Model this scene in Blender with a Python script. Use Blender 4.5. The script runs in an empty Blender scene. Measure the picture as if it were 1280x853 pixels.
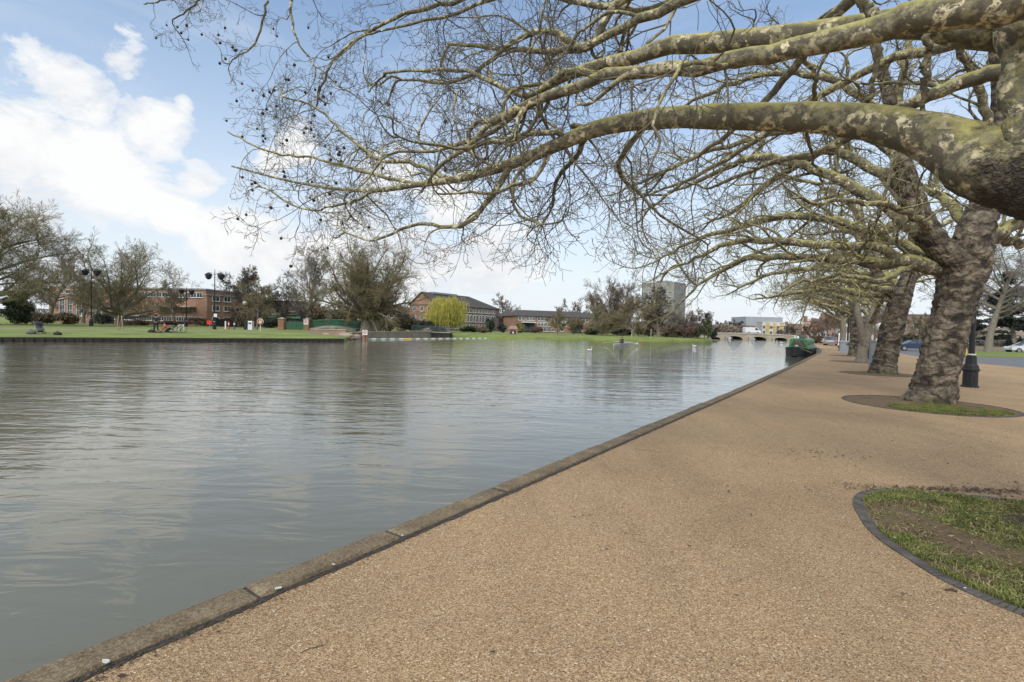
import bpy, math, random, colorsys
import numpy as np
from mathutils import Vector, Matrix, noise as mnoise
from mathutils.geometry import tessellate_polygon

PI = math.pi
R_ = math.radians
random.seed(7)
scene = bpy.context.scene
COL = scene.collection

# ------------------------------------------------------------------ camera
FPX = 620.0
PITCH, ROLL, EYE = R_(1.57), R_(1.4), 1.6
_fw = np.array([0, math.cos(PITCH), -math.sin(PITCH)])
_r0 = np.array([1., 0, 0]); _u0 = np.array([0, math.sin(PITCH), math.cos(PITCH)])
CR = math.cos(ROLL) * _r0 + math.sin(ROLL) * _u0
CU = -math.sin(ROLL) * _r0 + math.cos(ROLL) * _u0
CAM = np.array([0, 0, EYE])
def ray(x, y): return CR * (x - 640) / FPX + CU * (426.5 - y) / FPX + _fw
def gp(x, y, z=0.0):
    d = ray(x, y); return CAM + d * (z - EYE) / d[2]
def at(x, y, Y):
    d = ray(x, y); return CAM + d * Y / d[1]
cam_d = bpy.data.cameras.new('camera'); cam = bpy.data.objects.new('camera', cam_d); COL.objects.link(cam)
cam.matrix_world = Matrix(((CR[0], CU[0], -_fw[0], 0), (CR[1], CU[1], -_fw[1], 0), (CR[2], CU[2], -_fw[2], EYE), (0, 0, 0, 1)))
cam_d.sensor_width = 36; cam_d.lens = FPX / 1280 * 36; cam_d.clip_end = 6000; cam_d.clip_start = 0.05
scene.camera = cam

# ------------------------------------------------------------------ materials
class NT:
    def __init__(s, mat): s.t = mat.node_tree; s.n = s.t.nodes; s.l = s.t.links
    def new(s, typ, **kw):
        nd = s.n.new(typ)
        for k, v in kw.items():
            if k.startswith('i_'):
                nd.inputs[k[2:].replace('_', ' ')].default_value = v
            else: setattr(nd, k, v)
        return nd
    def link(s, a, b): s.l.new(a, b)
    def math(s, op, a, b=None, clamp=False):
        m = s.n.new('ShaderNodeMath'); m.operation = op; m.use_clamp = clamp
        for i, v in enumerate((a, b)):
            if v is None: continue
            if isinstance(v, (int, float)): m.inputs[i].default_value = v
            else: s.l.new(v, m.inputs[i])
        return m.outputs[0]
    def ramp(s, fac, stops):
        r = s.n.new('ShaderNodeValToRGB'); s.l.new(fac, r.inputs[0])
        cr = r.color_ramp
        while len(cr.elements) < len(stops): cr.elements.new(0.5)
        for e, (p, c) in zip(cr.elements, stops):
            e.position = p; e.color = (*c, 1) if len(c) == 3 else c
        return r.outputs[0]
    def noise(s, vec, scale, detail=4, rough=0.55, dist=0.0):
        n = s.n.new('ShaderNodeTexNoise'); n.inputs['Scale'].default_value = scale; n.inputs['Detail'].default_value = detail
        n.inputs['Roughness'].default_value = rough; n.inputs['Distortion'].default_value = dist
        if vec is not None: s.l.new(vec, n.inputs['Vector'])
        return n.outputs['Fac']
    def mix(s, fac, a, b, mode='MIX'):
        m = s.n.new('ShaderNodeMix'); m.data_type = 'RGBA'; m.blend_type = mode
        for sock, v in ((m.inputs[0], fac), (m.inputs[6], a), (m.inputs[7], b)):
            if isinstance(v, (int, float)): sock.default_value = v
            elif isinstance(v, tuple): sock.default_value = (*v, 1) if len(v) == 3 else v
            else: s.l.new(v, sock)
        return m.outputs[2]
    def bump(s, h, strength=0.5, dist=0.02, normal=None):
        b = s.n.new('ShaderNodeBump'); b.inputs['Strength'].default_value = strength; b.inputs['Distance'].default_value = dist
        s.l.new(h, b.inputs['Height'])
        if normal is not None: s.l.new(normal, b.inputs['Normal'])
        return b.outputs[0]
    def mapping(s, vec, scale=(1, 1, 1), rot=(0, 0, 0)):
        m = s.n.new('ShaderNodeMapping'); m.inputs['Scale'].default_value = scale; m.inputs['Rotation'].default_value = rot
        s.l.new(vec, m.inputs['Vector']); return m.outputs[0]

def newmat(name):
    m = bpy.data.materials.new(name); m.use_nodes = True
    nt = NT(m); b = m.node_tree.nodes['Principled BSDF']
    return m, nt, b
def pos(nt): return nt.n.new('ShaderNodeNewGeometry').outputs['Position']
def objc(nt): return nt.n.new('ShaderNodeTexCoord').outputs['Object']

def simple(name, c1, c2=None, scale=3.0, rough=0.8, bump=0.0, metal=0.0, bscale=None, world=False, bdist=0.02, var=0.0):
    m, nt, b = newmat(name)
    c2 = c2 or tuple(x * 0.75 for x in c1)
    v = pos(nt) if world else objc(nt)
    n = nt.noise(v, scale, 6, 0.6)
    col = nt.ramp(n, [(0.35, c2), (0.65, c1)])
    if var:
        oi = nt.n.new('ShaderNodeObjectInfo')
        hs = nt.n.new('ShaderNodeHueSaturation'); nt.link(col, hs.inputs['Color'])
        nt.link(nt.math('MULTIPLY_ADD', oi.outputs['Random'], var), hs.inputs['Value'])
        hs.inputs['Value'].links[0].from_node.inputs[2].default_value = 1 - var / 2
        col = hs.outputs[0]
    nt.link(col, b.inputs['Base Color'])
    b.inputs['Roughness'].default_value = rough; b.inputs['Metallic'].default_value = metal
    if bump:
        nt.link(nt.bump(nt.noise(v, bscale or scale * 6, 5), bump, bdist), b.inputs['Normal'])
    return m

M = {}
def hexlin(r, g, b):
    f = lambda u: (u / 255 / 12.92) if u / 255 <= 0.04045 else ((u / 255 + 0.055) / 1.055) ** 2.4
    return (f(r), f(g), f(b))

# plane tree bark (limbs): camouflage patches with yellow-green lichen on the upper side
def bark_plane(name, lichen=1.0, dark=1.0):
    m, nt, b = newmat(name)
    P = pos(nt)
    v1 = nt.n.new('ShaderNodeTexVoronoi'); v1.inputs['Scale'].default_value = 13.0; v1.feature = 'F1'
    wob = nt.n.new('ShaderNodeTexNoise'); wob.inputs['Scale'].default_value = 9; wob.inputs['Detail'].default_value = 4
    nt.link(P, wob.inputs['Vector'])
    mixv = nt.n.new('ShaderNodeMixRGB'); mixv.inputs[0].default_value = 0.22; nt.link(P, mixv.inputs[1]); nt.link(wob.outputs['Color'], mixv.inputs[2])
    nt.link(mixv.outputs[0], v1.inputs['Vector'])
    sep = nt.n.new('ShaderNodeSeparateColor'); nt.link(v1.outputs['Color'], sep.inputs[0])
    d = dark
    patches = nt.ramp(sep.outputs[0], [(0.0, (0.06*d, 0.052*d, 0.036*d)), (0.35, (0.11*d, 0.098*d, 0.062*d)), (0.58, (0.17*d, 0.152*d, 0.092*d)), (0.76, (0.235*d, 0.205*d, 0.125*d)), (0.84, (0.36*d, 0.315*d, 0.205*d)), (0.97, (0.44*d, 0.39*d, 0.26*d))])
    n1 = nt.noise(P, 18, 6, 0.65)
    base = nt.mix(nt.ramp(n1, [(0.42, (0, 0, 0)), (0.58, (1, 1, 1))]), patches, (0.062*d, 0.054*d, 0.038*d))
    # lichen on top
    g = nt.n.new('ShaderNodeNewGeometry'); sx = nt.n.new('ShaderNodeSeparateXYZ'); nt.link(g.outputs['Normal'], sx.inputs[0])
    n2 = nt.noise(P, 6, 5, 0.65)
    top = nt.math('ADD', nt.math('MULTIPLY', sx.outputs[2], 0.75), nt.math('MULTIPLY', nt.math('SUBTRACT', n2, 0.5), 1.9))
    tf = nt.math('MULTIPLY', nt.ramp(top, [(0.1, (0, 0, 0)), (0.62, (1, 1, 1))]), 0.85 * lichen)
    lcol = nt.mix(nt.noise(P, 30, 3), (0.29, 0.26, 0.075), (0.50, 0.45, 0.16))
    colr = nt.mix(tf, base, lcol)
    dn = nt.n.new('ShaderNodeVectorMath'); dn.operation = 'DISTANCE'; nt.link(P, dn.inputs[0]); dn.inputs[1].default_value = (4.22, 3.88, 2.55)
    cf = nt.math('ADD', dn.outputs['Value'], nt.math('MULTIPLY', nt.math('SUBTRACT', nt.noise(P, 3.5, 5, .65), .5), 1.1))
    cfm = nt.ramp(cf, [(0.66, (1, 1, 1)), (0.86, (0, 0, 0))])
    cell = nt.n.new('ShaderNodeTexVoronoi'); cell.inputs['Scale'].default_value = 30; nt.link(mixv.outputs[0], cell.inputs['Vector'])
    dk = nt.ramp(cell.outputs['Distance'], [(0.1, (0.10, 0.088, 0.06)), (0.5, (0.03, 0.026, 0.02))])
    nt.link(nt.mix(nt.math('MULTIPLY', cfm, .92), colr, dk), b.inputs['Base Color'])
    b.inputs['Roughness'].default_value = 0.9
    h = nt.math('ADD', nt.math('MULTIPLY', sep.outputs[0], 0.5), nt.math('MULTIPLY', nt.noise(P, 45, 6, 0.7), 0.8))
    h = nt.math('SUBTRACT', h, nt.math('MULTIPLY', nt.math('MULTIPLY', cell.outputs['Distance'], cfm), 2.5))
    nt.link(nt.bump(h, 0.8, 0.02), b.inputs['Normal'])
    return m
M['bark_limb'] = bark_plane('plane_bark', 1.0, 1.75)
M['bark_limb_far'] = bark_plane('plane_bark_far', 1.1, 1.5)
def bark_trunk():
    m, nt, b = newmat('trunk_bark')
    P = pos(nt)
    wob = nt.n.new('ShaderNodeTexNoise'); wob.inputs['Scale'].default_value = 5; wob.inputs['Detail'].default_value = 5; nt.link(P, wob.inputs['Vector'])
    mv = nt.n.new('ShaderNodeMixRGB'); mv.inputs[0].default_value = 0.30; nt.link(P, mv.inputs[1]); nt.link(wob.outputs['Color'], mv.inputs[2])
    st = nt.mapping(mv.outputs[0], (1, 1, 2.0))
    vo = nt.n.new('ShaderNodeTexVoronoi'); vo.feature = 'SMOOTH_F1'; vo.inputs['Scale'].default_value = 5.0; vo.inputs['Smoothness'].default_value = .25; nt.link(st, vo.inputs['Vector'])
    n2 = nt.noise(P, 26, 6, 0.7); n1 = nt.noise(nt.mapping(P, (1, 1, 2.2)), 4, 7, .65, .5)
    hgt = nt.math('SUBTRACT', 1.0, nt.math('MULTIPLY', vo.outputs['Distance'], 1.4))
    n0 = nt.noise(P, 1.3, 4, .6)
    f = nt.math('ADD', nt.math('MULTIPLY', hgt, 0.30), nt.math('ADD', nt.math('MULTIPLY', n1, 0.30), nt.math('ADD', nt.math('MULTIPLY', n2, 0.32), nt.math('MULTIPLY', n0, 0.25))))
    col = nt.ramp(f, [(0.40, (0.03, 0.023, 0.016)), (0.50, (0.098, 0.076, 0.054)), (0.61, (0.185, 0.148, 0.108)), (0.76, (0.31, 0.26, 0.19))])
    sx = nt.n.new('ShaderNodeSeparateXYZ'); nt.link(P, sx.inputs[0])
    low = nt.math('SUBTRACT', 1.0, nt.math('MULTIPLY', sx.outputs[2], 2.2), clamp=True)
    moss = nt.math('MULTIPLY', low, nt.ramp(nt.noise(P, 5, 4), [(0.42, (0, 0, 0)), (0.6, (1, 1, 1))]))
    col = nt.mix(nt.math('MULTIPLY', moss, 0.6), col, (0.09, 0.09, 0.03))
    nt.link(col, b.inputs['Base Color']); b.inputs['Roughness'].default_value = 0.92
    h = nt.math('ADD', nt.math('MULTIPLY', hgt, 1.0), nt.math('ADD', nt.math('MULTIPLY', n1, .6), nt.math('MULTIPLY', n2, 0.5)))
    nt.link(nt.bump(h, 1.0, 0.06), b.inputs['Normal'])
    return m
M['bark_trunk'] = bark_trunk()
M['bark_grey'] = simple('grey_bark', (0.25, 0.215, 0.165), (0.13, 0.11, 0.085), 8, 0.9, 0.4)
M['twig_plane'] = simple('twig_bark', (0.185, 0.155, 0.095), (0.08, 0.064, 0.042), 5, 0.85, world=True)
M['twig_olive'] = simple('twig_olive', (0.28, 0.24, 0.13), (0.15, 0.125, 0.07), 1.5, 0.85, world=True)
M['twig_brown'] = simple('twig_brown', (0.225, 0.18, 0.132), (0.14, 0.108, 0.078), 0.6, 0.85, world=True)
M['twig_grey'] = simple('twig_grey', (0.28, 0.245, 0.205), (0.18, 0.152, 0.125), 0.6, 0.85, world=True)
M['twig_red'] = simple('twig_red', (0.24, 0.165, 0.12), (0.15, 0.105, 0.075), 0.6, 0.85, world=True)
M['twig_dark'] = simple('twig_dark', (0.12, 0.098, 0.078), (0.07, 0.056, 0.046), 0.6, 0.85, world=True)
M['seed'] = simple('seed_ball', (0.06, 0.042, 0.026), (0.03, 0.02, 0.013), 40, 0.95, 0.6, bscale=300, bdist=0.004)
M['willow'] = simple('willow_leaf', (0.56, 0.50, 0.10), (0.32, 0.30, 0.06), 0.8, 0.7, world=True)
M['willow_pale'] = simple('willow_pale', (0.23, 0.22, 0.07), (0.15, 0.14, 0.05), 0.8, 0.7, world=True)
M['evergreen'] = simple('evergreen_leaf', (0.065, 0.085, 0.035), (0.025, 0.035, 0.016), 0.9, 0.8, world=True)
M['evergreen_dark'] = simple('cedar_leaf', (0.05, 0.062, 0.042), (0.022, 0.03, 0.022), 0.7, 0.85, world=True)
M['ivy'] = simple('ivy_leaf', (0.10, 0.125, 0.035), (0.045, 0.06, 0.02), 0.9, 0.8, world=True)
M['shrub_brown'] = simple('shrub_brown', (0.15, 0.115, 0.07), (0.075, 0.055, 0.035), 0.7, 0.85, world=True)
M['shrub_red'] = simple('shrub_reddish', (0.17, 0.10, 0.08), (0.09, 0.055, 0.045), 0.7, 0.85, world=True)

def brick(name, c1, c2, mortar):
    m, nt, b = newmat(name)
    v = objc(nt)
    sw = nt.n.new('ShaderNodeSeparateXYZ'); nt.link(v, sw.inputs[0])
    cb = nt.n.new('ShaderNodeCombineXYZ'); nt.link(nt.math('ADD', sw.outputs[0], sw.outputs[1]), cb.inputs[0]); nt.link(sw.outputs[2], cb.inputs[1])
    bt = nt.n.new('ShaderNodeTexBrick'); nt.link(cb.outputs[0], bt.inputs['Vector'])
    bt.inputs['Color1'].default_value = (*c1, 1); bt.inputs['Color2'].default_value = (*c2, 1); bt.inputs['Mortar'].default_value = (*mortar, 1)
    bt.inputs['Scale'].default_value = 1.0; bt.inputs['Brick Width'].default_value = 0.225; bt.inputs['Row Height'].default_value = 0.075; bt.inputs['Mortar Size'].default_value = 0.008
    big = nt.noise(v, 0.5, 5, 0.6)
    nt.link(nt.mix(0.45, bt.outputs['Color'], nt.ramp(big, [(0.3, (0.35, 0.35, 0.35)), (0.7, (1.15, 1.1, 1.05))]), 'MULTIPLY'), b.inputs['Base Color'])
    b.inputs['Roughness'].default_value = 0.9
    return m
M['brick'] = brick('red_brick', (0.36, 0.175, 0.11), (0.25, 0.12, 0.08), (0.34, 0.28, 0.23))
M['brick_orange'] = brick('orange_brick', (0.40, 0.19, 0.09), (0.28, 0.12, 0.06), (0.3, 0.25, 0.2))
M['brick_far'] = brick('pale_brick', (0.33, 0.21, 0.16), (0.25, 0.16, 0.125), (0.35, 0.3, 0.26))
M['roof'] = simple('roof_tiles', (0.085, 0.075, 0.068), (0.055, 0.05, 0.046), 1.2, 0.85, 0.3, bscale=8)
M['roof_brown'] = simple('roof_tiles_brown', (0.17, 0.12, 0.09), (0.10, 0.075, 0.06), 1.2, 0.85)
M['white'] = simple('white_paint', (0.72, 0.72, 0.70), (0.62, 0.62, 0.6), 2, 0.5)
M['offwhite'] = simple('cream_render', (0.62, 0.59, 0.52), (0.5, 0.47, 0.41), 0.6, 0.8)
M['yellowrender'] = simple('yellow_render', (0.55, 0.42, 0.2), (0.47, 0.35, 0.17), 0.6, 0.8)
M['pink'] = simple('pink_render', (0.48, 0.34, 0.28), (0.4, 0.28, 0.23), 0.6, 0.8)
M['concrete'] = simple('concrete', (0.30, 0.29, 0.275), (0.23, 0.22, 0.21), 0.8, 0.85, 0.2)
M['concrete_blue'] = simple('blue_grey_cladding', (0.34, 0.37, 0.40), (0.29, 0.315, 0.34), 0.2, 0.7)  # lightened: distance haze over the office slab is put into this colour
M['stone'] = simple('bridge_stone', (0.42, 0.36, 0.27), (0.31, 0.27, 0.21), 0.5, 0.9, 0.3)
M['stone_tan'] = simple('tan_stone', (0.36, 0.29, 0.21), (0.25, 0.2, 0.15), 1.0, 0.9, 0.3)
m, nt, b = newmat('window_glass'); nt.link(nt.ramp(nt.noise(objc(nt), 0.8, 2), [(0.4, (0.03, 0.037, 0.045)), (0.6, (0.085, 0.095, 0.1))]), b.inputs['Base Color']); b.inputs['Roughness'].default_value = 0.06; M['glass'] = m
M['black'] = simple('black_paint', (0.014, 0.014, 0.015), (0.009, 0.009, 0.01), 6, 0.38)
M['black_cloth'] = simple('dark_cloth', (0.03, 0.032, 0.037), (0.018, 0.019, 0.022), 9, 0.95)
M['grey_cloth'] = simple('grey_cloth', (0.12, 0.12, 0.125), (0.07, 0.07, 0.075), 9, 0.95)
M['orange_cloth'] = simple('coral_cloth', (0.62, 0.17, 0.10), (0.48, 0.12, 0.07), 9, 0.9)
M['skin'] = simple('skin', (0.50, 0.31, 0.22), (0.44, 0.26, 0.18), 9, 0.6)
M['hair'] = simple('hair', (0.035, 0.022, 0.014), (0.02, 0.012, 0.008), 30, 0.7)
M['rubber'] = simple('rubber', (0.02, 0.02, 0.02), (0.014, 0.014, 0.014), 9, 0.8)
M['steel'] = simple('grey_steel', (0.35, 0.36, 0.37), (0.25, 0.26, 0.27), 9, 0.4, metal=0.6)
M['red'] = simple('red_paint', (0.55, 0.03, 0.025), (0.42, 0.025, 0.02), 6, 0.45)
M['green_rail'] = simple('green_paint', (0.065, 0.18, 0.10), (0.045, 0.13, 0.075), 3, 0.5)
M['boat_green'] = simple('boat_green_paint', (0.05, 0.26, 0.08), (0.03, 0.18, 0.06), 2, 0.35)
M['boat_hull'] = simple('boat_hull_black', (0.02, 0.024, 0.024), (0.012, 0.014, 0.014), 3, 0.5)
M['tarp'] = simple('boat_cover', (0.09, 0.055, 0.05), (0.05, 0.035, 0.03), 4, 0.85)
M['blue_car'] = simple('navy_car_paint', (0.025, 0.045, 0.085), (0.022, 0.04, 0.075), 1, 0.2)
M['white_car'] = simple('white_car_paint', (0.68, 0.69, 0.7), (0.64, 0.65, 0.66), 1, 0.25)
M['grey_car'] = simple('silver_car_paint', (0.30, 0.31, 0.33), (0.26, 0.27, 0.29), 1, 0.25, metal=0.4)
M['yellow'] = simple('yellow_plastic', (0.72, 0.48, 0.03), (0.65, 0.42, 0.02), 4, 0.45)
M['lamp_glass'] = simple('lamp_glass', (0.62, 0.60, 0.50), (0.55, 0.53, 0.44), 4, 0.25)
M['wood'] = simple('weathered_wood', (0.17, 0.125, 0.085), (0.09, 0.065, 0.045), 4, 0.9, 0.3)
M['wood_pale'] = simple('pale_wood', (0.40, 0.31, 0.21), (0.3, 0.23, 0.15), 4, 0.9)
M['wood_dark'] = simple('dark_timber', (0.05, 0.042, 0.033), (0.028, 0.024, 0.02), 4, 0.9, 0.3)
M['buoy'] = simple('buoy_green', (0.16, 0.30, 0.23), (0.11, 0.22, 0.17), 4, 0.5)
M['panel_grey'] = simple('blue_grey_paint', (0.19, 0.235, 0.26), (0.15, 0.19, 0.215), 3, 0.45)
M['feather'] = simple('white_feathers', (0.78, 0.77, 0.73), (0.68, 0.67, 0.63), 14, 0.9)
M['edging'] = simple('edging_brick', (0.13, 0.118, 0.105), (0.065, 0.058, 0.052), 6, 0.9, 0.6, bscale=60, world=True, bdist=0.01)
M['asphalt'] = simple('asphalt', (0.16, 0.16, 0.165), (0.12, 0.12, 0.125), 1.2, 0.9, 0.3, bscale=80, world=True)
M['kerb'] = simple('kerb_stone', (0.33, 0.31, 0.28), (0.23, 0.215, 0.19), 4, 0.9, 0.3)
M['litter'] = simple('white_litter', (0.62, 0.62, 0.60), (0.42, 0.42, 0.40), 60, 0.8)
M['debris'] = simple('twig_debris', (0.10, 0.07, 0.045), (0.04, 0.028, 0.018), 8, 0.95, world=True)

# grass ground
def grassmat(name, a, bcol, c):
    m, nt, b = newmat(name); P = pos(nt)
    n1 = nt.noise(P, 0.25, 6, 0.6); n2 = nt.noise(P, 9, 6, 0.7)
    f = nt.math('ADD', nt.math('MULTIPLY', n1, 0.6), nt.math('MULTIPLY', n2, 0.4))
    nt.link(nt.ramp(f, [(0.38, c), (0.5, a), (0.62, bcol)]), b.inputs['Base Color']); b.inputs['Roughness'].default_value = 0.95
    nt.link(nt.bump(nt.noise(P, 30, 5, 0.7), 0.7, 0.05), b.inputs['Normal'])
    return m
M['lawn'] = grassmat('lawn_grass', (0.175, 0.215, 0.05), (0.24, 0.285, 0.075), (0.12, 0.14, 0.04))
M['far_ground'] = grassmat('far_ground', (0.10, 0.12, 0.05), (0.13, 0.15, 0.06), (0.07, 0.08, 0.04))
M['blade'] = simple('grass_blade', (0.20, 0.215, 0.05), (0.085, 0.11, 0.022), 5, 0.8, world=True)
M['blade_dry'] = simple('dry_grass_blade', (0.30, 0.26, 0.12), (0.17, 0.14, 0.06), 5, 0.85, world=True)

# resin bonded gravel of the promenade
m, nt, b = newmat('resin_gravel'); P = pos(nt)
vor = nt.n.new('ShaderNodeTexVoronoi'); vor.inputs['Scale'].default_value = 150; nt.link(P, vor.inputs['Vector'])
sc = nt.n.new('ShaderNodeSeparateColor'); nt.link(vor.outputs['Color'], sc.inputs[0])
grain = nt.ramp(sc.outputs[0], [(0.0, (0.155, 0.093, 0.044)), (0.25, (0.30, 0.19, 0.094)), (0.6, (0.41, 0.272, 0.145)), (0.85, (0.495, 0.345, 0.195)), (0.975, (0.55, 0.42, 0.27)), (1.0, (0.80, 0.70, 0.52))])
vor2 = nt.n.new('ShaderNodeTexVoronoi'); vor2.inputs['Scale'].default_value = 70; nt.link(P, vor2.inputs['Vector'])
sc2 = nt.n.new('ShaderNodeSeparateColor'); nt.link(vor2.outputs['Color'], sc2.inputs[0])
grain = nt.mix(0.35, grain, nt.ramp(sc2.outputs[1], [(0.0, (0.68, 0.66, 0.64)), (0.5, (1, 1, 1)), (1.0, (1.2, 1.2, 1.17))]), 'MULTIPLY')
st = nt.noise(P, 0.35, 7, 0.62, 0.4)
grain = nt.mix(0.75, grain, nt.ramp(st, [(0.3, (0.72, 0.7, 0.68)), (0.5, (1, 1, 1)), (0.7, (1.12, 1.1, 1.05))]), 'MULTIPLY')
# darker leaf-dust stains under the trees (a band along the tree line) and fine scuffs
scuff = nt.noise(nt.mapping(P, (1.0, 0.45, 1), (0, 0, R_(-36))), 1.7, 8, 0.72, 1.0)
trk = nt.noise(nt.mapping(P, (1.0, 0.12, 1), (0, 0, R_(36))), 0.9, 5, 0.6, 0.3)
grain = nt.mix(0.6, grain, nt.ramp(trk, [(0.3, (0.80, 0.79, 0.78)), (0.5, (1, 1, 1)), (0.7, (1.13, 1.12, 1.10))]), 'MULTIPLY')
spot = nt.noise(P, 2.6, 3, 0.5)
grain = nt.mix(0.5, grain, nt.ramp(spot, [(0.20, (0.55, 0.54, 0.52)), (0.30, (1, 1, 1)), (1, (1, 1, 1))]), 'MULTIPLY')
grain = nt.mix(0.8, grain, nt.ramp(scuff, [(0.28, (0.68, 0.66, 0.63)), (0.42, (0.97, 0.97, 0.97)), (1, (1.03, 1.02, 1.0))]), 'MULTIPLY')
nt.link(grain, b.inputs['Base Color']); b.inputs['Roughness'].default_value = 0.88
nt.link(nt.bump(vor.outputs['Distance'], 0.7, 0.006), b.inputs['Normal'])
M['path'] = m

m, nt, b = newmat('coping_stone'); P = pos(nt)
n1 = nt.noise(P, 3, 7, 0.7); n2 = nt.noise(P, 45, 5, 0.7)
c = nt.ramp(n1, [(0.3, (0.13, 0.094, 0.052)), (0.5, (0.22, 0.165, 0.098)), (0.72, (0.32, 0.25, 0.155))])
n3 = nt.noise(P, 130, 3, 0.7)
c = nt.mix(0.9, c, nt.ramp(n2, [(0.32, (0.4, 0.38, 0.36)), (0.6, (1.1, 1.1, 1.1))]), 'MULTIPLY')
c = nt.mix(0.9, c, nt.ramp(n3, [(0.32, (0.45, 0.44, 0.42)), (0.52, (1.0, 1.0, 1.0)), (0.75, (1.5, 1.5, 1.45))]), 'MULTIPLY')
nt.link(c, b.inputs['Base Color']); b.inputs['Roughness'].default_value = 0.9
nt.link(nt.bump(nt.math('ADD', n1, n2), 0.8, 0.012), b.inputs['Normal']); M['coping'] = m
m, nt, b = newmat('joint_moss'); P = pos(nt)
nt.link(nt.ramp(nt.noise(P, 14, 6, 0.7), [(0.35, (0.035, 0.032, 0.03)), (0.6, (0.075, 0.065, 0.052)), (0.75, (0.15, 0.115, 0.06))]), b.inputs['Base Color']); b.inputs['Roughness'].default_value = 0.95
nt.link(nt.bump(nt.noise(P, 40, 5, 0.7), 1.0, 0.02), b.inputs['Normal']); M['joint'] = m
m, nt, b = newmat('pit_soil'); P = pos(nt)
n1 = nt.noise(P, 2.2, 7, 0.7, 0.5); n2 = nt.noise(P, 40, 5, 0.7)
c = nt.ramp(n1, [(0.30, (0.07, 0.044, 0.025)), (0.47, (0.185, 0.118, 0.066)), (0.60, (0.17, 0.125, 0.055)), (0.75, (0.15, 0.16, 0.04))])
c = nt.mix(0.8, c, nt.ramp(n2, [(0.3, (0.4, 0.4, 0.4)), (0.65, (1.25, 1.25, 1.25))]), 'MULTIPLY')
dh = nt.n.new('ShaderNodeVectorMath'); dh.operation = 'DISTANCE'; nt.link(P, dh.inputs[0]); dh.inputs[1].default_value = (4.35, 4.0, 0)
c = nt.mix(nt.ramp(nt.math('ADD', dh.outputs['Value'], nt.math('MULTIPLY', nt.math('SUBTRACT', n1, .5), .9)), [(0.35, (.85, .85, .85)), (0.62, (0, 0, 0))]), c, (0.02, 0.014, 0.01))  # shadow at the nearest trunk's base, painted as a dark patch in the soil colour
nt.link(c, b.inputs['Base Color']); b.inputs['Roughness'].default_value = 0.97
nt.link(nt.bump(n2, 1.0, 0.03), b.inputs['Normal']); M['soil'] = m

# water
m, nt, b = newmat('river_water'); P = pos(nt)
b.inputs['Base Color'].default_value = (0.142, 0.135, 0.096, 1); b.inputs['Specular IOR Level'].default_value = 0.5; b.inputs['Roughness'].default_value = 0.02; b.inputs['IOR'].default_value = 1.42
patch = nt.noise(P, 0.045, 3, 0.5, 0.6)
v1 = nt.mapping(P, (0.75, 2.2, 1), (0, 0, R_(-14)))
v2 = nt.mapping(P, (0.30, 0.95, 1), (0, 0, R_(22)))
w1 = nt.noise(v1, 1.35, 3, 0.5, 0.5)
w2 = nt.noise(v2, 0.6, 2, 0.45, 0.4)
w3 = nt.noise(v1, 4.0, 3, 0.5, 0.5)
calm = nt.ramp(patch, [(0.40, (0.18, 0.18, 0.18)), (0.60, (1, 1, 1))])
h = nt.math('ADD', nt.math('MULTIPLY', w1, 1.0), nt.math('MULTIPLY', w2, 1.5))
h = nt.math('ADD', h, nt.math('MULTIPLY', nt.math('MULTIPLY', w3, 0.13), calm))
sp = nt.n.new('ShaderNodeSeparateXYZ'); nt.link(P, sp.inputs[0])
lat = nt.math('SUBTRACT', nt.math('MULTIPLY', sp.outputs[1], 0.585 / 22), nt.math('MULTIPLY', sp.outputs[0], 0.81 / 22))
lat = nt.math('ADD', lat, -0.12 + 0.0)
amp = nt.ramp(nt.math('ADD', lat, nt.math('MULTIPLY', nt.math('SUBTRACT', patch, .5), .7)), [(0.0, (0.35,) * 3), (0.25, (0.8,) * 3), (0.6, (1.1,) * 3)])
h = nt.math('MULTIPLY', h, amp)
nt.link(nt.bump(h, 1.0, 0.031), b.inputs['Normal'])
M['water'] = m

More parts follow.
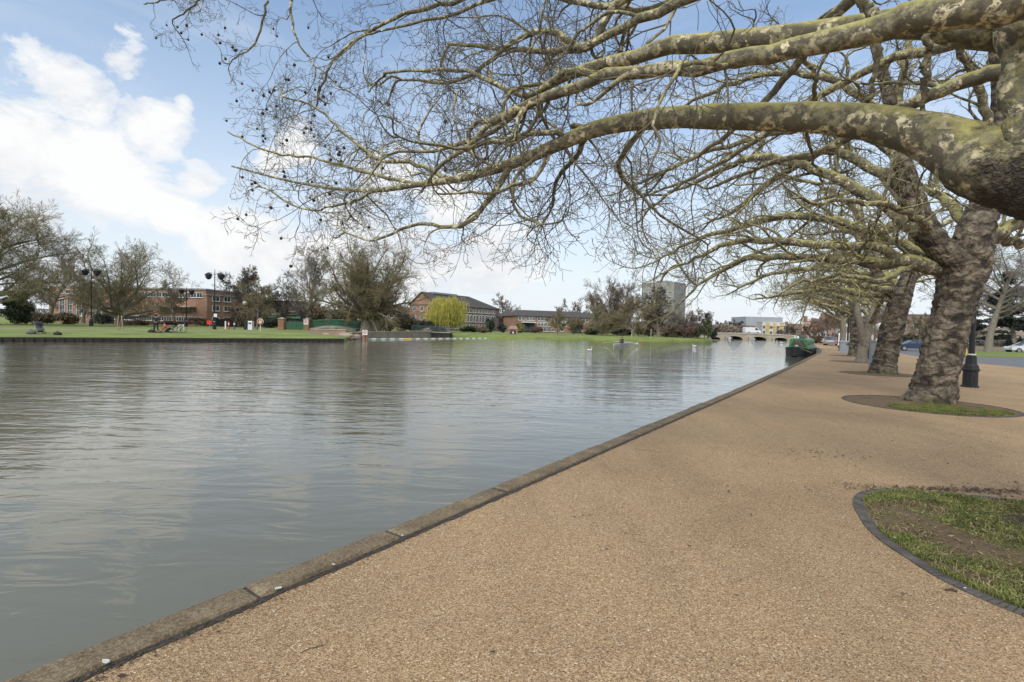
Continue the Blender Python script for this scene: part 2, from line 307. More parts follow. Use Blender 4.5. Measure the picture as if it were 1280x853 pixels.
# ------------------------------------------------------------------ mesh helpers
def link(o, parent=None):
    COL.objects.link(o)
    if parent is not None: o.parent = parent
    return o
class MB:
    def __init__(s): s.v = []; s.f = []; s.mi = []; s.m = 0; s.smooth = []; s.sm = False
    def add(s, vs, fs):
        k = len(s.v); s.v += [tuple(v) for v in vs]
        for f in fs: s.f.append(tuple(i + k for i in f)); s.mi.append(s.m); s.smooth.append(s.sm)
        return s
    def box(s, c, d, rz=0.0, taper=1.0):
        x, y, z = d[0] / 2, d[1] / 2, d[2] / 2; cs, sn = math.cos(rz), math.sin(rz); vs = []
        for sz in (-1, 1):
            t = taper if sz > 0 else 1
            for sx, sy in ((-1, -1), (1, -1), (1, 1), (-1, 1)):
                a, b_ = sx * x * t, sy * y * t
                vs.append((c[0] + a * cs - b_ * sn, c[1] + a * sn + b_ * cs, c[2] + sz * z))
        return s.add(vs, [(3, 2, 1, 0), (4, 5, 6, 7), (0, 1, 5, 4), (1, 2, 6, 5), (2, 3, 7, 6), (3, 0, 4, 7)])
    def tube(s, pts, rads, n=8, cap=True):
        pts = [Vector(p) for p in pts]
        if isinstance(rads, (int, float)): rads = [rads] * len(pts)
        vs = []; ref = None
        for i, p in enumerate(pts):
            t = (pts[min(i + 1, len(pts) - 1)] - pts[max(i - 1, 0)]).normalized()
            if ref is None:
                ref = Vector((0, 0, 1)).cross(t)
                if ref.length < 0.2: ref = Vector((1, 0, 0)).cross(t)
                ref.normalize()
            u = (ref - t * ref.dot(t)).normalized(); ref = u; w = t.cross(u)
            for k in range(n):
                a = 2 * PI * k / n; vs.append(p + (u * math.cos(a) + w * math.sin(a)) * rads[i])
        fs = []
        for i in range(len(pts) - 1):
            for k in range(n): fs.append((i * n + k, i * n + (k + 1) % n, (i + 1) * n + (k + 1) % n, (i + 1) * n + k))
        if cap: fs.append(tuple(range(n))[::-1]); fs.append(tuple((len(pts) - 1) * n + k for k in range(n)))
        return s.add(vs, fs)
    def lathe(s, prof, c=(0, 0, 0), n=16):
        vs = []
        for r, z in prof:
            for k in range(n):
                a = 2 * PI * k / n; vs.append((c[0] + r * math.cos(a), c[1] + r * math.sin(a), c[2] + z))
        fs = []
        for i in range(len(prof) - 1):
            for k in range(n): fs.append((i * n + k, i * n + (k + 1) % n, (i + 1) * n + (k + 1) % n, (i + 1) * n + k))
        fs.append(tuple(range(n))[::-1]); fs.append(tuple((len(prof) - 1) * n + k for k in range(n)))
        return s.add(vs, fs)
    def ball(s, c, r, n=10, k=6, sq=(1, 1, 1)):
        if isinstance(r, (int, float)): r = (r, r, r)
        vs = [(c[0], c[1], c[2] - r[2])]
        for i in range(1, k):
            ph = -PI / 2 + PI * i / k
            for j in range(n):
                a = 2 * PI * j / n; vs.append((c[0] + r[0] * math.cos(ph) * math.cos(a), c[1] + r[1] * math.cos(ph) * math.sin(a), c[2] + r[2] * math.sin(ph)))
        vs.append((c[0], c[1], c[2] + r[2])); fs = []
        for j in range(n): fs.append((0, 1 + (j + 1) % n, 1 + j))
        for i in range(k - 2):
            for j in range(n): fs.append((1 + i * n + j, 1 + i * n + (j + 1) % n, 1 + (i + 1) * n + (j + 1) % n, 1 + (i + 1) * n + j))
        L = len(vs) - 1
        for j in range(n): fs.append((L, 1 + (k - 2) * n + j, 1 + (k - 2) * n + (j + 1) % n))
        return s.add(vs, fs)
    def prism(s, poly, z0, z1):   # poly list of (x,y) ccw
        n = len(poly); vs = [(x, y, z0) for x, y in poly] + [(x, y, z1) for x, y in poly]
        fs = [tuple(range(n))[::-1], tuple(range(n, 2 * n))] + [(i, (i + 1) % n, n + (i + 1) % n, n + i) for i in range(n)]
        return s.add(vs, fs)
    def extr(s, prof, y0, y1):    # profile of (x,z) extruded along y
        n = len(prof); vs = [(x, y0, z) for x, z in prof] + [(x, y1, z) for x, z in prof]
        fs = [tuple(range(n)), tuple(range(n, 2 * n))[::-1]] + [(i, n + i, n + (i + 1) % n, (i + 1) % n) for i in range(n)]
        return s.add(vs, fs)
    def loft(s, secs, cap=True):
        n = len(secs[0]); vs = [p for sec in secs for p in sec]; fs = []
        for i in range(len(secs) - 1):
            for k in range(n): fs.append((i * n + k, i * n + (k + 1) % n, (i + 1) * n + (k + 1) % n, (i + 1) * n + k))
        if cap: fs.append(tuple(range(n))[::-1]); fs.append(tuple((len(secs) - 1) * n + k for k in range(n)))
        return s.add(vs, fs)
    def build(s, name, mats, parent=None, loc=None, rz=0, smooth=False, bevel=0):
        me = bpy.data.meshes.new(name); me.from_pydata(s.v, [], s.f)
        if not isinstance(mats, (list, tuple)): mats = [mats]
        for mt in mats: me.materials.append(M[mt] if isinstance(mt, str) else mt)
        if len(mats) > 1: me.polygons.foreach_set('material_index', s.mi)
        if smooth: me.polygons.foreach_set('use_smooth', [True] * len(me.polygons))
        me.validate(); me.update()
        o = bpy.data.objects.new(name, me); link(o, parent)
        if loc is not None: o.location = loc
        o.rotation_euler.z = rz
        if bevel:
            bv = o.modifiers.new('bevel', 'BEVEL'); bv.width = bevel; bv.segments = 2; bv.limit_method = 'ANGLE'
        return o
def tag(o, label=None, cat=None, group=None, kind=None):
    if label: o['label'] = label
    if cat: o['category'] = cat
    if group: o['group'] = group
    if kind: o['kind'] = kind
    return o
def empty(name, loc, rz=0.0, label=None, cat=None, group=None):
    o = bpy.data.objects.new(name, None); COL.objects.link(o); o.location = loc; o.rotation_euler = (0, 0, rz); o.empty_display_size = 0.2
    return tag(o, label, cat, group)
KIDS = {}
def children(o): return [c for c in COL.objects if c.parent == o]
def copy_tree(o, parent=None, loc=None, rz=None, scale=None, label=None):
    kids = children(o)
    c = o.copy(); COL.objects.link(c); c.parent = parent
    if loc is not None: c.location = loc
    if rz is not None: c.rotation_euler.z = rz
    if scale is not None: c.scale = (scale,) * 3 if isinstance(scale, (int, float)) else scale
    if label: c['label'] = label
    for k in kids: copy_tree(k, c)
    return c
def raw_mesh(name, V, Q, mat, smooth=True, parent=None):
    me = bpy.data.meshes.new(name); V = np.asarray(V, dtype=np.float32).reshape(-1, 3); Q = np.asarray(Q, dtype=np.int32)
    k = Q.shape[1]
    me.vertices.add(len(V)); me.vertices.foreach_set('co', V.ravel())
    me.loops.add(Q.size); me.loops.foreach_set('vertex_index', Q.ravel())
    me.polygons.add(len(Q)); me.polygons.foreach_set('loop_start', np.arange(len(Q), dtype=np.int32) * k); 
    if smooth: me.polygons.foreach_set('use_smooth', np.ones(len(Q), dtype=bool))
    me.materials.append(M[mat] if isinstance(mat, str) else mat)
    me.update(calc_edges=True)
    o = bpy.data.objects.new(name, me); link(o, parent); return o

# ------------------------------------------------------------------ vectorised branch growth
def norm(a): return a / np.maximum(np.linalg.norm(a, axis=-1, keepdims=True), 1e-9)
def grow(rng, st, di, ln, ra, S, wander=0.15, smooth=0.5, trop=0.0, taper=0.35, tropv=(0, 0, 1), endup=0.0):
    N = len(st); P = np.zeros((N, S + 1, 3)); P[:, 0] = st; d = norm(di.copy()); ds = (ln / S)[:, None]
    w = np.zeros((N, 3)); tv = np.array(tropv)
    for i in range(S):
        w = smooth * w + rng.normal(size=(N, 3)) * wander
        d = norm(d + w + tv * (trop + endup * (i / S)))
        P[:, i + 1] = P[:, i] + d * ds
    t = np.linspace(0, 1, S + 1)[None]
    Rr = ra[:, None] * (1 - (1 - taper) * t)
    return P, Rr, ln
def spawn(rng, lev, per, t0=0.2, t1=1.0, ang=(35, 70), lf=(0.3, 0.6), rf=0.6, tipred=0.6, rmax=None, minlen=0.0, tipone=True, up=0.0, power=1.0):
    P, Rr, ln = lev; N, S1, _ = P.shape
    if np.isscalar(per): cnt = np.full(N, per) 
    else: cnt = per
    cnt = np.floor(cnt + rng.random(N)).astype(int)
    idx = np.repeat(np.arange(N), cnt); K = len(idx)
    t = t0 + (t1 - t0) * rng.random(K) ** power
    if tipone:
        idx = np.concatenate([idx, np.arange(N), np.arange(N)]); t = np.concatenate([t, np.full(2 * N, 0.995)]); K = len(idx)
    f = t * (S1 - 1); i0 = np.minimum(f.astype(int), S1 - 2); fr = (f - i0)[:, None]
    st = P[idx, i0] * (1 - fr) + P[idx, i0 + 1] * fr
    tan = norm(P[idx, i0 + 1] - P[idx, i0])
    rnd = rng.normal(size=(K, 3)); rnd[:, 2] += up; perp = norm(rnd - tan * (rnd * tan).sum(1, keepdims=True))
    a = np.radians(rng.uniform(ang[0], ang[1], K))[:, None]
    if tipone: a[-2 * N:] *= 0.5
    d = tan * np.cos(a) + perp * np.sin(a)
    L = ln[idx] * rng.uniform(lf[0], lf[1], K) * (1 - tipred * t)
    if tipone: L[-2 * N:] = ln[idx[-2 * N:]] * rng.uniform(lf[0], lf[1], 2 * N) * 0.7
    rp = Rr[idx, i0]; r = rp * rf * rng.uniform(0.75, 1.0, K)
    if tipone: r[-2 * N:] = rp[-2 * N:] * 0.92
    if rmax: r = np.minimum(r, rmax)
    keep = L > minlen
    return st[keep], d[keep], L[keep], r[keep]
def tubes(levs, name, mat, parent, rmin=0.0, smooth=True, mi=None):
    VV = []; QQ = []; off = 0; MI = []
    for li, ((P, Rr, ln), sides) in enumerate(levs):
        N, S1, _ = P.shape
        T = np.zeros_like(P); T[:, 1:-1] = P[:, 2:] - P[:, :-2]; T[:, 0] = P[:, 1] - P[:, 0]; T[:, -1] = P[:, -1] - P[:, -2]; T = norm(T)
        mean = norm(P[:, -1] - P[:, 0]); ref = np.cross(mean, np.array([0.3, 0.5, 0.81])); bad = np.linalg.norm(ref, axis=1) < 0.2
        ref[bad] = np.cross(mean[bad], np.array([1., 0, 0])); ref = norm(ref)[:, None, :]
        Uu = norm(ref - T * (ref * T).sum(-1, keepdims=True)); W = np.cross(T, Uu)
        a = np.arange(sides) * 2 * PI / sides
        rr = np.maximum(Rr, rmin)[:, :, None, None]
        V = P[:, :, None, :] + (Uu[:, :, None, :] * np.cos(a)[None, None, :, None] + W[:, :, None, :] * np.sin(a)[None, None, :, None]) * rr
        base = (np.arange(N)[:, None, None] * S1 + np.arange(S1 - 1)[None, :, None]) * sides
        k = np.arange(sides)[None, None, :]; k2 = (k + 1) % sides
        Q = np.stack([base + k, base + k2, base + sides + k2, base + sides + k], -1).reshape(-1, 4) + off
        VV.append(V.reshape(-1, 3)); QQ.append(Q); off += N * S1 * sides
        MI.append(np.full(len(Q), mi[li] if mi else 0, dtype=np.int32))
    o = raw_mesh(name, np.concatenate(VV), np.concatenate(QQ), mat[0] if mi else mat, smooth, parent)
    if mi:
        for m_ in mat[1:]: o.data.materials.append(M[m_])
        o.data.polygons.foreach_set('material_index', np.concatenate(MI))
    return o
def spline(pts, S):
    """Catmull-Rom resample rows of (x,y,z,r) to S+1 rows"""
    A = np.array(pts, float); A = np.vstack([2 * A[0] - A[1], A, 2 * A[-1] - A[-2]]); n = len(pts) - 1
    out = []
    for s in np.linspace(0, n - 1e-6, S + 1):
        i = int(s); t = s - i; p0, p1, p2, p3 = A[i:i + 4]
        out.append(0.5 * ((2 * p1) + (-p0 + p2) * t + (2 * p0 - 5 * p1 + 4 * p2 - p3) * t * t + (-p0 + 3 * p1 - 3 * p2 + p3) * t ** 3))
    return np.array(out)
def guided(limbs, S):
    """limbs: lists of world (x,y,z,r)"""
    A = np.stack([spline(l, S) for l in limbs])
    P = A[:, :, :3]; ln = np.linalg.norm(np.diff(P, axis=1), axis=2).sum(1)
    return P, np.maximum(A[:, :, 3], 0.004), ln
def pxl(rows):  # (px, py, depth, thickness px) -> world
    return [(*at(x, y, Y), th * Y / FPX / 2) for x, y, Y, th in rows]
def cat(*levs): return tuple(np.concatenate([l[i] for l in levs]) for i in range(3))

def burr_tube(name, rows, mat, parent, n=56, S=90, amp=0.10, flare=0.5, wr=1.0, seed=0):
    """trunk with lumps, horizontal wrinkles and root flare. rows: (x,y,z,r)"""
    A = spline(rows, S); V = []
    z0 = rows[0][2]
    L = 0
    for i in range(S + 1):
        p = Vector(A[i, :3]); t = Vector(A[min(i + 1, S), :3] - A[max(i - 1, 0), :3]).normalized()
        u = Vector((1, 0, 0)); u = (u - t * u.dot(t)).normalized(); w = t.cross(u); r = A[i, 3]
        hh = p.z - z0
        fl = flare * math.exp(-max(hh, 0) / 0.32)
        for k in range(n):
            a = 2 * PI * k / n
            q = Vector((math.cos(a) * 1.6, math.sin(a) * 1.6, hh * 1.0 + seed * 7.3))
            lump = mnoise.noise(q * 0.9) * 1.3
            qq = Vector((q.x * 1.9, q.y * 1.9, hh * 4.6 + seed + 0.9 * mnoise.noise(q * 1.7)))
            dv_ = mnoise.voronoi(qq * 1.25)[0]; knob = 1 - min(1.0, dv_[0] * 1.25); crack = min(1.0, (dv_[1] - dv_[0]) * 3.0)
            wrin = mnoise.noise(Vector((q.x * 1.2, q.y * 1.2, hh * 5.0 + seed))); ridge = wrin * .8
            fine = mnoise.fractal(Vector((q.x * 5, q.y * 5, hh * 11 + seed)), 1.0, 2.0, 3)
            roots = fl * (0.75 + 0.55 * math.cos(5 * a + seed) + 0.35 * math.cos(3 * a + 2 * seed))
            rr = r * (1 + amp * (lump * 0.9 - .7 + wr * (0.7 * ridge + 1.6 * knob * (.3 + .7 * crack)) + 0.35 * fine) + max(roots, -0.05))
            V.append(p + (u * math.cos(a) + w * math.sin(a)) * rr)
    V = np.array([tuple(v) for v in V])
    Q = np.array([(i * n + k, i * n + (k + 1) % n, (i + 1) * n + (k + 1) % n, (i + 1) * n + k) for i in range(S) for k in range(n)])
    return raw_mesh(name, V, Q, mat, True, parent)

# generic bare tree -----------------------------------------------------------
def bare_tree(name, label, cat_, loc, H, W, seed, mat_b='bark_grey', mat_t='twig_brown', trunk_r=0.35, trunk_h=0.25, nl=9, limb_ang=(15, 60), limb_el=(8, 88),
              dens=1.0, wander=0.095, trop=0.04, twig_r=0.011, group=None, lean=(0, 0), droop=0.0, rz=0.0, stems=1, levels=4, fuzz=1.0):
    rng = np.random.default_rng(seed)
    root = empty(name, loc, rz, label, cat_, group)
    hub = max(trunk_h * H, 0.5); zt_ = H * (0.62 if stems == 1 else 0.45)
    l0 = grow(rng, np.array([[0, 0, -.15]]), np.array([[lean[0], lean[1], 1.0]]), np.array([zt_ + .15]), np.array([trunk_r]), 16, 0.03, 0.5, 0.02, 0.45)
    l0[1][0, 0] *= 1.4; l0[1][0, 1] *= 1.1
    n1 = int(nl * 1.5)
    k = (np.arange(n1) + rng.random(n1) * .8) / n1
    e0, e1 = math.sin(R_(limb_el[0])), math.sin(R_(min(limb_el[1], 85))); el = np.arcsin(e0 + (e1 - e0) * k); az = np.arange(n1) * 2.399 + rng.normal(size=n1) * .3
    d = np.stack([np.cos(az) * np.cos(el), np.sin(az) * np.cos(el), np.sin(el)], 1)
    hz = hub + (zt_ - hub) * np.clip(k * (0.9 if stems == 1 else .35) + rng.normal(size=n1) * .05, 0, 1)
    f = (hz + .15) / (zt_ + .15) * 16; i0 = np.clip(f.astype(int), 0, 15); fr = (f - i0)[:, None]
    s = l0[0][0, i0] * (1 - fr) + l0[0][0, i0 + 1] * fr
    tf_ = trunk_h * .75; ex = np.array([W / 2, W / 2, H * (.5 - tf_ / 2)]); cz = np.array([lean[0] * H * .5, lean[1] * H * .5, H * (.5 + tf_ / 2)]); o_ = (s - cz) / ex; dv = d / ex
    A = (dv ** 2).sum(1); B = 2 * (o_ * dv).sum(1); Cc = (o_ ** 2).sum(1) - 1; disc = np.maximum(B * B - 4 * A * Cc, 0.01)
    L = np.clip((-B + np.sqrt(disc)) / (2 * A), 0.10 * H, 0.95 * max(H, W)) * rng.uniform(0.70, 0.97, n1)
    r = trunk_r * rng.uniform(.28, .5, n1) * (1 - .35 * k) * (1.25 if stems > 1 else 1)
    l1 = grow(rng, s, d, L, r, 10, wander, 0.5, trop * .5, 0.16)
    s, d, L, r = spawn(rng, l1, 11 * dens, 0.15, 1, (28, 68), (0.28, 0.44), 0.5, 0.35, up=.25, power=.75)
    l2 = grow(rng, s, d, L, r, 6, wander * 1.2, 0.4, trop - droop, 0.3)
    s, d, L, r = spawn(rng, l2, 6 * dens, 0.1, 1, (28, 68), (0.36, 0.60), 0.5, 0.35, up=.1, power=.85)
    l3 = grow(rng, s, d, L, r, 4, wander * 1.5, 0.3, trop * .7 - droop, 0.4)
    levs = [(l2, 4), (l3, 3)]
    if levels >= 4:
        s, d, L, r = spawn(rng, l3, 3.4 * dens * fuzz, 0.1, 1, (20, 60), (0.5, 0.85), 0.6, 0.3)
        l4 = grow(rng, s, d, L, np.maximum(r, twig_r * 0.6), 3, wander * 2, 0.2, trop * 0.5 - droop * 1.5, 0.6)
        levs.append((l4, 3))
    tubes([(l0, 14), (l1, 7)], 'trunk', mat_b, root)
    tubes(levs, 'crown', mat_t, root, rmin=twig_r)
    return root

def leaf_cloud(name, C_, Rr, n, size, mat, parent, seed, clumps=14, hang=False, flat=1.0):
    """small leaf faces in clumps filling an ellipsoid: C_ centre, Rr radii"""
    rng = np.random.default_rng(seed)
    cl = norm(rng.normal(size=(clumps, 3))) * (rng.random((clumps, 1)) ** 0.45) * 0.85
    cs = rng.uniform(0.22, 0.45, clumps)
    k = rng.integers(0, clumps, n)
    q = cl[k] + rng.normal(size=(n, 3)) * cs[k][:, None] * 0.5
    p = np.array(C_) + q * np.array(Rr)
    p[:, 2] = np.maximum(p[:, 2], 0.02)
    u = norm(rng.normal(size=(n, 3))); w = norm(np.cross(u, rng.normal(size=(n, 3))))
    u[:, 2] *= flat
    s = size * rng.uniform(0.5, 1.3, (n, 1))
    V = np.stack([p - u * s - w * s * .55, p + u * s - w * s * .55, p + u * s + w * s * .55, p - u * s + w * s * .55], 1)
    Q = np.arange(4 * n).reshape(n, 4)
    return raw_mesh(name, V, Q, mat, False, parent)
def shrub(name, label, cat_, px, Y, base, w, d, h, mat, seed, n=2600, size=0.09, group=None, stem=True, clumps=12, fill=None):
    x = at(px, 410, Y)[0]
    root = empty(name, (x, Y, base), 0, label, cat_, group)
    leaf_cloud('foliage', (0, 0, h * 0.52), (w / 2, d / 2, h * 0.5), n, size, mat, root, seed, clumps)
    rng = np.random.default_rng(seed + 5)
    k = 9
    dirs = norm(np.stack([rng.normal(size=k) * w * .3, rng.normal(size=k) * d * .3, np.full(k, h)], 1))
    l = grow(rng, np.tile([0, 0, -0.05], (k, 1)) + rng.normal(size=(k, 3)) * [w * .12, d * .12, 0], dirs, np.full(k, h * .85), np.full(k, 0.03 + h * 0.008), 5, .1, .4)
    tubes([(l, 4)], 'stem', 'bark_grey', root)
    return root
# ------------------------------------------------------------------ world, sun
SUN_EL, SUN_AZ = 42, 205      # azimuth measured clockwise from +Y
w = bpy.data.worlds.new('World'); scene.world = w; w.use_nodes = True
nt = NT(w); bg = w.node_tree.nodes['Background']; out = w.node_tree.nodes['World Output']
sky = nt.n.new('ShaderNodeTexSky'); sky.sky_type = 'NISHITA'; sky.sun_disc = False
sky.sun_elevation = R_(SUN_EL); sky.sun_rotation = R_(SUN_AZ); sky.air_density = 1.0; sky.dust_density = 1.2; sky.ozone_density = 1.6
hs = nt.n.new('ShaderNodeHueSaturation'); hs.inputs['Saturation'].default_value = 1.1; hs.inputs['Value'].default_value = 1.2; nt.link(sky.outputs[0], hs.inputs['Color'])
nt.link(nt.mix(1.0, hs.outputs[0], (0.84, 1.06, 1.12), 'MULTIPLY'), bg.inputs['Color']); bg.inputs['Strength'].default_value = 0.15
tc = nt.n.new('ShaderNodeTexCoord'); D = tc.outputs['Generated']
sx = nt.n.new('ShaderNodeSeparateXYZ'); nt.link(D, sx.inputs[0])
st3 = nt.mapping(D, (1, 1, 1.7))
n_big = nt.noise(st3, 3.2, 8, 0.58, 0.35)
n_det = nt.noise(st3, 9, 9, 0.62, 0.3)
lobes = [(30, 190, 100), (95, 110, 62), (150, 78, 34), (190, 160, 55), (120, 215, 95), (40, 270, 70), (215, 262, 36), (250, 225, 30), (300, 300, 60), (350, 310, 40),
         (368, 182, 26), (345, 200, 22), (470, 215, 34), (500, 205, 24), (455, 290, 55), (560, 262, 40), (610, 325, 55), (400, 330, 50), (520, 330, 60), (230, 130, 14)]
acc = None
for px, py, r in lobes:
    v = ray(px, py); v = v / np.linalg.norm(v)
    c2 = 1 / (1 + ((px - 640) / FPX) ** 2)
    rad = r / FPX * c2 ** 0.8
    dn = nt.n.new('ShaderNodeVectorMath'); dn.operation = 'DISTANCE'; nt.link(D, dn.inputs[0]); dn.inputs[1].default_value = tuple(v)
    g = nt.math('SUBTRACT', 1.0, nt.math('DIVIDE', dn.outputs['Value'], rad * 1.9), clamp=True)
    acc = g if acc is None else nt.math('MAXIMUM', acc, g)
# elsewhere in the sky (behind the camera, right) a few broken clouds too
dens = nt.math('ADD', nt.math('MULTIPLY', acc, 1.0), nt.math('MULTIPLY', nt.math('SUBTRACT', n_det, 0.5), 1.75))
dens = nt.math('ADD', dens, nt.math('MULTIPLY', nt.math('SUBTRACT', n_big, 0.5), 0.55))
mask = nt.ramp(dens, [(0.44, (0, 0, 0)), (0.56, (.62, .62, .62)), (0.78, (1, 1, 1))])
behind = nt.math('MULTIPLY', nt.ramp(nt.math('MULTIPLY', sx.outputs[1], -1.0), [(0.0, (0, 0, 0)), (0.3, (1, 1, 1))]), nt.ramp(n_big, [(0.46, (0, 0, 0)), (0.60, (1, 1, 1))]))
wisp = nt.math('MULTIPLY', nt.ramp(nt.noise(nt.mapping(D, (1.3, 1.0, 3.5), (0.2, 0.1, 0.5)), 2.6, 9, 0.62, 0.7), [(0.48, (0, 0, 0)), (0.78, (1, 1, 1))]), 0.30)
over = nt.math('MULTIPLY', nt.ramp(sx.outputs[2], [(0.60, (0, 0, 0)), (0.75, (1, 1, 1))]), nt.ramp(n_big, [(0.40, (0, 0, 0)), (0.52, (1, 1, 1))]))  # unseen cloud overhead, added to whiten the water reflection and ambient light
mask = nt.math('MAXIMUM', nt.math('MAXIMUM', mask, nt.math('MAXIMUM', behind, over)), wisp)
shade = nt.ramp(nt.math('ADD', nt.math('MULTIPLY', n_big, 0.5), nt.math('ADD', nt.math('MULTIPLY', sx.outputs[2], 0.35), nt.math('MULTIPLY', n_det, 0.5))), [(0.40, (0.70, 0.725, 0.775)), (0.51, (0.84, 0.86, 0.89)), (0.63, (1.0, 1.0, 0.995))])
elev = sx.outputs[2]
haze = nt.ramp(elev, [(0.0, (1, 1, 1)), (0.10, (0.86,) * 3), (0.22, (0.68,) * 3), (0.36, (0.40,) * 3), (0.52, (0.18,) * 3), (0.9, (0.12,) * 3)])
bgh = nt.n.new('ShaderNodeBackground'); bgh.inputs[0].default_value = (0.87, 0.915, 0.965, 1); bgh.inputs[1].default_value = 1.0
bgc = nt.n.new('ShaderNodeBackground'); nt.link(shade, bgc.inputs[0]); bgc.inputs[1].default_value = 1.0
m1 = nt.n.new('ShaderNodeMixShader'); nt.link(haze, m1.inputs[0]); nt.link(bg.outputs[0], m1.inputs[1]); nt.link(bgh.outputs[0], m1.inputs[2])
m2 = nt.n.new('ShaderNodeMixShader'); nt.link(nt.math('MULTIPLY', mask, 0.96), m2.inputs[0]); nt.link(m1.outputs[0], m2.inputs[1]); nt.link(bgc.outputs[0], m2.inputs[2])
nt.link(m2.outputs[0], out.inputs[0])
sl = bpy.data.lights.new('sun', 'SUN'); sl.energy = 2.7; sl.angle = R_(38); sl.color = (1.0, 0.95, 0.87)
so = bpy.data.objects.new('sun', sl); COL.objects.link(so)
sd = Vector((math.sin(R_(SUN_AZ)) * math.cos(R_(SUN_EL)), math.cos(R_(SUN_AZ)) * math.cos(R_(SUN_EL)), math.sin(R_(SUN_EL))))
so.rotation_euler = sd.to_track_quat('Z', 'Y').to_euler()
scene.view_settings.view_transform = 'Standard'; scene.view_settings.look = 'None'; scene.view_settings.exposure = 0; scene.view_settings.gamma = 1

# ------------------------------------------------------------------ ground
WZ = -0.4
def resample(poly, step):
    out_ = []
    for a, b_ in zip(poly[:-1], poly[1:]):
        a, b_ = np.array(a, float), np.array(b_, float); L = np.linalg.norm(b_ - a); k = max(1, int(L / step))
        for i in range(k): out_.append(a + (b_ - a) * i / k)
    out_.append(np.array(poly[-1], float)); return out_
def smoothline(pts, S):
    return spline([(x, y, 0, 0) for x, y in pts], S)[:, :2]
def flat_poly(name, pts, z, mat, label=None, kind='structure', parent=None, skirt=0):
    pl = [Vector((p[0], p[1], 0)) for p in pts]
    tr = tessellate_polygon([pl])
    mb = MB(); fs = []
    for t in tr:
        a, b_, c = (pl[i] for i in t)
        fs.append(t if (b_ - a).cross(c - a).z > 0 else t[::-1])
    mb.add([(p.x, p.y, z) for p in pl], fs)
    if skirt:
        n = len(pl)
        for i in range(n):
            a, b_ = pl[i], pl[(i + 1) % n]
            mb.add([(a.x, a.y, z), (b_.x, b_.y, z), (b_.x, b_.y, z - skirt), (a.x, a.y, z - skirt)], [(0, 1, 2, 3)])
    o = mb.build(name, mat, parent); tag(o, kind=kind)
    return o
# riverbed sheet reaching the horizon, water, land sheets
mb = MB(); mb.add([(-4000, -600, -1.6), (4000, -600, -1.6), (4000, 5000, -1.6), (-4000, 5000, -1.6)], [(0, 1, 2, 3)])
tag(mb.build('riverbed', 'soil'), kind='structure')
mb = MB(); mb.add([(-900, -500, WZ), (500, -500, WZ), (500, 900, WZ), (-900, 900, WZ)], [(0, 1, 2, 3)])
tag(mb.build('river_water', 'water'), kind='structure')

LB = [(-420, -278), (-110, -23.5), (-37.5, 36.3), (-30.1, 42.4), (-17.8, 52.5), (-20.3, 62), (-19.6, 70), (-14.4, 88.6), (-5, 88.3), (2.85, 89), (17.7, 92), (30, 96), (37.2, 100.2), (44, 109), (50, 124), (59, 150), (72, 190), (120, 320), (260, 700), (900, 4500)]
rows = [(0, -1.2), (0, -0.06), (0.12, -0.03), (2.5, 0.06), (6, 0.2), (10, 0.3), (60, 0.3), (300, 0.3), (4500, 0.3)]
LBr = resample(LB[:3], 40)[:-1] + resample(LB[2:14], 2.0)[:-1] + resample(LB[13:], 60)
V = []; nr = len(rows); dl = np.array([-.707, .707])
for i, p in enumerate(LBr):
    for off, z in rows:
        q = p + dl * off; V.append((q[0], q[1], z))
Q = [(i * nr + j, (i + 1) * nr + j, (i + 1) * nr + j + 1, i * nr + j + 1) for i in range(len(LBr) - 1) for j in range(nr - 1)]
o = raw_mesh('park_lawn', V, Q, 'lawn', False); tag(o, kind='structure')
def zl(x, y):
    """lawn height: distance from the bank measured along dl"""
    best = 0.3
    for off in np.linspace(0, 12, 49):
        qx, qy = x + .707 * off, y - .707 * off
        for a, b_ in zip(LB[1:13], LB[2:14]):
            den = (b_[0] - a[0])
            if a[0] <= qx <= b_[0] and den > 0.01:
                yy = a[1] + (b_[1] - a[1]) * (qx - a[0]) / den
                if yy >= qy - 0.2: return float(np.interp(off, [0, .12, 2.5, 6, 10], [-.06, -.03, .06, .2, .3]))
    return best

QO = [(-48, -63), (-2.2, 2.07), (-0.95, 3.79), (0.62, 5.97), (6.08, 13.6), (17.13, 29.4), (27.7, 44.8), (35, 56.5), (44, 74), (61, 106), (85, 149), (112, 205), (200, 400), (420, 900), (1500, 4500)]
QOs = [np.array(p, float) for p in resample(QO[:7], 1.2)] + [np.array(p, float) for p in resample(QO[6:], 12)][1:]
def offs(line, d):
    out_ = []
    for i, p in enumerate(line):
        t = line[min(i + 1, len(line) - 1)] - line[max(i - 1, 0)]; t = t / np.linalg.norm(t)
        out_.append(p + np.array([t[1], -t[0]]) * d)
    return out_
QI = offs(QOs, 0.235)
ROAD_N = [(22, -70), (24, 0), (27, 18), (29.4, 28.4), (30.6, 33.4), (33.4, 40.9), (42, 56), (60, 84), (100, 146), (130, 195), (230, 390), (470, 900), (1600, 4500)]
last = len(QI)
prom = [tuple(p) for p in QI] + ROAD_N[::-1]
flat_poly('promenade_path', prom, 0.0, 'path')
# wide ground under the road and town on the near side
ge = [tuple(p + np.array([2.0, -1.0])) for p in offs(QOs, 4.0)]
flat_poly('ground', [(g[0], g[1]) for g in ge] + [(6000, 4500), (6000, -500), (-40, -500)], -0.13, 'far_ground')
far_side = offs([np.array(p, float) for p in ROAD_N], 60)
flat_poly('road', [tuple(p) for p in ROAD_N] + [tuple(p) for p in far_side[::-1]], -0.10, 'asphalt')
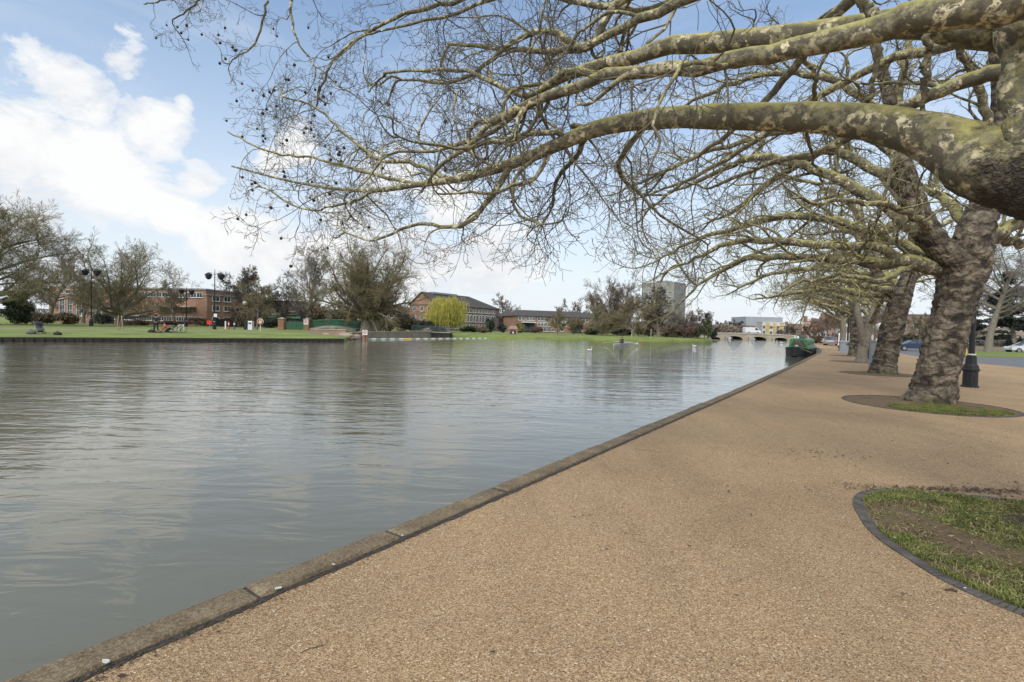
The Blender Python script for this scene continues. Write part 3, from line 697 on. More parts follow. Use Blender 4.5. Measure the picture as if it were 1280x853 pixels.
# kerb stones between promenade and road
mb = MB(); kl = resample(ROAD_N[1:8], 0.9); ko = offs(kl, 0.14)
for a, b_, c, d in zip(kl[:-1], kl[1:], ko[1:], ko[:-1]):
    g = (b_ - a) * 0.006
    mb.prism([tuple(a + g), tuple(d + g), tuple(c - g), tuple(b_ - g)], -0.12, 0.012)
tag(mb.build('road_kerb', 'kerb'), kind='structure')
# coping stones with joints, and the wall under them
mb = MB(); rngc = random.Random(3); cl = resample(QO[:8], 0.96); ci = offs(cl, 0.2)
for i in range(len(cl) - 1):
    a, b_, c, d = cl[i], cl[i + 1], ci[i + 1], ci[i]
    g = (b_ - a) * 0.009; z = 0.018 + rngc.uniform(-.006, .006); e = np.array([0.81, -0.585]) * rngc.uniform(-.008, .008)
    k0 = len(mb.v); n_ = 6; P8 = []
    sec = []
    for t in (0.0, 0.03, 0.97, 1.0):
        pa = a + g + (b_ - a - 2 * g) * t + e; pd = d + g + (c - d - 2 * g) * t
        zz = z - (0.012 if t in (0.0, 1.0) else 0)
        mo = (pd - pa)
        sec.append([(*pa, -0.3), (*pa, zz - 0.022), (*(pa + mo * 0.09), zz), (*(pa + mo * 0.93), zz), (*pd, zz - 0.018), (*pd, -0.3)])
    mb.loft(sec)
tag(mb.build('quay_coping', 'coping'), kind='structure')
mb = MB(); clf = resample(QO[:6], .05); jo = offs(clf, 0.006); ji = [a + np.array([.81, -.585]) * (.016 * mnoise.noise(Vector((a[0] * 9, a[1] * 9, 0))) + .012 * mnoise.noise(Vector((a[0] * 30, a[1] * 30, 2)))) for a in offs(clf, 0.248)]
for i in range(len(clf) - 1):
    mb.add([(*jo[i], 0.004), (*jo[i + 1], 0.004), (*ji[i + 1], 0.004), (*ji[i], 0.004)], [(0, 3, 2, 1)])
tag(mb.build('mossy_joint', 'joint'), kind='structure')
mb = MB(); wo = [p + np.array([0, 0]) for p in offs(QOs, 0.03)]
for i in range(len(wo) - 1):
    mb.add([(*wo[i], 0.0), (*wo[i + 1], 0.0), (*wo[i + 1], -1.5), (*wo[i], -1.5)], [(0, 1, 2, 3)])
tag(mb.build('quay_wall', 'concrete'), kind='structure')

# ------------------------------------------------------------------ tree pits
def closed_spline(pts, S):
    P = np.array(pts, float); n = len(P); out_ = []
    for s in np.linspace(0, n, S, endpoint=False):
        i = int(s); t = s - i; p0, p1, p2, p3 = (P[(i + j) % n] for j in (-1, 0, 1, 2))
        out_.append(0.5 * ((2 * p1) + (-p0 + p2) * t + (2 * p0 - 5 * p1 + 4 * p2 - p3) * t * t + (-p0 + 3 * p1 - 3 * p2 + p3) * t ** 3))
    return np.array(out_)
def pit(pts, label, nb, hump, seed, group, edging=True):
    L = closed_spline(pts, 400); c = L.mean(0)
    seg = np.linalg.norm(np.roll(L, -1, 0) - L, axis=1); per = seg.sum()
    if edging:
        mb = MB(); rn = random.Random(seed)
        k = int(per / 0.037); cs = np.concatenate([[0], np.cumsum(seg)])
        for i in range(k):
            s = per * i / k; j = max(0, int(np.searchsorted(cs, s, side='right') - 1)) % 400; p = L[j] + (L[(j + 1) % 400] - L[j]) * ((s - cs[j]) / max(seg[j], 1e-6))
            t = L[(j + 2) % 400] - L[j - 2]; a = math.atan2(t[1], t[0])
            mb.box((p[0], p[1], 0.0 + rn.uniform(-.004, .003)), (0.029, 0.085, 0.024), a + rn.uniform(-.12, .12))
        tag(mb.build('brick_edging', 'edging'), label, 'edging', group)
    # soil disc as polar grid
    S = 14; mb = []; rn = np.random.default_rng(seed); V = []; 
    for r in range(S + 1):
        f = r / S
        for q in L[::4]:
            p = c + (q - c) * f * (0.985 if edging else 0.93 * (1 + .10 * f * mnoise.noise(Vector((q[0] * 1.5, q[1] * 1.5, seed))) + .05 * f * mnoise.noise(Vector((q[0] * 6, q[1] * 6, seed)))))
            z = 0.005 + hump * (1 - f ** 3) * (0.5 + 0.9 * mnoise.noise(Vector((p[0] * 1.6, p[1] * 1.6, seed)))) + 0.012 * (1 - f) * mnoise.noise(Vector((p[0] * 9, p[1] * 9, 3)))
            V.append((p[0], p[1], max(z, 0.004)))
    n = 100
    Q = [(r * n + k, (r + 1) * n + k, (r + 1) * n + (k + 1) % n, r * n + (k + 1) % n) for r in range(S) for k in range(n)]
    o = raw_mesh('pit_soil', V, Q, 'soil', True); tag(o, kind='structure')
    return L, c
pit1 = [(2.98, 3.92), (3.13, 4.30), (3.36, 4.72), (3.64, 5.0), (4.05, 5.12), (4.59, 5.02), (5.1, 4.82), (5.7, 4.4), (6.1, 3.7), (6.0, 2.8), (5.5, 2.15), (4.7, 1.8), (3.9, 2.0), (3.3, 2.4), (3.03, 2.85), (2.92, 3.2), (2.93, 3.55)]
L1, c1 = pit(pit1, 'curved dark brick edging around the nearest grassy tree pit', 0, 0.06, 1, None)
def ringpts(c, rx, ry, n=12, rot=0.0):
    return [(c[0] + rx * math.cos(2 * PI * i / n + rot), c[1] + ry * math.sin(2 * PI * i / n + rot)) for i in range(n)]
T2c = np.array([10.30, 12.25]); T3c = np.array([15.9, 21.3]); T4c = np.array([21.4, 30.5]); T5c = np.array([26.9, 39.2]); T6c = np.array([34.1, 51.5])
pit(ringpts((9.85, 11.75), 1.62, 1.62), 'dark brick edging around the burred trunk beside the lamp post', 0, 0.05, 2, None)
for c_, nm in ((T3c, 'dark brick edging around the second burred tree trunk'), (T4c, 'thin edging around the smooth slanting double trunk'), (T5c, 'thin edging around the straight thick trunk behind the slanting one')):
    pit(ringpts(c_ + np.array([-0.25, -0.2]), 1.6, 1.5), nm, 0, 0.03, int(c_[0]), None, edging=False)

# grass blades in the pits
def blades(name, L, c, n, h, mat, seed, thr, rad=0.97, sign=1, width=0.0035, lay=0.5):
    rng = np.random.default_rng(seed); k = n * 4
    i = rng.integers(0, len(L), k); f = np.sqrt(rng.random(k)) * rad
    p = c + (L[i] - c) * f[:, None]
    val = np.array([mnoise.noise(Vector((x * 1.7, y * 1.7, 5 + seed))) + 0.5 * mnoise.noise(Vector((x * 6, y * 6, 9))) for x, y in p]) * sign
    p = p[val > thr][:n]; n = len(p)
    if not n: return
    z = np.full(n, 0.004)
    for j in range(n): 
        z[j] = 0.004 + 0.03 * 0.5
    a = rng.random(n) * 2 * PI; hh = h * rng.uniform(0.4, 1.2, n); le = rng.normal(size=(n, 2)) * hh[:, None] * lay
    b0 = np.stack([p[:, 0], p[:, 1], np.zeros(n) + 0.006], 1); wv = np.stack([np.cos(a), np.sin(a), np.zeros(n)], 1) * width
    b1 = b0 + np.stack([le[:, 0] * .4, le[:, 1] * .4, hh * .6 + 0.02], 1); b2 = b0 + np.stack([le[:, 0], le[:, 1], hh + 0.02], 1)
    V = np.stack([b0 - wv, b0 + wv, b1 + wv * .8, b1 - wv * .8, b2 + wv * .15, b2 - wv * .15], 1)
    B = np.arange(n)[:, None] * 6
    Q = np.concatenate([B + [0, 1, 2, 3], B + [3, 2, 4, 5]])
    o = raw_mesh(name, V, Q, mat, False); tag(o, 'short mossy grass growing in the tree pit', 'grass', kind='stuff')
blades('pit_grass', L1, c1, 46000, 0.014, 'blade', 3, -0.18, lay=1.0)
blades('pit_grass', L1, c1, 6000, 0.022, 'blade_dry', 4, -0.35, width=0.003, lay=2.2)
L2 = closed_spline(ringpts((9.75, 11.0), 1.25, 0.85), 120)
blades('pit_grass', L2, L2.mean(0), 15000, 0.02, 'blade', 5, -0.3, width=0.006)

# leaf scraps, twigs and grit scattered on the gravel
def scatter(name, n, boxes, size, mat, seed, label, lab_cat, asp=0.35, z0=0.008):
    rng = np.random.default_rng(seed); P = []
    for (cx, cy, sx_, sy_, wt) in boxes:
        k = int(n * wt); P.append(np.stack([rng.normal(cx, sx_, k), rng.normal(cy, sy_, k)], 1))
    P = np.concatenate(P); n = len(P)
    lat = (P[:, 0] + 2.2) * 0.81 - (P[:, 1] - 2.07) * 0.585
    P = P[lat > 0.3]; n = len(P)
    a = rng.random(n) * 2 * PI; s = size * rng.uniform(0.4, 1.5, n)
    u = np.stack([np.cos(a), np.sin(a), rng.normal(size=n) * .15], 1) * s[:, None]; v = np.stack([-np.sin(a), np.cos(a), rng.normal(size=n) * .3], 1) * (s * asp)[:, None]
    c = np.stack([P[:, 0], P[:, 1], np.full(n, z0) + s * 0.2], 1)
    V = np.stack([c - u, c - v, c + u, c + v], 1)
    o = raw_mesh(name, V, np.arange(4 * n).reshape(n, 4), mat, False); tag(o, label, lab_cat, kind='stuff'); return o
scatter('leaf_litter', 1500, [(4.3, 6.6, 0.5, .18, .10), (4.7, 5.17, .6, .06, .6), (5.8, 5.05, .7, .22, .6), (7.5, 8.2, 1.8, 1.0, .16), (9.6, 11.5, 1.6, 1.6, .15), (12, 12, 2, 2, .1), (2.5, 4, 2.0, 2.0, .10), (6, 8, 4, 4, .1), (14, 14, 5, 4, .1)], 0.016, 'debris', 8, 'dark scraps of leaf and bark scattered on the gravel path', 'leaf litter')
scatter('white_grit', 420, [(2.5, 4.2, 2.0, 2.2, 0.6), (6, 8, 4, 4, .4)], 0.006, 'litter', 9, 'tiny pale grit specks scattered over the path', 'grit', 0.7)
for kk, (nn, mt, sz) in enumerate(((1500, 'debris', .014), (900, 'blade_dry', .016))):
    rngp = np.random.default_rng(50 + kk); ii = rngp.integers(0, len(L1), nn); pp = c1 + (L1[ii] - c1) * (rngp.random(nn) ** .5 * .95)[:, None]
    a = rngp.random(nn) * 2 * PI; s_ = sz * rngp.uniform(.4, 1.6, nn); u = np.stack([np.cos(a), np.sin(a), rngp.normal(size=nn) * .3], 1) * s_[:, None]; v = np.stack([-np.sin(a), np.cos(a), rngp.normal(size=nn) * .4], 1) * (s_ * .3)[:, None]
    fr_ = np.linalg.norm(pp - c1, axis=1) / np.linalg.norm(L1[ii] - c1, axis=1)
    c_ = np.stack([pp[:, 0], pp[:, 1], .012 + .05 * (1 - fr_ ** 3)], 1)
    tag(raw_mesh('leaf_litter', np.stack([c_ - u, c_ - v, c_ + u, c_ + v], 1), np.arange(4 * nn).reshape(nn, 4), mt, False), 'dead leaf scraps lying in the grassy tree pit', 'leaf litter', kind='stuff')

rnge = np.random.default_rng(70); ne = 2600; te = rnge.random(ne) ** 1.6 * 24; ed = np.array([-1.9, 2.09]) + te[:, None] * np.array([.582, .813]) + np.array([.813, -.582]) * (np.abs(rnge.normal(size=ne)) * .05 - .02)[:, None]
aa = rnge.random(ne) * 2 * PI; se = .006 * rnge.uniform(.5, 2.0, ne); ue = np.stack([np.cos(aa), np.sin(aa), np.zeros(ne)], 1) * se[:, None]; ve = np.stack([-np.sin(aa), np.cos(aa), rnge.normal(size=ne) * .3], 1) * (se * .5)[:, None]; ce = np.stack([ed[:, 0], ed[:, 1], np.full(ne, .009)], 1)
tag(raw_mesh('edge_debris', np.stack([ce - ue, ce - ve, ce + ue, ce + ve], 1), np.arange(4 * ne).reshape(ne, 4), 'debris', False), 'dark grains lodged along the stone quay edge', 'debris', kind='stuff')
# droppings / scraps of paper along the quay edge
for i, (px, py, sz) in enumerate([(132, 833, .035), (348, 740, .04), (417, 710, .02), (503, 673, .02), (1118, 680, .012), (1206, 745, .014), (1276, 766, .02), (1178, 826, .014)]):
    g = gp(px, py); mb = MB(); rn = random.Random(i)
    pts = [(sz * rn.uniform(.5, 1.1) * math.cos(a), sz * .6 * rn.uniform(.5, 1.1) * math.sin(a)) for a in np.linspace(0, 2 * PI, 9)[:-1]]
    mb.prism([(a * .75, b_ * .7) for a, b_ in pts], 0.0, 0.003)
    o = mb.build('litter_scrap', 'litter', None, (g[0], g[1], 0.022 if i < 4 else 0.05 if i in (4, 5) else 0.004), rn.random() * 3)
    tag(o, ['white scrap on the coping at the lower left corner', 'largest white scrap on the edge between coping and gravel', 'small white scrap at the stone joint on the quay edge', 'white fleck on the quay coping farther up the river', 'white fleck inside the grassy pit by its left edging', 'white fleck lying just outside the pit edging', 'white scrap beside the edging at the right', 'lone white fleck on the gravel below the pit'][i], 'litter', 'white scraps along the path')
mb = MB(); g = gp(375, 818); mb.tube([(0, 0, .004), (.03, .03, .006), (.09, .065, .004)], .002, 5)
tag(mb.build('fallen_twig', 'debris', None, (g[0], g[1], 0.002)), 'short thin twig lying on the gravel near the quay', 'twig')
mb = MB(); g = gp(1182, 739); mb.tube([(0, 0, .006), (.04, .0, .012), (.06, -.015, .006)], .008, 5)
tag(mb.build('bark_flake', 'debris', None, (g[0], g[1], 0.0)), 'small brown bark flake on the gravel near the pit', 'bark')

# ------------------------------------------------------------------ the nearest plane tree (trunk stands just outside the frame)
def far_ok(l, B):
    e = l[0][:, -1] + B     # the crown ends some 9 m out over the river
    return (e[:, 0] > -0.60 * e[:, 1]) | ((e[:, 2] > 6.4 + .05 * e[:, 1]) & (e[:, 0] > -0.74 * e[:, 1]))
def plane_T1():
    rng = np.random.default_rng(11)
    root = empty('plane_tree', (4.75, 3.35, 0), 0, 'nearest plane tree, its thick lichened limbs arching over the river', 'tree', 'plane trees along the promenade')
    B = np.array([4.75, 3.35, 0])
    loc = lambda rows: [(x - B[0], y - B[1], z, r) for x, y, z, r in rows]
    trunk = [(4.78, 3.30, -0.1, .50), (4.78, 3.32, 0.5, .46), (4.72, 3.38, 1.2, .44), (4.62, 3.5, 1.9, .44), (4.55, 3.7, 2.4, .42), (4.6, 3.85, 2.85, .36), (4.75, 3.9, 3.3, .27), (4.95, 3.9, 4.0, .22), (5.0, 4.0, 5.2, .18), (4.9, 4.2, 7.0, .12)]
    burr_tube('trunk', loc(trunk), 'bark_trunk', root, seed=1, amp=.09)
    big = spline(pxl([(1400, 262, 3.85, 95), (1330, 238, 3.86, 92), (1280, 220, 3.88, 88), (1235, 206, 3.95, 84), (1200, 188, 4.08, 68), (1165, 172, 4.2, 55), (1120, 160, 4.35, 46), (1050, 150, 4.6, 39), (980, 147, 4.8, 34), (900, 146, 5.0, 30), (840, 147, 5.2, 26), (780, 154, 5.4, 22), (740, 163, 5.55, 19), (700, 180, 5.7, 16.5), (650, 201, 5.95, 14), (600, 217, 6.2, 11), (560, 226, 6.5, 9), (520, 231, 6.8, 7.5), (470, 238, 7.2, 5.5), (420, 236, 7.7, 4), (360, 226, 8.3, 3), (290, 208, 8.9, 2)]), 60)
    # big limb with bulging collar near the trunk
    n = 30; S = 220; A = spline([tuple(r) for r in big[:]], S); V = []
    for i in range(S + 1):
        p = Vector(A[i, :3]) - Vector(B); t = Vector(A[min(i + 1, S), :3] - A[max(i - 1, 0), :3]).normalized(); u = Vector((0, 0, 1)); u = (u - t * u.dot(t)).normalized(); w_ = t.cross(u); r = A[i, 3]
        col_ = math.exp(-((i / S) / 0.13) ** 2)
        for k in range(n):
            a = 2 * PI * k / n; q = p + (u * math.cos(a) + w_ * math.sin(a)) * r
            d = mnoise.noise(q * 3.0) * 0.10 + mnoise.noise(q * 7) * 0.05 + col_ * (mnoise.noise(q * 14) * 0.14 + abs(mnoise.noise(q * 28)) * 0.10)
            V.append(p + (u * math.cos(a) + w_ * math.sin(a)) * r * (1 + d))
    V = np.array([tuple(v) for v in V]); Q = np.array([(i * n + k, i * n + (k + 1) % n, (i + 1) * n + (k + 1) % n, (i + 1) * n + k) for i in range(S) for k in range(n)])
    raw_mesh('limb', V, Q, 'bark_limb', True, root)
    limbsA = [
        # upper brownish limb
        [(1420, 60, 3.9, 60), (1320, 45, 3.95, 56), (1240, 38, 4.05, 46), (1140, 27, 4.3, 36), (1040, 38, 4.6, 29), (920, 53, 4.9, 25), (840, 55, 5.15, 21), (812, 66, 5.25, 18), (755, 82, 5.5, 14), (690, 103, 5.8, 11), (640, 145, 6.0, 8), (600, 172, 6.3, 6), (540, 190, 6.8, 4)],
        # greener limb in front of it
        [(1400, -10, 3.4, 60), (1300, -4, 3.5, 52), (1235, 10, 3.6, 44), (1140, 24, 3.85, 36), (1090, 38, 4.0, 31), (990, 62, 4.3, 24), (940, 73, 4.45, 21), (865, 86, 4.7, 18), (790, 91, 4.95, 15), (750, 96, 5.1, 14), (715, 112, 5.25, 13), (665, 127, 5.5, 11), (610, 155, 5.8, 9.5)],
        # fork above the green limb
        [(752, 95, 5.1, 10), (715, 90, 5.3, 9), (690, 103, 5.5, 8), (660, 120, 5.8, 7), (625, 108, 6.1, 6), (590, 92, 6.5, 5), (540, 88, 7.0, 4), (480, 92, 7.6, 3)],
        # rear limb crossing behind
        [(1330, 68, 5.0, 24), (1275, 82, 5.1, 22), (1230, 96, 5.3, 19), (1180, 111, 5.5, 16), (1130, 134, 5.8, 14), (1080, 160, 6.2, 12), (1020, 190, 6.8, 9), (960, 205, 7.4, 6), (900, 230, 8.0, 4)],
        # near-vertical limb at the right edge
        [(1300, 230, 3.75, 52), (1284, 190, 3.75, 44), (1274, 150, 3.75, 37), (1271, 90, 3.8, 34), (1262, 30, 3.85, 34), (1255, -30, 3.9, 34), (1250, -120, 4.1, 32), (1200, -300, 4.6, 24), (1100, -480, 5.2, 16)],
        # hooked limb, upper middle
        [(900, -60, 6.2, 14), (830, -20, 6.4, 12), (770, 5, 6.6, 10), (735, 60, 6.7, 8), (700, 45, 6.9, 7.5), (672, 38, 7.0, 7), (640, 55, 7.2, 6), (600, 85, 7.4, 5), (560, 105, 7.7, 4), (500, 100, 8.1, 3)],
        [(980, -90, 5.8, 13), (900, -40, 6.2, 11), (820, 10, 6.6, 9), (730, 5, 7.0, 7), (650, -10, 7.5, 5), (560, 20, 8, 4), (470, 40, 8.6, 2.6)],
        # off the end of the big limb
        [(640, 205, 6.0, 9), (610, 250, 6.1, 7), (590, 275, 6.2, 6), (560, 285, 6.5, 5), (520, 280, 6.9, 4), (470, 300, 7.3, 3), (430, 290, 7.6, 2)],
        [(560, 226, 6.5, 6), (520, 205, 6.9, 5), (470, 200, 7.4, 4), (430, 165, 7.9, 3.2), (395, 135, 8.4, 2.6), (350, 118, 8.8, 2)],
        [(470, 238, 7.2, 4), (430, 255, 7.6, 3), (380, 262, 8.0, 2.4), (330, 235, 8.6, 2)],
        [(520, 231, 6.8, 5), (460, 216, 7.3, 4), (400, 200, 7.9, 3), (340, 190, 8.5, 2.4), (285, 165, 9.0, 1.6)],
        [(700, -40, 7.5, 9), (640, -20, 7.8, 7), (560, 5, 8.1, 5.5), (500, 20, 8.4, 4.5), (430, 60, 8.8, 3.4), (400, 110, 9.1, 2.5)],
        # the tips that reach in at the top left
        [(620, -130, 8.6, 8), (520, -90, 9.0, 6), (430, -50, 9.3, 4.6), (370, -10, 9.6, 3.6), (365, 25, 9.7, 3), (375, 55, 9.7, 2.4), (395, 85, 9.7, 1.7)],
        [(520, -90, 9.0, 6), (420, -80, 9.5, 5), (320, -50, 10, 4), (270, -20, 10.2, 3.2), (240, 10, 10.3, 2.2), (215, 25, 10.4, 1.5)],
        [(430, -60, 9.3, 4), (345, -20, 9.8, 3.2), (330, 20, 9.9, 2.8), (318, 55, 10, 2.2), (290, 75, 10.1, 1.5)],
        [(330, -60, 10, 3.5), (262, -30, 10.2, 3), (205, 0, 10.5, 2), (180, 5, 10.6, 1.4)],
        # high fillers
        [(1100, -120, 5.0, 26), (1000, -60, 5.4, 20), (900, -20, 5.8, 15), (800, 25, 6.3, 11), (720, 60, 6.8, 8), (640, 62, 7.3, 6), (560, 55, 7.9, 4)],
        [(1180, -100, 5.0, 22), (1100, -30, 5.4, 17), (1040, 20, 5.8, 13), (980, 100, 6.4, 9), (930, 150, 7.0, 7), (880, 190, 7.6, 5), (830, 215, 8.1, 3.5)],
        [(1330, 0, 5.2, 22), (1250, 40, 5.6, 17), (1170, 60, 6.0, 13), (1100, 80, 6.4, 10), (1010, 130, 7.0, 8), (930, 185, 7.6, 6), (850, 230, 8.3, 4)],
        # hanging dark branches between the limbs
        [(1105, 25, 4.3, 8), (1098, 70, 4.4, 7), (1088, 120, 4.5, 6), (1078, 160, 4.6, 3)],
        [(1162, 25, 4.0, 9), (1158, 70, 4.05, 8), (1155, 110, 4.1, 7), (1150, 150, 4.2, 4)],
        [(1065, -20, 4.3, 10), (1080, 5, 4.3, 11), (1098, 28, 4.2, 12)],
        [(1000, 60, 4.4, 6), (1020, 110, 4.8, 5), (1010, 170, 5.2, 4), (1030, 230, 5.6, 3)],
    ]
    limbs = [loc(pxl(l)) for l in limbsA]
    l0 = guided(limbs, 26)
    l0big = guided([loc([tuple(r) for r in A])], 26)
    Pk = l0[0]; Pk[:, 2:-1] += rng.normal(size=Pk[:, 2:-1].shape) * 0.012
    tubes([(l0, 14)], 'limb', 'bark_limb', root)
    # --- secondary branches
    allm = cat(l0, l0big)
    cnt = allm[2] * 2.2; cnt[4] = 4; cnt[11:15] *= .35; cnt[19:] = 1; cnt[-1] = 0
    s1 = spawn(rng, allm, cnt, 0.12, 1, (30, 75), (0.22, 0.42), 0.5, 0.35, rmax=0.035, minlen=0.25, up=-0.1)
    cb = np.array([30.0]); s1b = spawn(rng, l0big, cb, 0.27, 1, (35, 80), (0.14, 0.30), 0.42, 0.3, rmax=0.035, minlen=0.3, up=-0.25)
    s1 = tuple(np.concatenate([a, b_]) for a, b_ in zip(s1, s1b))
    nearT = np.linalg.norm(s1[0] - np.array([-.2, .3, 2.6]), axis=1); kp = rng.random(len(nearT)) < np.clip((nearT - 2.2) / 2.6, .08, 1); kp &= rng.random(len(nearT)) < .9
    s1 = tuple(a[kp] for a in s1)
    s1 = (s1[0], s1[1], np.minimum(s1[2], 2.6), np.maximum(s1[3], 0.008))
    l1 = grow(rng, *s1, 12, 0.20, 0.45, -0.03, 0.3, endup=0.05)
    low = l1[0][:, :, 2].min(1) > 2.55; l1 = tuple(a[low] for a in l1)
    lf_ = far_ok(l1, B); l1 = tuple(a[lf_] for a in l1)
    s2 = spawn(rng, l1, l1[2] * 3.6, 0.1, 1, (30, 75), (0.3, 0.6), 0.5, 0.35, minlen=0.1)
    s2 = (s2[0], s2[1], np.minimum(s2[2], 1.4), np.maximum(s2[3], 0.0045))
    l2 = grow(rng, *s2, 8, 0.23, 0.35, -0.04, 0.4, endup=0.10)
    low = l2[0][:, :, 2].min(1) > 2.35; l2 = tuple(a[low] for a in l2)
    lf_ = far_ok(l2, B); l2 = tuple(a[lf_] for a in l2)
    s3 = spawn(rng, l2, l2[2] * 5.8, 0.1, 1, (30, 80), (0.35, 0.65), 0.55, 0.3, minlen=0.06)
    s3 = (s3[0], s3[1], np.clip(s3[2], 0.08, 0.6), np.maximum(s3[3], 0.003))
    l3 = grow(rng, *s3, 5, 0.22, 0.2, -0.05, 0.6, endup=0.12)
    s4 = spawn(rng, l3, l3[2] * 5, 0.2, 1, (30, 80), (0.4, 0.7), 0.7, 0.2, minlen=0.04)
    s4 = (s4[0], s4[1], np.clip(s4[2], 0.05, 0.25), np.full(len(s4[3]), 0.0022))
    l4 = grow(rng, *s4, 3, 0.3, 0.2, 0, 0.7, endup=0.1)
    print('T1 counts', len(l1[2]), len(l2[2]), len(l3[2]), len(l4[2]))
    tubes([(l1, 6), (l2, 4), (l3, 3), (l4, 3)], 'crown', ['bark_limb', 'twig_plane'], root, rmin=0.0028, mi=[0, 1, 1, 1])
    # --- seed balls hanging from twig tips at the river end
    tips = np.concatenate([l2[0][:, -1], l3[0][:, -1]]) + B
    X = (tips[:, 0] / tips[:, 1]) * FPX + 640
    pw = np.where(X < 330, 10, np.where(X < 390, 5, np.where(X < 430, 2.2, np.where(X < 560, .5, 0.12)))) * (tips[:, 1] > 4)
    up_px = 426 - (tips[:, 2] - EYE) / tips[:, 1] * FPX
    pw = pw * np.where((up_px < 60) & (X < 440), 0.02, 1)
    sel = rng.choice(len(tips), 98, replace=False, p=pw / pw.sum())
    mb = MB(); mb.ball((0, 0, -0.045), 0.025, 8, 6); mb.tube([(0, 0, 0), (0.003, 0, -0.03)], 0.0015, 3)
    first = mb.build('seed_ball', 'seed', root, smooth=True); first.location = tips[sel[0]] - B
    for i in sel[1:]:
        c = first.copy(); COL.objects.link(c); c.parent = root; c.location = tips[i] - B; c.rotation_euler.z = rng.random() * 6; sc_ = rng.uniform(.8, 1.15); c.scale = (sc_,) * 3
    return root
plane_T1()

def arch(rng, p0, az, reach, rise, r0, elev=25, S=10, endz=None):
    """rows of an arching limb: leaves at elev degrees, bends over to nearly level"""
    rows = []; x, y, z = p0; e = R_(elev); a = az; ds = reach / S; da = 0
    for i in range(S + 1):
        t = i / S
        rows.append((x, y, z, r0 * (1 - t) ** 0.8 * 0.92 + 0.010))
        da = 0.5 * da + rng.normal() * 0.06; a += da
        ee = e * (1 - t * 1.15) + rng.normal() * 0.10
        x += math.cos(a) * math.cos(ee) * ds; y += math.sin(a) * math.cos(ee) * ds; z += math.sin(ee) * ds
    return rows

def plane_tree(name, B, trunk, limbs, label, seed, dens=1.0, near=1.0, burr=.10, amp_seed=2, trunk_mat='bark_trunk', S=150, n=110, tw=0.005, mat_l='bark_limb_far', mat_t='twig_olive', flare=.35, wr=1.0):
    rng = np.random.default_rng(seed); B = np.array(B, float)
    root = empty('plane_tree', tuple(B), 0, label, 'tree', 'plane trees along the promenade')
    loc = lambda rows: [(x - B[0], y - B[1], z - B[2], r) for x, y, z, r in rows]
    for k, t in enumerate(trunk):
        burr_tube('trunk' if k == 0 else 'stem', loc(t), trunk_mat, root, n=n, S=S, seed=amp_seed + k, amp=burr, flare=flare if k == 0 else 0, wr=wr)
    l0 = guided([loc(l) for l in limbs], 22)
    P = l0[0]; P[:, 1:] += rng.normal(size=P[:, 1:].shape) * 0.035
    tubes([(l0, 10)], 'limb', mat_l, root)
    s1 = spawn(rng, l0, l0[2] * 1.9 * dens, 0.15, 1, (25, 65), (0.2, 0.4), 0.5, 0.3, rmax=0.05, minlen=0.3, up=0.15)
    s1 = (s1[0], s1[1], np.minimum(s1[2], 2.8), np.maximum(s1[3], 0.012))
    l1 = grow(rng, *s1, 9, 0.17, 0.45, 0.01, 0.3)
    s2 = spawn(rng, l1, l1[2] * 3.6 * dens, 0.1, 1, (30, 70), (0.3, 0.6), 0.5, 0.35, minlen=0.15)
    s2 = (s2[0], s2[1], np.minimum(s2[2], 1.6), np.maximum(s2[3], 0.007))
    l2 = grow(rng, *s2, 6, 0.24, 0.35, 0.0, 0.4)
    s3 = spawn(rng, l2, l2[2] * 4.2 * dens, 0.1, 1, (30, 75), (0.35, 0.65), 0.55, 0.3, minlen=0.1)
    s3 = (s3[0], s3[1], np.clip(s3[2], 0.12, 0.8), np.maximum(s3[3], tw))
    l3 = grow(rng, *s3, 4, 0.27, 0.2, 0.0, 0.6)
    tubes([(l1, 5), (l2, 4), (l3, 3)], 'crown', [mat_l, mat_t], root, rmin=tw, mi=[0, 1, 1])
    print(name, len(l1[2]), len(l2[2]), len(l3[2]))
    return root

# second tree
Y2 = 12.3
tr2 = pxl([(1160, 508, Y2, 47.0), (1165, 492, Y2, 43.7), (1172, 465, Y2, 42.0), (1180, 430, Y2, 42.0), (1188, 400, Y2, 42.0), (1197, 365, Y2, 44.5), (1206, 335, Y2, 47.0), (1214, 305, Y2, 43.7), (1224, 275, Y2 + .1, 35.3), (1238, 240, Y2 + .2, 30.2), (1248, 190, Y2 + .4, 23.5), (1250, 120, Y2 + .6, 16.8), (1240, 30, Y2 + .8, 10.1)])
st2 = pxl([(1205, 345, Y2, 33.6), (1185, 320, Y2 - .1, 31.9), (1165, 300, Y2, 30.2), (1150, 275, Y2 + .2, 28.6), (1140, 245, Y2 + .4, 25.2), (1128, 205, Y2 + .6, 21.0), (1118, 150, Y2 + .9, 16.0), (1100, 80, Y2 + 1.2, 10.9), (1075, 0, Y2 + 1.5, 6.7)])
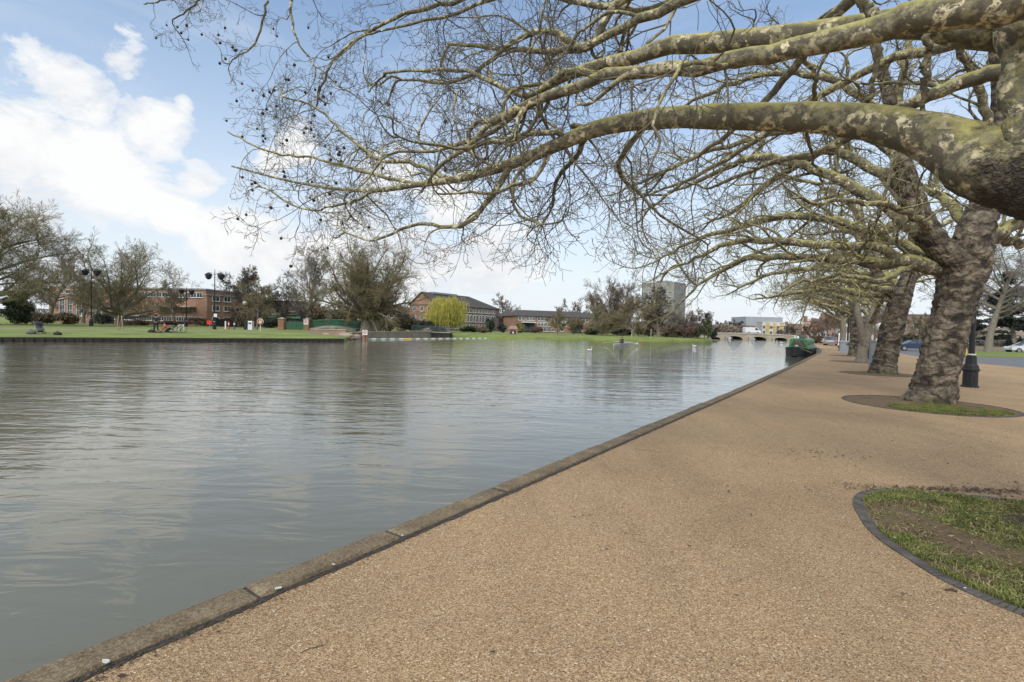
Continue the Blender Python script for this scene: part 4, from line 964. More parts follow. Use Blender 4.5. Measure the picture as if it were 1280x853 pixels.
lim2 = [
    [(1212, 338, Y2 + .35, 20), (1175, 336, 12.45, 20), (1130, 328, 12.4, 17.5), (1100, 331, 12.7, 17), (1070, 325, 13.0, 13), (1020, 323, 13.5, 10), (960, 322, 14.2, 8), (930, 323, 14.6, 7), (900, 338, 15.2, 5), (872, 358, 15.8, 3)],
    [(1130, 328, 12.4, 13), (1100, 310, 12.6, 12), (1050, 309, 13, 10), (1000, 303, 13.5, 9), (960, 300, 14.0, 8), (915, 304, 14.6, 6.5), (880, 318, 15.2, 4.5), (850, 330, 15.9, 3)],
    [(1150, 290, 12.4, 17), (1110, 262, 12.8, 15), (1065, 232, 13.2, 13), (1015, 210, 13.7, 11), (965, 198, 14.3, 9.5), (930, 200, 14.9, 8), (900, 215, 15.5, 6), (850, 235, 16.4, 4), (810, 262, 17, 2.5)],
    [(1145, 265, 12.6, 14), (1100, 288, 12.9, 12), (1040, 275, 13.4, 10), (980, 270, 13.9, 9), (930, 285, 14.5, 7), (885, 295, 15.2, 5), (850, 310, 15.9, 3.5), (825, 325, 16.4, 2)],
    [(1140, 245, 12.8, 14), (1090, 210, 13.2, 12), (1040, 190, 13.6, 10), (1000, 205, 14.0, 8.5), (955, 232, 14.6, 7), (920, 262, 15.2, 5), (898, 275, 15.6, 3)],
    [(1128, 205, 12.9, 12), (1080, 170, 13.4, 10), (1010, 160, 14, 8), (940, 175, 14.8, 6.5), (870, 195, 15.8, 5), (800, 230, 16.8, 3)],
    [(1120, 160, 13.1, 11), (1060, 110, 13.6, 9), (980, 90, 14.4, 7), (900, 110, 15.4, 5), (830, 150, 16.4, 3)],
    [(1215, 305, 12.4, 20), (1250, 290, 12.4, 17), (1290, 275, 12.6, 14), (1350, 262, 13, 10), (1420, 250, 13.4, 6)],
    [(1220, 290, 12.6, 14), (1250, 300, 12.9, 12), (1290, 305, 13.4, 9), (1340, 290, 14, 6)],
    [(1240, 235, 12.8, 14), (1270, 190, 13, 12), (1320, 150, 13.4, 9), (1380, 120, 14, 6)],
    [(1160, 290, 12.2, 11), (1155, 280, 11.6, 10), (1120, 262, 11.0, 8), (1070, 250, 10.5, 6), (1010, 255, 10.0, 4)],
    [(1248, 200, 12.7, 12), (1230, 130, 12.4, 10), (1200, 60, 12, 8), (1160, 0, 11.6, 5)],
    [(1215, 300, 12.8, 15), (1200, 270, 14, 13), (1180, 250, 15.5, 10), (1150, 235, 17, 7), (1120, 230, 18.4, 4)],
    [(1190, 322, 12.5, 12), (1150, 315, 13.6, 11), (1110, 300, 15, 9), (1070, 290, 16.5, 6), (1030, 292, 18, 4)],
    [(1118, 150, 13.1, 10), (1130, 80, 13.6, 8), (1150, 10, 14.2, 6), (1160, -60, 14.8, 4)],
    [(1140, 330, 12.3, 8), (1100, 350, 12.2, 7), (1060, 345, 12.4, 5), (1010, 350, 12.9, 3.5), (975, 365, 13.3, 2)],
]
plane_tree('plane_tree', (T2c[0], T2c[1], 0), [tr2, st2], [pxl(l) for l in lim2], 'leaning plane tree with a knobbly burred trunk beside the black lamp post', 21, dens=1.15, tw=0.0048)

# third tree: same habit
Y3 = 21.3
tr3 = pxl([(1104, 470, Y3, 25.8), (1106, 455, Y3, 24.9), (1111, 430, Y3, 24.9), (1116, 405, Y3, 24.1), (1122, 385, Y3, 24.1), (1130, 365, Y3, 20.6), (1138, 340, Y3 + .2, 16.3), (1142, 310, Y3 + .4, 12.9), (1140, 270, Y3 + .6, 9.5), (1132, 220, Y3 + .8, 5.2)])
st3_ = pxl([(1124, 382, Y3, 17.2), (1112, 362, Y3, 14.6), (1098, 345, Y3 + .2, 12.0), (1088, 322, Y3 + .4, 9.5), (1080, 290, Y3 + .6, 6.9), (1074, 250, Y3 + .8, 4.3)])
lim3 = [
    [(1118, 375, 21.3, 14), (1098, 368, 21.6, 11), (1075, 366, 22, 9), (1040, 362, 22.8, 7), (1000, 365, 23.6, 5), (960, 372, 24.6, 3)],
    [(1105, 352, 21.5, 11), (1085, 345, 22, 9), (1050, 338, 22.7, 7), (1005, 336, 23.6, 5.5), (960, 345, 24.6, 4), (925, 360, 25.6, 2.5)],
    [(1096, 335, 21.7, 9), (1070, 318, 22.2, 8), (1030, 306, 23, 6), (985, 305, 24, 5), (940, 318, 25, 3.5), (905, 335, 26, 2)],
    [(1086, 310, 21.8, 8), (1055, 285, 22.5, 7), (1010, 272, 23.4, 5), (960, 275, 24.6, 3.5), (920, 290, 25.6, 2)],
    [(1082, 290, 22, 7), (1060, 255, 22.5, 6), (1020, 230, 23.3, 4.5), (975, 222, 24.3, 3)],
    [(1135, 350, 21.5, 11), (1160, 335, 21.8, 9), (1190, 325, 22.3, 7), (1225, 322, 23, 5)],
    [(1140, 315, 21.7, 9), (1165, 290, 22, 7), (1195, 272, 22.6, 5), (1230, 262, 23.2, 3)],
    [(1138, 280, 21.9, 7), (1120, 245, 22, 6), (1095, 215, 22.3, 4), (1070, 195, 22.8, 3)],
    [(1110, 362, 21.2, 9), (1090, 360, 20.4, 8), (1060, 352, 19.6, 6), (1020, 350, 18.8, 4)],
    [(1128, 365, 21.6, 10), (1115, 350, 23, 9), (1095, 342, 24.6, 6), (1070, 345, 26, 4)],
    [(1100, 350, 21.9, 8), (1075, 352, 23.2, 7), (1045, 350, 24.6, 5), (1015, 358, 26, 3)],
]
plane_tree('plane_tree', (T3c[0], T3c[1], 0), [tr3, st3_], [pxl(l) for l in lim3], 'second burred plane tree, standing behind the blue-grey panel', 31, dens=1.0, tw=0.0062, S=70, n=40, amp_seed=5)

def generic_plane(c, seed, label, px_rows, spread, h, stem_rows=None, mat='bark_grey', dens=.85, tw=.009):
    rng = np.random.default_rng(seed); tr = pxl(px_rows); top = tr[-3]; lim = []
    az0 = math.atan2(.585, -.81)
    for k in range(13):
        az = az0 + rng.normal() * 1.1 if k < 8 else rng.uniform(0, 2 * PI)
        i = rng.uniform(0.42, 0.95); q = spline(tr, 20)[int(i * 20)]
        lim.append(arch(rng, q[:3], az, spread * rng.uniform(.6, 1.0), 0, min(q[3] * .75, .15), elev=rng.uniform(12, 62)))
    return plane_tree('plane_tree', (c[0], c[1], 0), [tr] + ([pxl(stem_rows)] if stem_rows else []), lim, label, seed, dens=dens, tw=tw, S=40, n=24, burr=.05, wr=.5, trunk_mat=mat, amp_seed=seed, flare=.25)
generic_plane(T4c, 41, 'slanting smooth double-stemmed plane tree, third along the row', [(1076, 454, 30.5, 13), (1078, 440, 30.5, 11), (1083, 420, 30.5, 10.5), (1088, 400, 30.6, 10), (1094, 380, 30.8, 9), (1098, 355, 31, 7), (1096, 320, 31.2, 5), (1090, 280, 31.5, 3)], 6.5, 10, [(1080, 432, 30.4, 8), (1076, 410, 30.3, 8), (1072, 390, 30.3, 7), (1070, 365, 30.4, 5.5), (1064, 335, 30.6, 4), (1058, 300, 31, 2.5)])
generic_plane(T5c, 51, 'straight thick grey plane tree right behind the slanting one', [(1067, 446, 39.2, 12), (1067.5, 430, 39.2, 10.5), (1068, 412, 39.2, 10), (1068, 395, 39.3, 10), (1066, 378, 39.5, 7), (1062, 350, 39.8, 5), (1058, 315, 40, 3)], 6.5, 9, mat='bark_trunk')
generic_plane(T6c, 61, 'farthest plane tree of the row, dark and slightly bent', [(1052, 440, 51.5, 7), (1053, 428, 51.5, 6.5), (1054, 412, 51.5, 7), (1051, 398, 51.6, 6), (1048, 385, 51.8, 4.5), (1046, 360, 52, 3)], 6.5, 9, mat='bark_grey', tw=.012)
# ------------------------------------------------------------------ placing helpers
def gx(px, Y): return float(at(px, 410, Y)[0])
def gz(px, py, Y): return float(at(px, py, Y)[2])
def lawn_pt(px, Y):
    x = gx(px, Y); return (x, Y, zl(x, Y))

# ------------------------------------------------------------------ park path, revetment, weir
cl_ = [gp(px, py, .306)[:2] for px, py in [(-260, 408.0), (-60, 409.6), (60, 411.6), (130, 412.4), (210, 413.0), (280, 412.9), (330, 412.6)]] + [np.array([-39.5, 82.0]), np.array([-37, 86.0])]
cl_ = [np.array(p) for p in smoothline(cl_, 60)]
a_, b2 = offs(cl_, 1.2), offs(cl_, -1.2)
mb = MB()
for i in range(len(cl_) - 1): mb.add([(*a_[i], .306), (*a_[i + 1], .306), (*b2[i + 1], .306), (*b2[i], .306)], [(0, 1, 2, 3)])
tag(mb.build('park_path', 'stone_tan'), kind='structure')
mb = MB(); bl = resample(LB[1:5], 0.55); bo = offs(bl, 0.06)
for i in range(len(bl) - 1):
    a, b_ = bo[i], bo[i + 1]; t = (b_ - a); m_ = (a + b_) / 2; an = math.atan2(t[1], t[0])
    mb.box((m_[0], m_[1], -0.33), (0.60, 0.08, 0.62), an)
    mb.box((a[0], a[1], -0.36), (0.20, 0.24, 0.60), an)
tag(mb.build('timber_revetment', 'wood_dark'), 'dark timber piling holding up the edge of the park lawn', 'revetment')
def wall_run(name, pts, z0, z1, th, mat, label, cap=None):
    r = empty(name, (pts[0][0], pts[0][1], z0), 0, label, 'wall'); o0 = np.array(pts[0]); mb = MB(); mc = MB()
    for a, b_ in zip(pts[:-1], pts[1:]):
        a = np.array(a) - o0; b_ = np.array(b_) - o0; t = b_ - a; L = np.linalg.norm(t); m_ = (a + b_) / 2; an = math.atan2(t[1], t[0])
        mb.box((m_[0], m_[1], (z1 - z0) / 2), (L + .02, th, z1 - z0), an); mc.box((m_[0], m_[1], z1 - z0 + .06), (L + .1, th + .12, .12), an)
    mb.build('body', mat, r); mc.build('coping', cap or 'stone', r); return r
wall_run('weir_wall', [(-20.1, 61.5), (-19.3, 70), (-16.5, 80), (-14.1, 88.3)], -0.9, 0.42, .4, 'stone_tan', 'low tan retaining wall beside the weir inlet')
wall_run('weir_wall', [(-24.5, 60.3), (-20.4, 60.9)], -0.5, 0.75, .5, 'brick_far', 'short brick wall at the end of the park lawn by the notice')
wall_run('weir_wall', [(-13.9, 88.0), (-10.8, 87.6)], -0.6, 0.35, 2.0, 'wood_dark', 'dark sluice wall near the blue-grey railings')
rngs = random.Random(4)
for i in range(9):
    Y = 60 + rngs.random() * 8; x = gx(402 + i * 6, Y); mb = MB(); s = rngs.uniform(.3, .6)
    mb.loft([[(s * f * (1 + .3 * rngs.random()) * math.cos(a) * 1.4, s * f * (1 + .3 * rngs.random()) * math.sin(a), h) for a in np.linspace(0, 2 * PI, 9)[:-1]] for f, h in ((1, -.2), (1.05, s * .3), (.7, s * .7), (.3, s * .85))])
    tag(mb.build('stone_block', 'stone_tan', None, (x, Y, zl(x, Y)), 0), 'rough stone among the rocks between footbridge and weir wall', 'stone', 'rocks by the footbridge')

# buoys across the inlet
for i in range(34):
    t = i / 33; x = -19.4 + 15.2 * t; y = 65 + 22 * t; yel = i in (9, 10)
    mb = MB(); mb.tube([(-.34, 0, 0), (-.30, 0, 0), (.30, 0, 0), (.34, 0, 0)], [.05, .105, .105, .05], 10)
    o = mb.build('buoy', 'yellow' if yel else ('buoy' if i % 2 else 'lamp_glass'), None, (x, y, WZ - .01), math.atan2(22, 15.2) - .2 + rngs.uniform(-.1, .1), smooth=False)
    tag(o, ('yellow buoy in the float line across the inlet' if yel else ('green buoy in the float line across the inlet' if i % 2 else 'white buoy in the float line across the inlet')), 'buoy', 'yellow buoys' if yel else ('green buoys' if i % 2 else 'white buoys'))

# footbridge with green railings
def footbridge():
    x0, x1, Y = gx(386, 84), gx(445, 84), 84.0
    r = empty('footbridge', (x0, Y, 0.3), 0, 'low arched footbridge with solid-looking green railings', 'bridge')
    L = x1 - x0; mb = MB(); N = 16; hz = lambda t: .35 + .45 * math.sin(PI * t)
    for i in range(N):
        t0, t1 = i / N, (i + 1) / N
        mb.add([(L * t0, y_, z_) for y_ in (0, 2.2) for z_ in (hz(t0) - .3, hz(t0))] + [(L * t1, y_, z_) for y_ in (0, 2.2) for z_ in (hz(t1) - .3, hz(t1))], [(0, 1, 5, 4), (2, 6, 7, 3), (1, 3, 7, 5), (0, 4, 6, 2)])
    mb.build('deck', 'concrete', r)
    for y_ in (0.02, 2.15):
        mr = MB()
        for i in range(N):
            t0, t1 = i / N, (i + 1) / N; z0, z1 = hz(t0) , hz(t1)
            mr.tube([(L * t0, y_, z0 + 1.15), (L * t1, y_, z1 + 1.15)], .04, 6); mr.tube([(L * t0, y_, z0 + .1), (L * t1, y_, z1 + .1)], .03, 6)
        for i in range(N * 5):
            t = i / (N * 5); mr.tube([(L * t, y_, hz(t) + .1), (L * t, y_, hz(t) + 1.15)], .028, 4)
        mr.build('railing', 'green_rail', r)
footbridge()
def brick_pillar(px, label, w_=.95, sign=False):
    Y = 83.5; p = lawn_pt(px, Y); r = empty('brick_pillar', p, 0, label, 'pillar')
    mb = MB(); mb.box((0, 0, .9), (w_, w_, 1.8)); mb.build('shaft', 'brick_orange', r)
    mb = MB(); mb.box((0, 0, 1.84), (w_ + .16, w_ + .16, .1)); mb.box((0, 0, 1.96), (w_ * .9, w_ * .9, .16), 0, .2); mb.build('cap', 'stone', r)
brick_pillar(352.5, 'left orange brick pillar of the gateway to the footbridge')
brick_pillar(384, 'right orange brick pillar behind the round warning notice', .85)
def railing(name, p0, p1, z, h, n, mat, label, th=.022):
    p0, p1 = np.array(p0, float), np.array(p1, float); L = np.linalg.norm(p1 - p0); r = empty(name, (*p0, z), math.atan2(*(p1 - p0)[::-1]), label, 'railing')
    mb = MB()
    for zz in (h, .12): mb.box((L / 2, 0, zz), (L, .05, .05))
    for i in range(n + 1): mb.box((L * i / n, 0, h / 2 + .03), (th, th, h - .08))
    mb.build('bars', mat, r)
    for i in range(0, 5): 
        m2_ = MB(); m2_.box((L * i / 4, 0, h / 2 + .03), (.08, .08, h + .1)); m2_.build('post', mat, r)
railing('railing', (gx(357.5, 83.5), 83.5), (gx(380, 83.5), 83.5), .3, 1.35, 40, 'green_rail', 'green railing panel between the two brick pillars', .05)
railing('railing', (gx(514, 92), 92), (gx(562, 92), 92), .25, 1.25, 40, 'panel_grey', 'blue-grey railings by the sluice in front of the willow', .06)
railing('railing', (gx(268, 98), 98), (gx(302, 98), 98), .3, 1.5, 50, 'black', 'black park fence in front of the brick block wing', .07)
railing('railing', (gx(116, 99), 99), (gx(142, 99), 99), .3, 1.6, 40, 'black', 'black park fence behind the big spreading tree', .08)

# ------------------------------------------------------------------ lamp posts
def lamp_post(name, loc, H, label, k=1.0, heads=2, rz=0.0, group='black lamp posts'):
    r = empty(name, loc, rz, label, 'lamp post', group)
    mb = MB(); mb.lathe([(.235 * k, -.05), (.235 * k, .04), (.20 * k, .07), (.195 * k, .52), (.235 * k, .55), (.235 * k, .60), (.205 * k, .64), (.20 * k, .70), (.15 * k, .78), (.135 * k, 1.02), (.10 * k, 1.06)], n=12); mb.build('pedestal', 'black', r, bevel=0)
    mb = MB(); mb.lathe([(.112 * k, 1.055), (.122 * k, 1.075), (.112 * k, 1.10)], n=14); mb.build('collar', 'white', r)
    mb = MB(); mb.lathe([(.085 * k, 1.0), (.072 * k, 2.4), (.05 * k, H * .8), (.04 * k, H), (.02 * k, H + .25), (.05 * k, H + .3), (.01, H + .42)], n=12); mb.build('shaft', 'black', r)
    for s in (-1, 1):
        mb = MB(); mb.tube([(0, 0, H - .35), (s * .3, 0, H - .1), (s * .62, 0, H - .02), (s * .8, 0, H - .1)], .028, 6); mb.tube([(0, 0, H - .75), (s * .3, 0, H - .6), (s * .45, 0, H - .1)], .018, 5); mb.build('arm', 'black', r)
        mb = MB(); c = (s * .8, 0, 0)
        hs_ = 1.45 if heads == 3 else 1.0; mb.lathe([(.04 * hs_, H - .02), (.14 * hs_, H - .10), (.34 * hs_, H - .30), (.36 * hs_, H - .36)], (s * .8, 0, 0), 12); la = mb.build('lantern', 'black', r)
        mb = MB(); mb.lathe([(.30 * hs_, H - .362), (.26 * hs_, H - .72), (.16 * hs_, H - .95), (.05, H - 1.02)], (s * .8, 0, 0), 12); mb.build('lamp_glass', 'black_cloth' if heads == 3 else 'lamp_glass', la)
    return r
lamp_post('lamp_post', lawn_pt(268, 70), 8.0, 'tall double-headed lamp post standing clear against the white cloud', 1.25, 3, rz=.2)
lamp_post('lamp_post', lawn_pt(114, 72), 8.3, 'tall double-headed lamp post left of the big spreading tree', 1.25, 3, rz=.1)
lamp_post('lamp_post', lawn_pt(233, 92), 7.0, 'shorter double-headed lamp post in front of the brick block corner', 1.2, 3, rz=.5)
lamp_post('lamp_post', (15.17, 16.36, 0), 8.0, 'black lamp post with white collar right behind the leaning burred tree', 1.0, rz=.95)
lamp_post('lamp_post', (24.92, 34.65, 0), 8.0, 'black lamp post beside the slanting double-stemmed tree', 1.0, rz=.95)
lamp_post('lamp_post', (30.85, 45.6, 0), 8.0, 'farthest black lamp post, next to the pale litter bin', 1.0, rz=.95)
def globe_lamp(loc, H, label, k=1.0):
    r = empty('globe_lamp', loc, 0, label, 'lamp'); mb = MB(); mb.lathe([(.09 * k, 0), (.09 * k, .6), (.05 * k, .7), (.045 * k, H)], n=10); mb.build('shaft', 'black', r)
    mb = MB(); mb.lathe([(.08 * k, H), (.2 * k, H + .12), (.25 * k, H + .32), (.2 * k, H + .42)], n=12); mb.build('globe', 'lamp_glass', r, smooth=False)
    mb = MB(); mb.lathe([(.27 * k, H + .42), (.16 * k, H + .54), (.03, H + .66)], n=12); mb.build('lid', 'white', r)
globe_lamp(lawn_pt(306, 84), 4.0, 'small lamp with a pale globe in front of the dark glazed building', 1.5)
globe_lamp((gx(1099.5, 42), 42, 0), 2.1, 'low lamp with a pale globe beside the second burred tree', 1.2)

# ------------------------------------------------------------------ signs, bins, posts
def post_sign(loc, H, w_, h_, matp, label, rz=0, cat_='sign', pole='steel', thk=.04, extra=None, name='notice_board'):
    r = empty(name, loc, rz, label, cat_); mb = MB(); mb.tube([(0, 0, -.1), (0, 0, H)], .045, 8); mb.build('post', pole, r)
    mb = MB(); mb.box((0, -.06, H - h_ / 2), (w_, thk, h_)); s = mb.build('panel', matp, r)
    if extra: extra(s, H, w_, h_)
def roundel(s, H, w_, h_):
    mb = MB(); n = 16; R1, R2 = w_ * .36, w_ * .24; zc = H - h_ * .42
    vs = []
    for rr in (R1, R2): vs += [(rr * math.cos(2 * PI * k / n), -.086, zc + rr * math.sin(2 * PI * k / n)) for k in range(n)]
    mb.add(vs, [(k, (k + 1) % n, n + (k + 1) % n, n + k) for k in range(n)]); mb.build('roundel', 'red', s)
    mb = MB(); mb.box((0, -.088, zc), (w_ * .1, .006, h_ * .3)); mb.build('symbol', 'black', s)
post_sign(lawn_pt(382.5, 81.5), 1.75, .75, .8, 'white', 'white notice with a red roundel on the right brick pillar', extra=roundel)
post_sign((gx(456.5, 59.7), 59.7, -.3), 1.15, .6, .6, 'white', 'white notice with a red ring at the end of the weir wall', pole='wood', extra=roundel)
mb = MB(); mb.box((0, 0, .5), (.55, .2, 1.5)); tag(mb.build('mooring_board', 'brick_orange', None, (gx(456.5, 59.9), 59.9, -.75)), 'orange-brown board under the ring notice at the water', 'board')
post_sign(lawn_pt(262, 66), 1.25, .65, .55, 'red', 'small red notice on a post by the park path')
post_sign(lawn_pt(43, 66), 2.9, .12, .5, 'panel_grey', 'slim signpost on the lawn behind the pushchair', pole='black')
post_sign(lawn_pt(269.5, 69.6), 2.2, .45, .45, 'white', 'small white plate on the tall clear lamp post', pole='black')
# lifebuoy station
p = lawn_pt(325.5, 68); r = empty('lifebuoy_stand', p, 0.1, 'red lifebuoy in its housing on a post by the park path', 'lifebuoy')
mb = MB(); mb.tube([(0, 0, -.1), (0, 0, 1.2)], .05, 8); mb.build('post', 'white', r)
mb = MB(); mb.lathe([(.40, 0), (.42, .05), (.42, .12), (.36, .17)], n=20); h_ = mb.build('housing', 'lamp_glass', r); h_.rotation_euler = (PI / 2, 0, 0); h_.location = (0, .08, 1.25)
vs = []; mb = MB(); mb.tube([(.29 * math.cos(a), -.14, 1.25 + .29 * math.sin(a)) for a in np.linspace(0, 2 * PI, 21)], .055, 8, cap=False); mb.build('ring', 'red', r)
for i, (px, c1_, lb) in enumerate([(282, 'white', 'left white marker post behind the park path'), (286, 'red', 'red and white marker post, middle of three'), (293, 'grey_cloth', 'dark marker post right of the striped one')]):
    r = empty('marker_post', lawn_pt(px, 74), 0, lb, 'post', 'marker posts by the park path'); mb = MB(); mb.box((0, 0, .6), (.16, .16, 1.2)); mb.build('shaft', c1_, r); mb = MB(); mb.box((0, 0, .8), (.17, .17, .25)); mb.build('band', 'white', r)
def litter_bin(loc, label, mat, s=1.0, rz=0):
    r = empty('litter_bin', loc, rz, label, 'bin'); mb = MB(); mb.box((0, 0, .5 * s), (.55 * s, .5 * s, 1.0 * s), 0, .94); mb.build('body', mat, r, bevel=.02)
    mb = MB(); mb.box((0, 0, 1.07 * s), (.6 * s, .55 * s, .14 * s), 0, .75); mb.build('lid', mat, r); mb = MB(); mb.box((0, -.25 * s, .82 * s), (.34 * s, .03, .16 * s)); mb.build('opening', 'black', r)
litter_bin(lawn_pt(308.5, 74), 'dark litter bin by the park path', 'black_cloth', 1.15)
litter_bin(lawn_pt(313.5, 74), 'white litter bin beside the dark one', 'white', 1.15)
litter_bin((gx(1056.5, 45), 45, 0), 'pale blue-grey bin beside the farthest lamp post', 'concrete_blue', 1.0, .6)
litter_bin(lawn_pt(455, 86), 'pale utility box at the foot of the giant tree', 'white', .9)
litter_bin(lawn_pt(466, 90), 'grey-green cabinet right of the giant tree', 'panel_grey', 1.6)
litter_bin(lawn_pt(473, 90), 'steel cabinet with dark doors behind the weir', 'steel', 1.5)
# blue-grey information pillar by the second burred tree
r = empty('information_pillar', (18.35, 25.2, 0), -.45, 'narrow blue-grey pillar sign beside the second burred tree', 'sign')
mb = MB(); mb.box((0, 0, .66), (.30, .14, 1.36)); mb.build('body', 'panel_grey', r, bevel=.015)
mb = MB(); mb.box((0, -.073, .95), (.22, .012, .55)); mb.build('panel', 'concrete', r); mb = MB(); mb.box((0, 0, 1.37), (.34, .18, .06)); mb.build('cap', 'steel', r)
# yellow keep-left traffic bollard on the island
r = empty('traffic_bollard', (gx(1204.5, 46.6), 46.6, 0), -.55, 'yellow traffic bollard with a white face on the grass island', 'bollard')
mb = MB(); mb.prism([(-.32, -.14), (.32, -.14), (.32, .14), (-.32, .14)], 0, .5); mb.add([(-.32, -.14, .5), (.32, -.14, .5), (.32, .14, .5), (-.32, .14, .5), (-.24, -.1, .98), (.24, -.1, .98), (.24, .1, .98), (-.24, .1, .98)], [(0, 1, 5, 4), (1, 2, 6, 5), (2, 3, 7, 6), (3, 0, 4, 7), (4, 5, 6, 7)]); mb.build('body', 'yellow', r, bevel=.03)
mb = MB(); n = 14; mb.add([(.18 * math.cos(2 * PI * k / n), -.145, .66 + .18 * math.sin(2 * PI * k / n)) for k in range(n)], [tuple(range(n))]); f_ = mb.build('face', 'white', r)
mb = MB(); mb.tube([(.08, -.152, .76), (-.06, -.152, .6)], .018, 5); mb.tube([(-.08, -.152, .7), (-.08, -.152, .57), (.05, -.152, .57)], .018, 5); mb.build('arrow', 'black', f_)

# ------------------------------------------------------------------ buildings
WIN = {}
def win_mesh(w_, h_, bar=.07, style='plain', frame='white', cols=2, rows=1):
    key = (round(w_, 2), round(h_, 2), bar, style, frame, cols, rows)
    if key in WIN: return WIN[key]
    mb = MB(); d = .09
    mb.m = 0
    for sx_ in (-1, 1): mb.box((sx_ * (w_ / 2 - bar / 2), -d / 2, h_ / 2), (bar, d, h_))
    for z in (bar / 2, h_ - bar / 2): mb.box((0, -d / 2, z), (w_ - 2 * bar, d - .004, bar))
    for c in range(1, cols): mb.box((-w_ / 2 + w_ * c / cols, -d / 2 + .01, h_ / 2), (bar * .7, d - .03, h_ - 2 * bar))
    for q in range(1, rows): mb.box((0, -d / 2 + .014, h_ * q / rows), (w_ - 2 * bar, d - .04, bar * .7))
    mb.box((0, -.09, -.04), (w_ + .12, .18, .07))
    if style == 'arch':
        n = 10; R1, R2 = w_ / 2 + .10, w_ / 2 - .12; vs = []
        for rr in (R1, R2):
            for y_ in (-.11, 0): vs += [(rr * math.cos(PI * k / n), y_, h_ + rr * math.sin(PI * k / n)) for k in range(n + 1)]
        N = n + 1
        for k in range(n): mb.add([vs[k], vs[k + 1], vs[2 * N + k + 1], vs[2 * N + k]], [(0, 1, 2, 3)]); mb.add([vs[k], vs[k + 1], vs[N + k + 1], vs[N + k]], [(0, 1, 2, 3)])
    mb.m = 1; mb.box((0, -.02, h_ / 2), (w_ - bar, .02, h_ - bar))
    if style == 'arch':
        R3 = w_ / 2 - .12; mb.add([(R3 * math.cos(PI * k / 10), -.02, h_ + R3 * math.sin(PI * k / 10)) for k in range(11)], [tuple(range(11))])
    me_o = mb.build('window', [frame, 'glass']); me = me_o.data; bpy.data.objects.remove(me_o); WIN[key] = me
    return me
def windows(root, p0, p1, spec):
    """spec: list of (u fraction, z, w, h, kwargs); p0,p1 local xy, facade faces right-hand side of p0->p1"""
    p0, p1 = np.array(p0, float), np.array(p1, float); t = p1 - p0; L = np.linalg.norm(t); an = math.atan2(t[1], t[0]); nrm = np.array([t[1], -t[0]]) / L
    for u, z, w_, h_, kw in spec:
        q = p0 + t * u + nrm * .012; o = bpy.data.objects.new('window', win_mesh(w_, h_, **kw)); link(o, root); o.location = (q[0], q[1], z); o.rotation_euler.z = an
def block(name, label, cat_, corners, z0, H, mat, roof='flat', rh=2.5, roofmat='roof', over=.35, half=False):
    """corners: 4 world xy, ccw seen from above, first edge = front (facing the river)"""
    o0 = np.array(corners[0], float); c = [tuple(np.array(p, float) - o0) for p in corners]
    r = empty(name, (*o0, z0), 0, label, cat_)
    mb = MB(); mb.prism(c, -.5, H); 
    c = [np.array(p) for p in c]
    if half: a = (c[0] + c[3]) / 2; mb.add([(*c[0], H), (*c[3], H), (*a, H + rh)], [(0, 2, 1)])
    if roof == 'gable':   # ridge parallel to the first edge
        a, b_ = (c[0] + c[3]) / 2, (c[1] + c[2]) / 2
        mb.add([(*c[0], H), (*c[3], H), (*a, H + rh)], [(0, 2, 1)]); mb.add([(*c[1], H), (*c[2], H), (*b_, H + rh)], [(0, 1, 2)])
    mb.build('wall', mat, r)
    mb = MB(); e = (c[1] - c[0]); e = e / np.linalg.norm(e); f = (c[3] - c[0]); f = f / np.linalg.norm(f)
    if roof == 'gable' or roof == 'hip':
        inset = 0 if roof == 'gable' else min(rh * 1.3, np.linalg.norm(c[1] - c[0]) * .4)
        ov = over * .5 if roof == 'gable' else over
        A, B_, C2, D_ = c[0] - e * ov - f * over, c[1] + e * ov - f * over, c[2] + e * ov + f * over, c[3] - e * ov + f * over
        a = (c[0] + c[3]) / 2 + e * ((0 if half else inset) - (ov if roof == 'gable' or half else 0)); b_ = (c[1] + c[2]) / 2 - e * (inset * (2.2 if half else 1) - (ov if roof == 'gable' else 0))
        hz = H - .12; t_ = .18
        top = [(*A, hz + t_), (*B_, hz + t_), (*C2, hz + t_), (*D_, hz + t_), (*a, H + rh + t_), (*b_, H + rh + t_)]
        bot = [(*A, hz), (*B_, hz), (*C2, hz), (*D_, hz), (*a, H + rh - .02), (*b_, H + rh - .02)]
        mb.add(top + bot, [(0, 1, 5, 4), (2, 3, 4, 5)] + ([] if roof == 'gable' or half else [(3, 0, 4)]) + ([] if roof == 'gable' else [(1, 2, 5)]) + [(6, 7, 11, 10), (8, 9, 10, 11), (6, 7, 1, 0), (7, 8, 2, 1), (8, 9, 3, 2), (9, 6, 0, 3)])
    else:
        mb.prism([tuple(c[0] - e * over * .5 - f * over * .5), tuple(c[1] + e * over * .5 - f * over * .5), tuple(c[2] + e * over * .5 + f * over * .5), tuple(c[3] - e * over * .5 + f * over * .5)], H + .003, H + .3)
    mb.build('roof', roofmat, r)
    return r
def quad(x0, x1, Y0, Y1, depth):
    a = np.array([x0, Y0], float); b_ = np.array([x1, Y1], float); t = b_ - a; t /= np.linalg.norm(t); n_ = np.array([-t[1], t[0]]) * depth
    return [a, b_, b_ + n_, a + n_]
def grid_spec(nc, zs, w_, h_, u0=.06, u1=.94, **kw):
    return [(u0 + (u1 - u0) * (i + .5) / nc, z, w_, h_, kw) for z in zs for i in range(nc)]

G0 = .3
